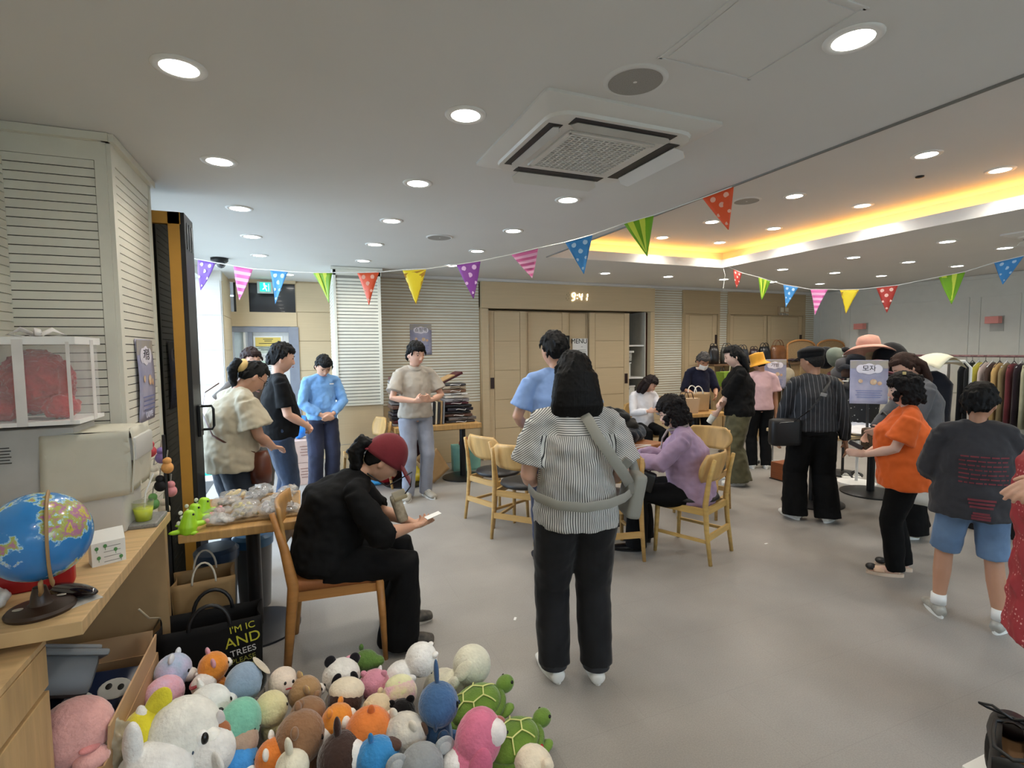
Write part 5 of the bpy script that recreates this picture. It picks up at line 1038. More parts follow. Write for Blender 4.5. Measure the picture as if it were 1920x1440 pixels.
# hanging key rings by the folding door
kc = ['#c9474f','#8f7fc0','#e0a05a','#f0ead8','#222022','#d78a8f','#6aa05a','#e8d8c8']
for k in range(8):
    t = thing('keyring_toy', ['red','violet','orange','cream','black','pink','green','pale'][k]+' small key-ring toy hanging in the bunch beside the near pillar', 'key ring', (-.70+.035*(k%3)-.02,3.10+.05*(k%2),1.12-.045*k), group='key-ring toys hanging by the pillar')
    B().ell((0,0,0),(.028,.022,.03)).ell((.0,-.0,.035),.02).build('toy_body', mat(kc[k], .6, var=.15, sc=40), t, smooth=True); B().tube([(0,0,.05),(.005,0,.09)],.003,n=6).build('loop', mat('#c9c9c9', .3, me=.8), t)
t = thing('keyring_stand', 'slim metal stand holding the bunch of key-ring toys', 'stand', (-.66,3.10,0)); B().cyl((0,0,0),(0,0,1.2),.008,n=10).lathe([(.06,0),(.06,.01),(0,.012)]).build('pole', M_black, t)
# under the tables: bins, bags, box
for k, (x, y, c_) in enumerate(((-.50,3.45,'#27405e'),(-.32,3.62,'#3a6a94'))):
    t = thing('waste_bin', ['dark','lighter'][k]+' blue-lidded grey bin under the trinket table', 'bin', (x,y,0)); B().lathe([(.09,0),(.11,.40),(0,.4)], n=28).build('bin_body', mat('#5c5e60', .4), t, smooth=False, ang=40); B().lathe([(.118,.40),(.12,.45),(.10,.47),(0,.475)], n=28).build('lid', mat(c_, .35), t, ang=40)
def open_bag(name, lab, loc, rz, w, d, h, m, m2, handles=None, tilt=(0,0), flare=.02, cat='bag'):
    t = thing(name, lab, cat, loc, rot=(tilt[0],tilt[1],rz)); b = B(); th = .003
    b.grid(lambda u, v: ((u-.5)*(w+flare*v), -d/2-flare*.5*v, v*h), 8, 8, th); b.grid(lambda u, v: ((u-.5)*(w+flare*v), d/2+flare*.5*v, v*h), 8, 8, th)
    b.grid(lambda u, v: (-w/2-flare*.5*v+.02*sin(pi*u)*v, (u-.5)*(d+flare*v), v*h), 6, 8, th); b.grid(lambda u, v: (w/2+flare*.5*v-.02*sin(pi*u)*v, (u-.5)*(d+flare*v), v*h), 6, 8, th); b.box((0,0,.003),(w,d,.004))
    b.build('bag_body', m, t, smooth=True, disp=.003, ds=.08)
    if handles:
        for sy in (-1,1):
            y = sy*(d/2+flare*.5); B().tube([(w*.2*cos(a_),y+.015*sin(a_),h-.012+.1*sin(a_)) for a_ in [pi*j_/11 for j_ in range(12)]], .005 if handles is True else handles, n=8).build('handle', m2, t, smooth=True)
    return t
open_bag('paper_bag', 'open brown kraft paper bag with white cord handles under the counter end', (-.50,3.04,.2), .12, .26, .17, .27, kraftd, mat('#c9c0ae'), True)
tb = open_bag('tote_bag', 'black fabric tote printed with yellow and white words, below the trinket table', (-.44,2.79,0), .05, .42, .16, .35, mat('#151312', .75, var=.2), M_black, .009)
ylw = mat('#c9c23a', .6); 
for k, (wd_, c_, sz, z) in enumerate((("I'M IC",ylw,.045,.31),('AND',ylw,.07,.25),('TREES',mat('#d5d2cc',.6),.042,.195),('PLEASE',mat('#8f8c3a',.6),.034,.155),('SAVE',mat('#b3ae3a',.6),.046,.11),('US',ylw,.05,.06))):
    text('lettering', wd_, sz, c_, tb, Matrix.Translation((.135,-.094,z)) @ E(pi/2,0,0) @ E(0,0,.12))
t = thing('support_box', 'dark low crate carrying the brown kraft paper bag', 'crate', (-.50,3.04,0)); B().box((0,0,.095),(.3,.2,.19)).build('crate', mat('#1d1815', .8), t)
# cardboard box with printed packages and grey bin
t = thing('cardboard_box', 'open cardboard box with raised flap full of printed packages beside the soft toys', 'box', (-.80,2.25,0)); cb_ = mat('#ab8862', .75, var=.05, sc=5); tk = .006
b = B(); b.box((.19,-.02,.17),(tk,.66,.34)); b.box((-.19,-.02,.17),(tk,.66,.34)); b.box((0,.31,.17),(.38,tk,.34)); b.box((0,-.35,.17),(.38,tk,.34)); b.box((0,-.02,.004),(.38,.66,.006)); b.build('box_body', cb_, t)
B().grid(lambda u, v: (.19+.008*v, -.30+.58*u, .335+.10*v), 8, 3, tk).build('flap', mat('#b99670', .75, var=.05), t); B().grid(lambda u, v: (-.17+.34*u, .31+.03*v, .335+.09*v), 8, 3, tk).build('flap', cb_, t)
t = thing('printed_package', 'dark blue package printed with two panda faces in the cardboard box', 'package', (-.80,2.36,.27), rot=(.45,.1,.1)); B().box((0,0,0),(.34,.28,.05),bev=.01).build('packet', mat('#16233f', .3, var=.15), t, smooth=True)
b = B(); b.ell((-.03,.02,.026),(.05,.04,.004)); b.ell((.08,.05,.026),(.055,.045,.004)); b.ell((-.10,-.05,.026),(.03,.022,.004)); b.build('face_print', mat('#d5d5cf', .4), t, smooth=True); b = B()
for cx, cy in ((-.045,.03),(-.012,.022),(.06,.06),(.1,.05)): b.ell((cx,cy,.03),(.011,.014,.002),n=12)
b.build('eye_print', M_black, t, smooth=True)
t = thing('printed_package', 'red package showing a corner of lettering at the near end of the cardboard box', 'package', (-.74,2.08,.20), rot=(.3,.0,.2)); B().box((0,0,0),(.28,.2,.04),bev=.01).build('packet', mat('#8f1420', .3), t, smooth=True); text('lettering', 'snour', .05, M_white, t, Matrix.Translation((.05,-.06,.022)))
t = thing('printed_package', 'grey patterned packet wedged between the blue and red packages', 'package', (-.85,2.2,.28), rot=(.2,-.1,.5)); B().box((0,0,0),(.16,.1,.03),bev=.008).build('packet', mat('#8a8c92', .3, h2='#2c3038', sc=30), t, smooth=True)
t = thing('storage_bin', 'grey lidded plastic bin tilted above the cardboard box under the counter', 'bin', (-.86,2.36,.50), rot=(-.5,.35,.25)); gp = mat('#6b6d6e', .4)
B().box((0,0,-.07),(.22,.26,.14),bev=.03).build('tub', gp, t, ang=40); B().box((0,0,.0),(.26,.30,.025),bev=.012).build('rim', mat('#787a7b', .4), t, ang=40); B().box((0,0,.018),(.21,.24,.02),bev=.01).build('lid', mat('#838586', .4), t, ang=40)
# things near the entrance
for k, (z, lb) in enumerate(((0,'lower pinkish carton on the floor left of the blue-top man'),(.27,'upper pinkish carton stacked left of the blue-top man'))):
    t = thing('carton', lb, 'box', (-.03,6.85,z), rz=.1); B().box((0,0,.135),(.34,.3,.265)).build('box_body', mat('#c7a898', .7, var=.04), t); b = B()
    for q in range(4): b.box((.03,-.152,.2-.035*q),(.12-.02*(q%2),.002,.008))
    b.build('print_lines', mat('#8f6a5c', .7), t)
t = thing('plastic_bag', 'bright blue plastic bag on the cartons behind the blue-top man', 'bag', (-.05,6.88,.66)); crumple('bag_body', mat('#2f7fd0', .3), t, (0,0,.03), (.13,.09,.14), disp=.03, ds=.08)
t = thing('plastic_bag', 'blue plastic bag seen between the legs of the blue-top man', 'bag', (.34,6.7,.2)); crumple('bag_body', mat('#3f93d8', .3), t, (0,0,.25), (.06,.06,.2), disp=.02, ds=.08)
t = thing('gift_bag', 'small dark red printed bag on the floor right of the blue-top man', 'bag', (.42,6.72,0)); B().box((0,0,.13),(.12,.1,.26)).build('bag_body', mat('#8f1f2c', .5, var=.1), t); B().ell((0,-.052,.14),(.03,.003,.04)).build('print', M_white, t)
t = thing('garden_table', 'low teal plastic table by the open bay beyond the folding door', 'table', (-.95,6.0,0)); tl = mat('#2fb59f', .4); B().box((0,0,.43),(.4,.5,.03),bev=.008).build('table_top', tl, t)
for sx in (-.17,.17):
    for sy in (-.2,.2): B().box((sx,sy,.21),(.03,.03,.42)).build('leg', tl, t)
t = thing('flower_pot', 'white pot with red-flowered plant on the teal table', 'potted plant', (-.97,6.02,.446)); B().lathe([(.06,0),(.09,.16),(.08,.16),(.07,.13),(0,.13)], n=24).build('pot', M_white, t, ang=50); b = B()
for k in range(22): a = k*2.4; b.ell((.07*cos(a)*(k/22+.3),.07*sin(a)*(k/22+.3),.2+.006*k),(.03,.012,.02),E(a,k,a),n=8)
b.build('leaves', mat('#3f7a3a', .6), t, smooth=True); b = B()
for k in range(6): a = k*1.1; b.ell((.06*cos(a),.06*sin(a),.34+.01*(k%2)),.018,n=8)
b.build('flowers', mat('#c94a5a', .6), t, smooth=True)
t = thing('bucket', 'white bucket on the floor beside the teal table', 'bucket', (-.93,5.45,0)); B().lathe([(.09,0),(.12,.24),(.112,.24),(.085,.02),(0,.02)], n=28).build('bucket_body', mat('#dfe5e8', .4), t, ang=50)
# shopping-bag table
ped_table('pedestal_table', 'light oak table stacked with folded shopping bags against the far wall', (1.50,6.27), 1.05, .56, .72, 0, oak2, cols=((.36,0),(-.36,0)), br=.26, th=.06)
pc = ['#1c1a1c','#3a3536','#8d8a8c','#5c4034','#d9d4cc','#2a2730','#a8967e','#4a1620','#6e6a68','#c3b8a8','#141214','#7a5a44']
nc = ['black','charcoal','grey','brown','off-white','slate','tan','maroon','mid grey','cream','jet black','cocoa']
def flatbag(x, y, z, k, stackn, pos, w=.36, d=.30, h=.03, rz=0):
    t = thing('folded_shopping_bag', f'folded {nc[k%12]} paper shopping bag, {pos} of the {stackn}', 'shopping bag', (x,y,z), rz=rz, group='folded shopping bags, '+stackn)
    B().box((0,0,h*.42),(w,d,h*.8),bev=.005).build('bag_body', mat(pc[k%12], .35, var=.1), t, disp=.003, ds=.06, smooth=True)
    B().tube([(-.06,-d/2-.004,h*.4),(-.04,-d/2-.02,h*.6),(.05,-d/2-.02,h*.2),(.07,-d/2-.004,h*.5)], .004, n=6).build('handle', mat('#d9d6d0' if k%2 else '#2a2828'), t)
z = .72; names = ['lowest','2nd from the bottom','3rd from the bottom','4th from the bottom','5th from the bottom','6th from the bottom','7th from the bottom','8th from the bottom','9th from the bottom','10th from the bottom','11th from the bottom','12th from the bottom','13th from the bottom','14th from the bottom','15th from the bottom','topmost']
for k in range(14): h = .034+.008*(k%3); flatbag(1.14+.012*sin(k*2), 6.28, z, k*5+2, 'left stack', names[k] if k < 13 else 'topmost', w=.33, h=h, rz=.06*sin(k*3)); z += h
z = .72
for k in range(13): h = .03+.008*((k*2)%3); flatbag(1.80+.02*sin(k*1.7)-.006*k, 6.28, z, k*7+1, 'right stack', names[k] if k < 12 else 'topmost', w=.37-.008*k, h=h, rz=.1*sin(k*2)); z += h
t = thing('paper_bag', 'kraft and maroon bag slanting on top of the right stack', 'shopping bag', (1.70,6.28,z+.065), rot=(0,-.42,.1)); B().box((0,0,0),(.30,.24,.03),bev=.006).build('bag_body', mat('#4a1218', .4), t); B().box((-.06,-.02,.018),(.2,.22,.012)).build('kraft_panel', kraft, t)
for k in range(8): 
    t = thing('upright_shopping_bag', f'{["brown","dark grey","white","black","cream","charcoal","kraft","grey"][k]} shopping bag standing on edge between the two stacks', 'shopping bag', (1.36+.030*k,6.22,.72), rot=(0,.05,0), group='shopping bags standing on edge'); B().box((0,0,.14),(.022,.28,.28-.008*(k%3)),bev=.003).build('bag_body', mat(['#5a3a2c','#3a3a3c','#d5d0c6','#161416','#cfc2a6','#2c2a2c','#a8865a','#7d7b7a'][k], .4), t)
open_bag('shopping_bag', 'mint green reusable bag with red handles under the shopping-bag table', (2.02,6.66,0), -.1, .36, .14, .34, mat('#7fb5a6', .5, var=.08, bump=.006, bs=10), mat('#9a2c34'), .009)
t = open_bag('paper_bag', 'brown kraft bag tipped over on the floor under the shopping-bag table', (1.52,6.15,.10), .2, .26, .14, .34, kraft, kraft, None, tilt=(.1,-.62))
t = thing('plastic_bag', 'yellow plastic bag behind the polo-shirt man’s feet', 'bag', (1.32,6.28,0)); crumple('bag_body', mat('#d9b52c', .4), t, (0,0,.11), (.12,.1,.12), disp=.025, ds=.08)
t = thing('plastic_bag', 'red and blue plastic bag left of the polo-shirt man’s feet', 'bag', (.90,6.36,0)); crumple('bag_body', mat('#b8242c', .4), t, (0,0,.1), (.13,.08,.1), disp=.02, ds=.08); crumple('blue_flap', mat('#3fa0d8', .4), t, (-.12,-.02,.03), (.09,.06,.03), disp=.01, ds=.05)
t = thing('box_stack', 'dark maroon striped carton beneath the shopping-bag table', 'box', (1.18,6.62,0)); B().box((0,0,.25),(.4,.3,.5)).build('box_body', mat('#33161a', .6), t)
chair_b('wooden chair pushed beside the left stack of shopping bags', .66, 6.22, -100)
# chairs and tables in the middle
chair_b('wooden chair with black seat, farther of the pair left of the striped woman', 1.72, 4.62, 68); chair_b('pale wooden chair with black seat, nearer of the pair left of the striped woman', 1.78, 4.12, 48)
chair_b('wooden chair with black seat just right of the striped woman', 2.22, 3.48, 12); chair_b('wooden chair under the lavender woman', 2.84, 3.24, -24, '#c6a35f'); chair_b('wooden chair behind the lavender woman across the table corner', 3.62, 3.98, -120)
ped_table('dining_table', 'brown dining table heaped with dark jackets in the middle of the room', (2.60,4.20), .95, .8, .72, .35, wood('#9a6238', st=(10,1,1)), cols=((0,0),), br=.28, th=.035)
jc = [('#2a241e','dark brown jacket',.24),('#1b1d24','navy padded jacket',.2),('#4a3626','chestnut jacket',.2),('#24221e','black woollen coat',.22),('#3a3328','olive-brown coat',.24),('#1c2834','slate blue jacket',.17),('#141414','black padded coat',.22)]
jp = [(2.60,4.28,.80),(2.84,4.16,.78),(2.66,4.12,.83),(2.86,4.32,.86),(2.62,4.38,.90),(3.0,4.24,.78),(2.84,4.40,.94)]
for k, ((x, y, z), (c_, nm, r)) in enumerate(zip(jp, jc)):
    t = thing('jacket', nm+' crumpled in the heap on the brown table'+('' if k%2 else ', lying on others'), 'jacket', (x,y,z), rz=k*.8, group='jackets heaped on the brown table'); crumple('cloth', fabric(c_, var=.3, b=.01, bs=9), t, (0,0,0), (r,r*.7,.085), disp=.035, ds=.11, seed=k)
t = thing('clothes_hanger', 'white plastic clothes hanger lying on the brown table', 'hanger', (2.72,3.82,.735), rz=.2); B().tube([(-.2,0,0),(0,.09,.012),(.2,0,0),(-.2,0,0)], .006, n=6).tube([(0,.09,.01),(0,.13,.01),(.02,.15,.01),(.035,.13,.01)],.004,n=6).build('hanger_frame', M_white, t)
# handbag table with masked woman
ped_table('side_table', 'light oak square table carrying two handbags by the masked woman', (4.95,5.60), .75, .5, .74, -.1, oak2, cols=((0,0),), br=.25)
chk = stripes('check_tote', ('#c9ad8c','#8a6c52'), (1,0,1), .022, .72); t = thing('handbag', 'beige checked tote on the square table', 'bag', (4.72,5.50,.74), rz=-.1); B().prism([(-.14,-.06,0),(.14,-.06,0),(.17,-.06,.2),(-.17,-.06,.2)],(0,.12,0)).build('bag_body', chk, t)
for sy in (-.05,.05): B().tube([(-.08,sy,.19),(-.05,sy,.28),(.05,sy,.28),(.08,sy,.19)], .006, n=8).build('handle', mat('#4a3226'), t, smooth=True)
t = open_bag('handbag', 'tan leather tote with white trim on the square table behind the checked one', (4.98,5.62,.74), -.1, .34, .12, .26, mat('#a88c66', .5), mat('#e6e2d8'), .007)
# bag shelf, screens
wl_ = wood('#a58a62', st=(8,1,1))
t = thing('bag_shelf', 'wooden lattice display shelf for handbags along the far doors', 'shelf', (7.2,6.75,0))
B().box((0,0,1.32),(2.0,.34,.03)).build('shelf_board', mat('#6a4e34', .5), t); b = B(); b.box((0,.16,.66),(1.98,.02,1.3)); b.build('back_panel', wl_, t); b = B()
for k in range(9): b.box((-.96+.24*k,.14,.66),(.03,.02,1.28))
b.build('lattice', mat('#8d7450', .5), t)
for sx in (-.98,0,.98): B().box((sx,0,.65),(.03,.3,1.3)).build('post', wl_, t)
bags = [(6.30,'#1d1817',.17,.30,'tall black-brown shoulder bag, leftmost on the bag shelf'),(6.58,'#4a4a46',.24,.28,'grey tote with black handles on the bag shelf'),(6.92,'#2a2c34',.26,.24,'dark blue-grey rounded bag on the bag shelf behind the olive woman’s hair'),(7.18,'#33262c',.18,.24,'plum bag with metal trim on the bag shelf'),(7.42,'#16181c',.24,.28,'glossy black handbag in the middle of the bag shelf'),(7.74,'#6e4526',.34,.30,'large brown leather bag at the right of the bag shelf')]
for x, c_, w_, h_, lb in bags:
    t = thing('handbag', lb, 'bag', (x,6.70,1.335), group='handbags on top of the shelf'); B().tube([(0,0,0),(0,0,h_*.3),(0,0,h_*.7),(0,0,h_)], [(w_*.5,.08),(w_*.53,.09),(w_*.5,.07),(w_*.44,.03)], lat=(1,0,0), n=24, rnd=False).build('bag_body', mat(c_, .32, var=.3, sc=8), t, smooth=True, disp=.012, ds=.07, seed=x)
    for sy in (-.03,.03): B().tube([(w_*.28*cos(a_),sy,h_*.95+w_*.32*sin(a_)) for a_ in [pi*j_/9 for j_ in range(10)]], .006, n=8).build('handle', mat(c_, .4, var=.3, sc=8), t, smooth=True)
t = thing('folded_bag', 'flat dark purple bag lying at the right end of the bag shelf', 'bag', (8.06,6.66,1.345)); crumple('bag_body', mat('#2a1620', .5), t, (0,0,.03), (.17,.1,.03), disp=.015)
hb = [(6.33,1.08,'#332624','dark strap bag hanging below the bag shelf, leftmost',.11,.18),(6.52,1.08,'#4a3a38','plum-brown bag hanging beside the green basket',.1,.2),(7.78,1.12,'#b3a68e','beige rounded backpack hanging behind the bag sign',.17,.22)]
for x, z, c_, lb, a, h_ in hb:
    t = thing('handbag', lb, 'bag', (x,6.54,z), group='handbags hanging on the shelf front'); B().ell((0,0,0),(a,.06,h_*.6)).build('bag_body', mat(c_, .5, var=.15), t, smooth=True); B().tube([(-a*.5,0,h_*.5),(-a*.2,0,h_*1.1),(a*.2,0,h_*1.1),(a*.5,0,h_*.5)], .008, n=8).build('handle', M_black, t, smooth=True)
t = thing('basket_bag', 'lime green woven basket bag beside the olive-trousers woman', 'bag', (6.05,6.1,1.02)); B().prism([(-.15,-.08,0),(.15,-.08,0),(.19,-.08,.22),(-.19,-.08,.22)],(0,.16,0)).build('bag_body', mat('#8fae3a', .6, h2='#7a9a2c', sc=60, bump=.003, bs=80), t); B().tube([(-.08,-.08,.2),(-.06,-.08,.34),(0,-.08,.38),(.06,-.08,.34),(.08,-.08,.2)], .008, n=8).build('handle', mat('#c9c2a0'), t, smooth=True)
t = thing('display_stand', 'slim dark stand holding up the green basket bag', 'stand', (6.05,6.1,0)); B().cyl((0,0,0),(0,0,1.02),.012,n=10).lathe([(.14,0),(.14,.012),(0,.014)]).build('pole', M_black, t)
for k, (x, y, lb) in enumerate(((8.2,6.62,'woven rattan screen with arched top right of the brown bag'),(8.86,6.55,'second woven rattan screen with arched top, next to the grey wall'))):
    t = thing('folding_screen', lb, 'screen', (x,y,0), rz=-.1, group='woven rattan screens'); wv = mat('#a68a62', .7, h2='#84694a', sc=45, st=(1,1,3), bump=.004, bs=60)
    pts = [(-.3,0,.05),(.3,0,.05)]+[(.3*cos(a),0,1.62+.1*sin(a)) for a in [pi*j/12 for j in range(13)]]; B().prism(pts, (0,.015,0)).build('woven_panel', wv, t)
    fr = [(-.3,0,0),(-.3,0,1.62)]+[(.3*cos(pi-a),0,1.62+.1*sin(a)) for a in [pi*j/12 for j in range(13)]]+[(.3,0,1.62),(.3,0,0)]; B().tube(fr, .018, n=8).build('frame', wood('#b07a44'), t, smooth=True)
# sign stands
sg = poster('sign_board', 'lilac bag sign on a slim wheeled stand between pink tee and pin-striped man', (5.98,5.22,1.24), -.5, .30, .40, '가방', cat='sign')
b = B(); b.box((0,.012,-.65),(.018,.018,1.2)); b.box((.1,.012,-.5),(.012,.012,.6)); b.build('stand_pole', mat('#8d8b88', .4, me=.5), sg); b = B(); b.box((0,.012,-1.2),(.4,.02,.02)); b.box((-.1,.0,-.72),(.14,.12,.09)); b.build('stand_foot', mat('#d5d3cc', .5), sg)
for sx in (-.18,.18): B().cyl((sx-.01,.012,-1.215),(sx+.01,.012,-1.215),.024,n=14).build('caster', M_black, sg)
hg = poster('sign_board', 'lilac hat sign standing on the white-cloth table', (5.3,3.50,1.25), -.72, .33, .44, '모자', cat='sign', tilt=-.05)
B().box((0,.02,-.38),(.02,.02,.4)).box((0,.02,-.51),(.2,.14,.012)).build('stand', M_black, hg)
# clothes table with white cloths
ped_table('pedestal_table', 'long light table with white clothes spread on it before the hat stand', (5.28,3.72), 1.35, .72, .74, -.1, wood('#cbb48c', st=(10,1,1)), cols=((-.42,-.02),(.46,.06)), br=.29, th=.035)
for k, (x, y, r, c_, lb) in enumerate(((4.92,3.62,.24,'#cfccd2','white shirt bunched at the near corner of the clothes table'),(5.2,3.5,.28,'#d9d8da','white blouse spread along the front edge of the clothes table'),(5.5,3.66,.2,'#c3c6d2','pale bluish shirt at the right of the white clothes'),(5.12,3.86,.25,'#e3e2e2','white shirt folded at the back of the clothes table'),(5.62,3.88,.2,'#1c1d22','dark folded garment beside the hat sign'))):
    t = thing('folded_shirt', lb, 'shirt', (x,y,.765), rz=k, group='clothes on the long light table'); crumple('cloth', fabric(c_, var=.05, b=.012, bs=10), t, (0,0,0), (r,r*.75,.03), disp=.022, ds=.07, seed=k)
# hats
hst = thing('hat_stand', 'white hat stand with round foot behind the clothes table', 'stand', (6.02,4.08,0)); B().lathe([(.2,0),(.2,.015),(.03,.03),(0,.03)], n=36).build('foot_disc', M_white, hst, ang=30); B().cyl((0,0,0),(0,0,1.55),.016,n=14).build('pole', M_white, hst); b = B()
for z, a in ((1.5,0),(1.35,1),(1.2,2.2),(1.05,.5)): b.tube([(-.3*cos(a),-.3*sin(a),z),(.3*cos(a),.3*sin(a),z)], .008, n=8)
b.build('arm', M_white, hst)
t = thing('display_stand', 'black hat display post with round foot behind the clothes table', 'stand', (6.3,4.45,0)); B().lathe([(.22,0),(.22,.015),(.03,.03),(0,.03)], n=36).build('foot_disc', M_black, t); B().cyl((0,0,0),(0,0,1.5),.016,n=14).build('pole', M_black, t)
def hat(lab, loc, c_, kind, s=1.0, rot=(0,0,0), h2=None):
    t = thing('hat', lab, 'hat', loc, rot=rot, group='hats on the hat stand'); m = fabric(c_, var=.15) if not h2 else mat(c_, .8, h2=h2, sc=22)
    cr = B(); 
    if kind == 'beanie': cr.ell((0,0,0),(.10*s,.11*s,.12*s)); cr.build('crown', m, t, smooth=True, disp=.006, ds=.05)
    else:
        cr.lathe([(.088*s,0),(.086*s,.06*s),(.075*s,.095*s),(.04*s,.11*s),(0,.113*s)], n=32); cr.build('crown', m, t, smooth=True, disp=.004, ds=.06)
        if kind == 'cap': B().grid(lambda u, v: ((u-.5)*.15*s*(1-.3*v*v), -.075*s-.085*s*v, .01*s-.02*s*(2*u-1)**2-.01*v), 12, 5, .004).build('brim', m, t, smooth=True)
        else:
            w_ = .10 if kind == 'wide' else .055; B().lathe([(.085*s,.004),((.085+w_*.5)*s,-.01),((.085+w_)*s,-.045*s),((.083+w_)*s,-.048*s),(.085*s,-.002)], n=40).build('brim', m, t, smooth=True, disp=.008, ds=.15)
    return t
hat('blush pink wide-brimmed hat on top of the hat stand', (5.93,3.93,1.58), '#cf9a88', 'wide', 1.35, (-.25,.25,0)); hat('black beanie on the display post above the pin-striped man', (6.0,4.50,1.47), '#101216', 'beanie', 1.15, (0,.1,0))
hat('large black hat behind the pink wide-brimmed one', (6.1,3.80,1.46), '#0b0b0e', 'beanie', 1.6); hat('sage green cap left of the dark bucket hats', (6.0,4.36,1.48), '#6f7a6e', 'beanie', 1.05, (0,-.5,0)); hat('black and white panda-like cap at the tip of the white arm', (6.02,4.27,1.53), '#1a1a1c', 'cap', .6, (0,.4,0))
hat('charcoal bucket hat with drooping brim', (5.72,4.05,1.36), '#3a393c', 'bucket', 1.05, (.2,-.45,0)); hat('dark navy bucket hat in the middle of the hats', (5.72,3.94,1.40), '#15181f', 'bucket', 1.1, (.1,.1,0)); hat('burgundy baseball cap below the pink hat', (5.74,3.70,1.34), '#4f1420', 'cap', 1.1, (.1,.2,.4))
hat('camouflage cap left of the burgundy one', (5.72,3.80,1.28), '#2c2b22', 'cap', 1.0, (.1,0,-.2), '#5a4b38'); hat('tan and brown cap under the charcoal bucket hat', (5.7,3.98,1.27), '#4a3226', 'cap', 1.0); hat('maroon beanie at the far left of the hat stand', (5.95,4.34,1.22), '#4a1018', 'beanie', .9); hat('cream quilted hat at the left of the hat stand', (5.6,4.10,1.13), '#cbb491', 'beanie', 1.15); hat('beige straw visor behind the pink hat', (6.1,4.02,1.53), '#b59f7c', 'bucket', .9, (.3,-.5,0))
hat('black floral hat with small white blossoms', (5.58,3.78,1.20), '#0c0c0e', 'bucket', 1.2, (.2,0,0), '#2a2a2c')
def drape(name, lab, loc, w, h, d, c_, rz=0, cat='garment', grp=None, m=None, sh=.12):
    t = thing(name, lab, cat, loc, rz=rz, group=grp); m = m or fabric(c_, var=.15, b=.008, bs=9)
    B().tube([(0,0,0),(0,0,-.03),(0,0,-sh),(0,0,-h*.55),(0,0,-h)], [(w*.12,d*.35),(w*.3,d*.5),(w*.5,d*.6),(w*.46,d*.6),(w*.5,d*.65)], lat=(1,0,0), n=28, rnd=False).build('cloth', m, t, smooth=True, disp=.012, ds=.09, seed=w*7+loc[1])
    return t
drape('coat', 'long navy coat hanging under the cream hat right of the hat sign', (5.66,3.14,1.36), .34, .75, .2, '#141722', rz=-.7); drape('coat', 'black floral dress hanging behind the hat sign', (5.62,3.82,1.22), .42, .62, .2, '#101012', rz=-.7, m=dots('black_floral','#101012','#8d8c88',26,.18,randomness=1)); drape('coat', 'cream quilted vest hanging left of the black floral dress', (5.66,4.12,1.12), .22, .45, .12, '#cbb491', rz=-.7)
t = thing('sun_hat', 'floppy cream hat draped over the navy coat on a white rail', 'hat', (5.66,3.10,1.48)); B().grid(lambda u, v: ((u-.5)*.42, (v-.5)*.28, .06*cos((u-.5)*3)-.05*abs(2*u-1)**1.5-.04*(2*v-1)**2), 14, 8, .004).build('brim', fabric('#ddd8bf', var=.05), t, smooth=True, rot=None) if False else B().grid(lambda u, v: ((u-.5)*.42, (v-.5)*.28, .06*cos((u-.5)*3)-.05*abs(2*u-1)**1.5-.04*(2*v-1)**2), 14, 8, .004).build('brim', fabric('#ddd8bf', var=.05), t, smooth=True)
t = thing('clothes_rail', 'white tubular rail bent over the navy coat', 'clothes rail', (5.66,3.08,0), rz=-.7); B().tube([(-.25,0,0),(-.25,0,1.4),(-.2,0,1.46),(.2,0,1.46),(.25,0,1.4),(.25,0,0)], .013, n=10).build('rail_tube', M_white, t, smooth=True)
# long rack of clothes in front of the grey wall
t = thing('garment_rack', 'long dark red clothes rack in front of the grey wall', 'clothes rack', (8.5,4.4,0)); B().tube([(0,-1.9,1.46),(0,2.1,1.46)], .016, n=10).build('rail', mat('#4a1f26', .4, h2='#8d6a6c', sc=25), t)
for y in (-1.9,.1,2.1): B().tube([(0,y,0),(0,y,1.46)], .016, n=10).build('upright', mat('#8d8a88', .3, me=.7), t); B().box((0,y,.03),(.5,.03,.03)).build('rack_foot', mat('#8d8a88', .3, me=.7), t)
gc = ['#101216','#15171c','#a9a23a','#b9a9a4','#3c2a24','#b0915c','#7a6a4a','#5c1c24','#241a22','#a3a189','#8d8c78','#28384a','#22303f','#1f2b3a','#c9cad0','#5a5040','#77694f','#e0dfdc','#0f0f10','#16161a']
gn = ['black jacket','black blazer','mustard cardigan','pale rose shirt','dark brown jacket','camel coat','khaki vest','crimson jacket','dark plum jacket','light olive shirt','grey-green shirt','blue denim jacket','dark denim jacket','navy jacket','silver-grey coat','brown checked shirt','taupe knit top','white shirt','black knit top','black dress']
hgp = thing('clothes_hanger', 'x', 'hanger', (0,0,0)); COL.objects.unlink(hgp); bpy.data.objects.remove(hgp)
for k in range(20):
    y = 4.30-.075*k; t = drape('hanging_garment', f'{gn[k]} on a hanger, number {k+1} along the rack from the sign', (8.5,y,1.37), .44, .82, .07, gc[k], rz=.12, grp='garments on the long rack') if False else drape('hanging_garment', f'{gn[k]} hanging on the long rack' , (8.5,y,1.37), .44, .82, .07, gc[k], rz=.12, grp='garments on the long rack')
    B().tube([(-.17,0,-.05),(0,0,.03),(.17,0,-.05)], .005, n=6).tube([(0,0,.03),(0,0,.085),(.02,0,.105),(.035,0,.09)], .003, n=6).build('hanger', mat('#2a2a2c' if k%2 else '#c9c9cc', .4), t)
lv = [(5.10,'#5f5560','mauve blouse'),(4.98,'#6a5f6a','dusty lilac knit'),(4.86,'#7a6d78','lilac grey top'),(4.74,'#8f6a78','pinkish top'),(4.62,'#564c56','plum grey shirt')]
for k, (y, c_, nm) in enumerate(lv): drape('hanging_garment', nm+' hanging on the far part of the long rack behind the grey-sweater woman', (8.35,y,1.22), .4, .7, .1, c_, rz=.3, grp='garments on the far part of the long rack')
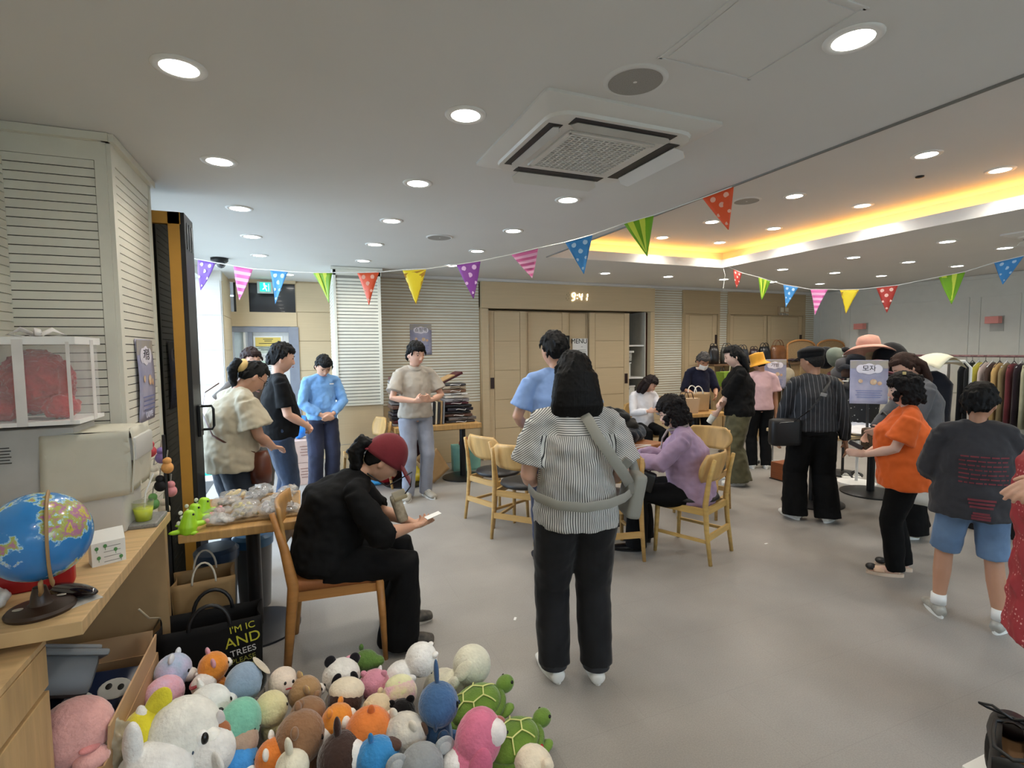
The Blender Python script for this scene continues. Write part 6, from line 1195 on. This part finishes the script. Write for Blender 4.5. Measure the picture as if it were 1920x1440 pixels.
t = thing('paper_sign', 'blank white paper strip taped to the long clothes rack', 'sign', (8.2,4.62,1.27), rz=-1.1); B().box((0,0,0),(.46,.004,.14)).build('sheet', mat('#c9c8c4', .6), t); B().tube([(0,0,.07),(.2,.12,.19)],.003,n=6).build('tape', M_white, t)
# heap of bright clothes at the right edge, near table with shoe
t = thing('cloth_pile_chair', 'dark low stool under the bright clothes at the right edge', 'stool', (5.65,2.42,0)); B().box((0,0,.22),(.5,.5,.44),bev=.01).build('stool_body', mat('#1c1c1e'), t)
t = thing('jacket', 'red garment with bright yellow trim heaped right of the boy’s head', 'jacket', (5.55,2.42,.60)); crumple('cloth', fabric('#a3141c', var=.2), t, (0,0,0), (.26,.26,.17), disp=.05, ds=.13); crumple('yellow_trim', fabric('#e8c42c', var=.1), t, (-.02,.06,.10), (.22,.2,.13), disp=.05, ds=.1)
t = thing('display_table', 'white table corner at the bottom right of the picture', 'table', (1.69,.395,0)); B().box((0,0,.70),(.8,.46,.03),bev=.004).build('table_top', M_white, t)
for sx in (-.36,.36):
    for sy in (-.19,.19): B().box((sx,sy,.342),(.04,.04,.685)).build('leg', M_white, t)
t = thing('shoe', 'large black lace-up shoe with tan lining near the camera', 'shoe', (1.39,.585,.716), rz=radians(-66)); t.scale = (.85,.85,.85); bl = mat('#131212', .45, var=.2)
b = B(); n_ = 26
prof = [(-.13,.036,.085),(-.10,.043,.10),(-.05,.042,.095),(0,.041,.09),(.05,.046,.075),(.10,.050,.055),(.145,.046,.045),(.17,.03,.03)]
rows = [[b.bm.verts.new((w_*cos(a), y, .018+max(0,sin(a))*h_ if sin(a) > 0 else .018)) for a in [pi*j/n_ for j in range(n_+1)]] for y, w_, h_ in prof]
for i, (A, C) in enumerate(zip(rows, rows[1:])):
    for j in range(n_):
        if i < 3 and 9 <= j < 17: continue
        b.bm.faces.new((A[j],A[j+1],C[j+1],C[j]))
b.bm.faces.new(rows[0][:9]+rows[0][17:]) if False else None
b.build('upper', bl, t, smooth=True)
B().grid(lambda u, v: (.036*cos(pi*(.22+.56*u))*1.0, -.125+.16*v, .018+.055*sin(pi*(.22+.56*u))-.03*sin(pi*u)), 10, 8, .002).build('lining', mat('#7a5a3a', .8), t, smooth=True)
B().tube([(.032,-.12,.098),(.036,-.06,.098),(.034,-.0,.098),(.0,.03,.094),(-.034,0,.098),(-.036,-.06,.098),(-.032,-.12,.098),(0,-.14,.095)], .005, n=8, closed=True).build('collar_edge', bl, t, smooth=True)
B().grid(lambda u, v: (.04*(2*u-1)*.9, -.14+.0*v, .018+(.075)*v*(1-.15*(2*u-1)**2)), 8, 4, .004).build('heel_counter', bl, t, smooth=True)
B().prism([(.048*cos(a)*(1.06), .02+.155*sin(a), 0) for a in [2*pi*j/28 for j in range(28)]], (0,0,.02)).build('sole', mat('#0d0d0d', .6), t); b = B()
for k in range(4): b.tube([(-.028,.035+.018*k,.093-.008*k),(0,.04+.018*k,.102-.009*k),(.028,.035+.018*k,.093-.008*k)], .0035, n=6)
b.tube([(0,.03,.10),(-.04,.02,.125),(-.065,.03,.115),(-.05,.05,.10),(0,.04,.10)], .0035, n=6).tube([(0,.03,.10),(.04,.02,.125),(.06,.03,.11),(.04,.05,.10),(0,.04,.10)], .0035, n=6).build('laces', M_black, t, smooth=True)
# small things on the floor
for k, (x, y, lb) in enumerate(((3.49,3.09,'tiny white paper scrap on the floor right of the seated lavender woman'),(1.14+.0,2.80,'tiny white scrap on the floor left of the striped woman’s feet'))):
    t = thing('paper_scrap', lb, 'paper scrap', (x,y,.001), rz=k); B().box((0,0,.001),(.035,.014,.002)).build('scrap', M_white, t)
for k in (0,1):
    t = thing('sandal', ['left','right'][k]+' black and white sandal of the pair on the floor beyond the clothes table', 'sandal', (6.1+.12*k,4.25-.05*k,0), rz=-.8, group='pair of sandals beyond the clothes table'); B().box((0,.1,.014),(.09,.25,.028),bev=.012).build('sole', mat('#d5d3cd'), t, smooth=True); B().grid(lambda u, v: ((u-.5)*.1,.06+.05*v,.03+.045*sin(pi*u)), 10, 3, .006).grid(lambda u, v: ((u-.5)*.09,.15+.04*v,.03+.035*sin(pi*u)), 10, 3, .006).build('straps', M_black, t, smooth=True)
for k, (x, y, lb) in enumerate(((5.9,5.9,'reddish wooden crate on the floor seen between the pin-striped man’s legs'),)):
    t = thing('crate', lb, 'crate', (5.45,4.55,0)); B().box((0,0,.11),(.3,.2,.2)).build('crate_body', wood('#8f5230'), t); box('base', (0,0,.006), (.32,.22,.012), M_black, t)
# ------------------------------------------------------------------ soft toys heaped on the floor
from mathutils import Quaternion
CAMP = V((0,0,1.62))
def ray(px, py): return (_f + _r2*((px-960)/975.85) - _u2*((py-720)/975.85))
def at_z(px, py, z): d = ray(px, py); return CAMP + d*((z-1.62)/d.z)
def toy(lab, loc, hd, pitch, roll, s, parts, name='soft_toy', cat='soft toy'):
    s *= 1.27
    """loc = centre of the head; parts: (name, colour or material, [(x,y,z,rx,ry,rz[,ax,ay,az])...]) in units of s, +y the face"""
    t = thing(name, lab, cat, loc, rot=(0,0,0)); t.rotation_euler = (RZ(-radians(hd)) @ E(radians(pitch),0,0) @ E(0,radians(roll),0)).to_euler(); t['group'] = 'soft toys heaped on the floor'
    for nm, c_, bl in parts:
        b = B()
        for q in bl: b.ell(V(q[:3])*s, V(q[3:6])*s, E(*q[6:9]) if len(q) > 6 else None, n=28 if nm in ('body','shell') else 16)
        m = c_ if not isinstance(c_, (str,tuple)) else (plushm(*c_) if isinstance(c_, tuple) else (mat(c_, .25, var=0) if nm in ('eye','nose','button') else plushm(c_)))
        if nm in ('body','shell','hood') or len(bl) > 1: b.build(nm, m, t, remesh=max(.0032,.03*s), sm=3, disp=.0012 if nm=='body' else 0, ds=.012)
        else: b.build(nm, m, t, smooth=True)
    return t
def bear(c1, muz=None, ear=None, earin=None, eyes='#141012', nose='#141012', arms=True, earz=.75, earx=.62, earr=.26, belly=None, extra=(), lie=False, eyer=.09, muzr=(.36,.30,.27)):
    P = [('body', c1, [(0,0,0,.95,.88,.88),(0,-.1,-1.35,.72,.62,.80)]+([(.72,.12,-1.05,.24,.26,.50,0,.5,0),(-.72,.12,-1.05,.24,.26,.50,0,-.5,0),(.42,.45,-1.95,.30,.48,.28),(-.42,.45,-1.95,.30,.48,.28)] if arms else []))]
    e = ear or c1
    if earr:
        for k in (-1,1):
            P.append(('ear', e, [(k*earx,-.05,earz,earr,.14,earr)]))
            if earin: P.append(('inner_ear', earin, [(k*earx,.06,earz,earr*.6,.06,earr*.6)]))
    if muz: P.append(('muzzle', muz, [(0,.80,-.20,*muzr)]))
    if nose: P.append(('nose', nose, [(0,1.08 if muz else .90,-.08,.10,.07,.07)]))
    if eyes:
        for k in (-1,1): P.append(('eye', eyes, [(k*.38,.80,.10,eyer,.05,eyer)]))
    if belly: P.append(('belly', belly, [(0,.42,-1.35,.45,.12,.52)]))
    return P+list(extra)
def K(px, py, z, *a): return (tuple(at_z(px, py, z)),)+a
# mirror of the table in the photograph: (label, head centre on the heap, heading, pitch, roll, size, parts)
def T_(lab, px, py, z, hd, pitch, roll, s, parts): toy(lab, TP[lab] if lab in TP else tuple(round(v,3) for v in at_z(px,py,z)), hd, pitch, roll, s, parts)
TP = {}
T_('pastel blue tie-dye bear plush with white muzzle, at the back left corner', 325, 1258, .28, 95, -8, -14, .062, bear(('#a3b7cf','#c3bcd8'), '#e6e0da', ear='#dfe3ea', muzr=(.42,.42,.34)))
T_('orange plush with pink ears and white snout, behind the white bear', 400, 1250, .29, 70, 8, 10, .052, bear('#e08a30', '#efe8e0', ear='#d79aa8', earr=.3))
T_('pink fluffy plush lying on its side at the left of the heap', 308, 1302, .25, 120, -70, 0, .062, bear(('#dfa0ac','#d7b5cc'), None, nose=None, eyes=None, earr=0))
T_('small white plush with red ribbon between the orange and white ones', 382, 1284, .25, 250, -30, 10, .042, bear('#e9e3dd', None, nose=None, earr=.2, extra=[('ribbon','#a3182a',[(0,.3,.55,.9,.5,.1)])]))
T_('fluffy white bear plush with small blue nose', 392, 1325, .25, 70, 10, 5, .07, bear('#e3e4df', '#eeefec', ear='#e3e4df', nose='#4f8cc0', earr=.22))
T_('doll plush in blue-grey hood with black hair and pale face', 462, 1278, .26, 55, -14, 18, .062, [('hood', '#8fa3b8', [(0,-.12,0,.98,.92,.98),(0,-.2,-1.3,.7,.6,.8)]),('hair', '#15130f', [(0,.35,.05,.82,.62,.72)]),('face', '#ead2c4', [(0,.62,-.12,.60,.42,.52)]),('brim', '#cdbfa6', [(0,.55,.78,.7,.5,.07,-.5,0,0)]),('arm', '#cfc2bd', [(.35,.55,-1.15,.22,.5,.2)]),('eye','#4a3226',[(-.22,1.0,-.08,.1,.02,.02)]),('eye','#4a3226',[(.22,1.0,-.08,.1,.02,.02)])])
T_('round cream smiley plush with dot eyes', 530, 1278, .22, 150, 10, -14, .046, [('body','#e5d3c0',[(0,0,0,1,.95,1),(0,-.1,-1.3,.6,.5,.7)]),('eye','#1a1210',[(-.3,.9,.12,.10,.05,.12)]),('eye','#1a1210',[(.3,.9,.12,.10,.05,.12)]),('mouth','#a33030',[(0,.9,-.28,.24,.08,.06)]),('ear','#5a3226',[(-1.0,0,-.1,.14,.14,.25)])])
T_('tan bear plush with yellow inner ears, between cream smiley and panda', 572, 1300, .17, 75, 6, 10, .06, bear('#a8845a', '#efe8e0', earin='#d9b84a', earr=.27))
T_('black and white panda plush at the back of the heap', 640, 1268, .17, 170, 12, -10, .068, bear('#dfdbd3', None, ear='#17151a', arms=False, eyes=None, nose='#17151a', earr=.3, extra=[('eye_patch','#17151a',[(-.42,.76,.08,.24,.12,.34,0,.3,0)]),('eye_patch','#17151a',[(.42,.76,.08,.24,.12,.34,0,-.3,0)]),('pink_headband','#d79aa8',[(-.55,-.1,.8,.4,.1,.16)])]))
T_('mint green egg-shaped plush with tan underside', 446, 1362, .22, 120, -12, -20, .068, [('body','#7dbfa4',[(0,0,0,.95,.9,1.15)]),('underside','#b59a84',[(.2,.38,-.45,.75,.75,.85)]),('eye','#2a3a34',[(-.2,.86,.2,.04,.03,.04)]),('eye','#2a3a34',[(.2,.86,.2,.04,.03,.04)])])
T_('pale yellow plush with stubby arms beside the mint egg', 508, 1328, .21, 80, 8, 4, .056, bear('#d9cf9c', None, nose=None, earr=0, extra=()))
T_('brown bear plush half hidden behind the larger brown bear', 577, 1342, .17, 130, 0, -14, .062, bear('#8d6848', None, nose=None, eyes=None, earr=.22))
T_('brown bear plush with white snout looking right', 563, 1382, .17, 95, 4, 6, .08, bear('#8a6445', '#ece6de', earr=.22, muzr=(.34,.36,.3)))
T_('cream and dark brown puppy plush, behind the orange cat', 648, 1312, .18, 210, 10, 0, .06, bear('#3a241a', None, nose=None, eyes=None, earr=.0, extra=[('cream_cap','#e0d2b8',[(0,-.1,.45,.97,.85,.62)]),('ear','#2a1a14',[(.7,0,.2,.2,.3,.5)])]))
T_('orange cat plush with white eye patches', 633, 1352, .17, 120, 8, -6, .056, bear('#df8a2e', None, ear='#df8a2e', eyes=None, nose='#b06a50', earr=.24, extra=[('eye_patch','#efeae2',[(-.36,.66,.05,.34,.26,.4)]),('eye_patch','#efeae2',[(.36,.66,.05,.34,.26,.4)]),('eye','#15100e',[(-.36,.94,.05,.10,.05,.12)]),('eye','#15100e',[(.36,.94,.05,.10,.05,.12)])]))
T_('rose pink plush pig seen from behind, right of the panda', 702, 1284, .16, 20, 0, 0, .056, bear('#cf8a9c', None, nose=None, eyes=None, earr=.2, arms=False))
T_('pastel pink and yellow chick plush with red beak', 750, 1300, .16, 175, 10, 0, .055, [('body',('#dfa9c0','#e3dca8'),[(0,0,0,1.05,.95,.95)]),('cap','#dfdcae',[(0,-.1,.5,.85,.78,.5)]),('beak','#c93a34',[(.0,.9,-.45,.30,.2,.14)]),('eye','#17130f',[(-.36,.86,.05,.05,.04,.1)]),('eye','#17130f',[(.36,.86,.05,.05,.04,.1)]),('wing','#d79ab8',[(1.0,0,-.3,.2,.4,.4)])])
T_('cream puppy plush with folded ears, behind the orange one', 706, 1330, .165, 140, 6, 8, .052, bear('#dcc6a0', '#ece2d0', ear='#cdb48c', earr=.22))
T_('round bright orange plush with a tuft, seen from behind', 692, 1376, .16, 10, 0, 6, .072, [('body','#dc7a34',[(0,0,0,1,.95,1.08)]),('tuft','#cf6426',[(0,-.1,1.05,.16,.16,.26)]),('arm','#dc7a34',[(.8,-.3,-.5,.2,.3,.4)]),('arm','#dc7a34',[(-.8,-.3,-.5,.2,.3,.4)])])
T_('black cat plush under the pastel chick', 752, 1338, .13, 180, 0, 0, .05, bear('#121013', None, ear='#121013', earr=.3, nose=None, eyes=None))
T_('cream plush with grey patch and brown ear, beside the blue one', 760, 1378, .16, 60, 4, 0, .07, bear(('#dcd3c2','#b3aea6'), None, ear='#dcd3c2', eyes='#17130f', nose=None, earr=.24, eyer=.06, extra=[('brown_ear','#5c4232',[(.7,.45,.3,.24,.12,.3)])]))
T_('tall denim blue plush with long upright ear', 822, 1320, .24, 100, 2, 0, .07, bear('#3f628c', None, ear='#3f628c', earr=0, nose='#1c2c44', extra=[('ear','#3a5a82',[(-.3,0,1.25,.18,.12,.62)]),('ear','#3a5a82',[(.5,-.2,-.5,.3,.12,.55,0,.6,0)]),('belly_patch','#7fa3c4',[(0,.42,-1.35,.45,.12,.52)])], eyer=.14))
T_('big pink plush with white face patch at the front right', 897, 1385, .18, 120, -14, -10, .085, [('body','#d5738f',[(0,0,0,.85,.8,1.0),(0,-.1,-.8,.95,.8,.9)]),('face_patch','#eee6e2',[(.15,.48,.45,.45,.42,.42)]),('wing','#cf6a88',[(-.85,.1,-.6,.2,.5,.8)]),('wing','#cf6a88',[(.8,.3,-.5,.2,.4,.75)]),('eye','#15100e',[(.1,.9,.55,.06,.04,.06)]),('snout','#a8655c',[(-.4,.55,.62,.14,.2,.1)])])
def turtle(lab, px, py, z, hd, s, pitch=0):
    gd = ('#5a7a26','#6d8c30'); rim = '#6a8a34'
    p = tuple(round(v,3) for v in at_z(px,py,z)); t = thing('soft_toy', lab, 'soft toy', p); t.rotation_euler = (RZ(-radians(hd)) @ E(radians(pitch),0,0)).to_euler(); t['group'] = 'soft toys heaped on the floor'
    b = B(); b.ell((0,0,0),(.92*s,1.1*s,.55*s),n=40); b.build('shell', plushm(*gd), t, smooth=True)
    B().tube([(1.0*s*sin(a),1.18*s*cos(a),-.12*s) for a in [2*pi*j/36 for j in range(36)]], (.13*s,.13*s), closed=True, n=10).build('shell_rim', plushm('#5c7a2a'), t, smooth=True)
    B().ell((0,1.55*s,-.1*s),(.36*s,.42*s,.34*s),n=24).ell((.85*s,.75*s,-.35*s),(.3*s,.5*s,.14*s)).ell((-.85*s,.75*s,-.35*s),(.3*s,.5*s,.14*s)).ell((.7*s,-.95*s,-.35*s),(.22*s,.36*s,.12*s)).ell((-.7*s,-.95*s,-.35*s),(.22*s,.36*s,.12*s)).ell((0,0,-.25*s),(.8*s,1.0*s,.28*s)).build('body', plushm(rim), t, remesh=.006, sm=2)
    for k in (-1,1): B().ell((k*.3*s,1.72*s,.02*s),(.05*s,.07*s,.08*s),n=12).build('eye', mat('#14160e', .2), t, smooth=True)
    L = lambda x, y: (x*s, y*s, .56*s*sqrt(max(0,1-(x/.93)**2-(y/1.11)**2))+.004)
    b = B(); hexp = [(.42*cos(a),.5*sin(a)) for a in [pi/6+pi*j/3 for j in range(6)]]
    def arc(p, q, n=6): return [L(p[0]+(q[0]-p[0])*i/n, p[1]+(q[1]-p[1])*i/n) for i in range(n+1)]
    for j in range(6): b.tube(arc(hexp[j], hexp[(j+1)%6]), .028*s, n=6); o = hexp[j]; b.tube(arc(o, (o[0]*2.05,o[1]*2.05) if (o[0]*2.05/.93)**2+(o[1]*2.05/1.11)**2 < 1 else (o[0]*1.85,o[1]*1.85)), .028*s, n=6)
    b.build('seam_pattern', mat('#d8d98a', .7), t)
turtle('large green turtle plush with yellow-seamed shell, upper of the two', 892, 1322, .11, 72, .105, 12)
turtle('second green turtle plush, lower right of the other turtle', 962, 1388, .10, 72, .10, 10)
T_('white plush kitten lying along the top edge, pink inner ear', 790, 1236, .19, 100, -62, -10, .066, bear('#e9e7e2', None, ear='#eceae6', earin='#dba7a7', eyes='#33445a', nose=None, earr=.2, eyer=.06, extra=[('paw_pad','#d99aa0',[(.55,.85,-1.9,.14,.1,.14)]),('tail','#e9e7e2',[(0,-.8,-2.2,.14,.14,.5,.8,0,0)])]))
T_('big cream lamb-like plush with ribbon, lying at the back right', 885, 1246, .16, 150, -30, -40, .078, bear('#ddd9c2', None, ear='#d8d3ba', nose=None, eyes=None, earr=0, extra=[('ear','#d8d3ba',[(.85,.1,-.3,.2,.32,.55)]),('rump','#dedac6',[(-.9,-.5,-1.9,1.1,.9,.95)]),('ribbon','#d9d39a',[(-.5,.3,-.75,.4,.12,.12,0,.5,0)])]))
T_('green crocodile-headed plush peeking at the back edge', 686, 1238, .14, 110, 0, 0, .046, [('body','#5a7a34',[(0,0,0,.9,1.0,.8),(0,.8,-.1,.6,.7,.45),(0,-.1,-1.0,.7,.7,.8)]),('eye','#15120e',[(-.4,.3,.55,.1,.1,.1)]),('eye','#15120e',[(.4,.3,.55,.1,.1,.1)]),('horn','#4d6c2c',[(-.6,-.5,.75,.2,.2,.3)])])
T_('large white bird-like plush with yellow back and brown beak', 345, 1378, .27, 100, 2, -8, .105, [('body','#e6e4da',[(0,0,0,.85,.9,.95),(0,-.5,-.9,.9,.9,.8)]),('yellow_back','#d9cc2e',[(0,-.95,.1,.72,.55,.75)]),('crest','#dccf36',[(0,-.6,.85,.10,.3,.5,-.5,0,0)]),('beak','#a3633c',[(0,.92,-.1,.2,.22,.3)]),('cheek','#e9e7de',[(.35,.7,-.15,.3,.35,.4)]),('eye_rim','#f2f1ec',[(.55,.62,.12,.14,.16,.2)]),('eye','#0f0d0d',[(.60,.70,.12,.10,.10,.15)]),('eye','#0f0d0d',[(-.60,.70,.12,.10,.10,.15)])])
T_('white plush with upright paddle-shaped limbs in the front left', 290, 1440, .25, 60, 0, 0, .10, [('body','#e3e2de',[(0,0,-.2,1.0,.9,.8),(-.9,.1,.45,.30,.22,.75,0,-.5,0),(-.15,-.4,.75,.28,.22,.7,0,.1,0)]),('eye','#3a4a60',[(.45,.75,.1,.04,.03,.1)]),('eye','#3a4a60',[(-.2,.85,.1,.04,.03,.1)])])
T_('white elephant-like plush with round ears and small horn', 392, 1410, .22, 60, 4, 6, .078, [('body','#e4e2dd',[(0,0,0,.9,.85,.8),(0,-.2,-.9,.9,.8,.8)]),('ear','#dedcd6',[(.95,-.1,.15,.45,.14,.5)]),('ear','#dedcd6',[(-.75,.3,.45,.2,.14,.5,0,-.4,0)]),('horn','#d3ccc9',[(-.25,.55,.75,.16,.16,.42)])])
T_('sky blue and white plush cut by the bottom edge', 440, 1434, .13, 140, 10, 0, .068, bear('#3f8ed0', '#e9ece9', nose=None, earr=0, eyes='#222222', eyer=.05))
T_('orange plush with white ear, near the bottom edge', 512, 1420, .14, 100, 10, 4, .055, bear('#dd7c30', None, ear='#ece6dc', eyes='#2a1a12', nose='#2a1a12', earr=.3, eyer=.06))
T_('ivory plush with one long ear at the bottom edge', 548, 1438, .15, 60, 5, 0, .05, bear('#e3dcc4', None, earr=0, nose=None, eyes=None, extra=[('ear','#e3dcc4',[(-.1,0,1.15,.28,.2,.62)])]))
T_('dark brown plush with white face and brown ear', 640, 1420, .14, 110, 4, -4, .075, bear('#38231a', None, eyes=None, nose=None, earr=0, extra=[('face_patch','#e9e4de',[(.1,.55,-.05,.6,.5,.7)]),('ear','#33201a',[(-.1,-.1,1.0,.24,.14,.5)]),('eye','#120e0d',[(.1,1.02,.1,.05,.04,.08)])]))
T_('bright blue plush with brown patch over one eye', 708, 1426, .14, 60, 6, 4, .07, bear('#2f82bd', None, earr=0, eyes='#152a3a', nose=None, eyer=.06, extra=[('brown_patch','#4a3024',[(.3,.6,.5,.42,.3,.16)]),('tuft','#2a78b0',[(-.2,-.1,1.0,.12,.12,.26)])]))
T_('grey koala plush with big round ears at the bottom edge', 790, 1436, .14, 175, 0, 0, .066, bear('#8f9293', None, ear='#a3a6a6', earin='#b9bab8', nose='#3c3a3c', earx=1.05, earz=.45, earr=.46, eyes='#222222', eyer=.05))
T_('white plush with red fringe beside the big pink one', 856, 1434, .12, 90, 0, 0, .045, [('body','#e6e2de',[(0,0,0,1,.9,.9)]),('red_fringe','#9c2430',[(-.95,.2,.35,.3,.4,.12),(-.9,.3,.05,.3,.4,.1)])])
T_('white and orange plush with red felt flower in the bottom right of the heap', 1000, 1434, .08, 60, 0, 0, .06, [('body','#e9dcc4',[(0,0,0,1,.9,.85),(.9,-.1,.5,.3,.3,.35)]),('orange_patch','#df6a30',[(-.9,0,.1,.5,.4,.4)]),('red_flower','#b51c26',[(0,.75,.3,.14,.06,.32),(0,.75,.3,.32,.06,.14)])])
T_('big pale pink pig plush with coral belly in the front left corner', 140, 1372, .41, 120, -14, -16, .10, [('body','#dba39c',[(0,0,0,.85,.8,.8),(-.1,-.2,-.95,1.0,.85,.9)]),('snout','#dda59e',[(.1,.75,-.35,.42,.36,.3)]),('arm','#d89d96',[(-1.2,.1,-.7,.45,.2,.22,0,.5,0)]),('arm','#d89d96',[(.95,.2,-.85,.3,.2,.55,0,-.4,0)]),('coral_belly','#cf5f62',[(-.1,.35,-1.3,.75,.5,.7)]),('cheek','#cf8482',[(.25,.72,-.05,.3,.14,.1)])])
t = thing('plastic_bag', 'crumpled beige translucent bag between pink pig and cardboard box', 'bag', tuple(at_z(212,1400,.32))); crumple('bag_body', mat('#8d8068', .3, h2='#b5aa92', sc=25), t, (0,0,0), (.05,.05,.09), disp=.02, ds=.03)
# low mat that carries the heap
t = thing('display_mat', 'low pale cloth-covered platform under the heap of soft toys', 'platform', (-.02,1.90,0), rz=-.35); B().box((0,0,.02),(1.25,.8,.04),bev=.01).build('platform', mat('#6a6560', .8), t)
t = thing('display_box', 'low grey block under the left side of the soft-toy heap', 'box', (-.40,2.18,0), rz=-.1); B().box((0,0,.06),(.34,.66,.12)).build('block', mat('#5d5a56', .8), t)
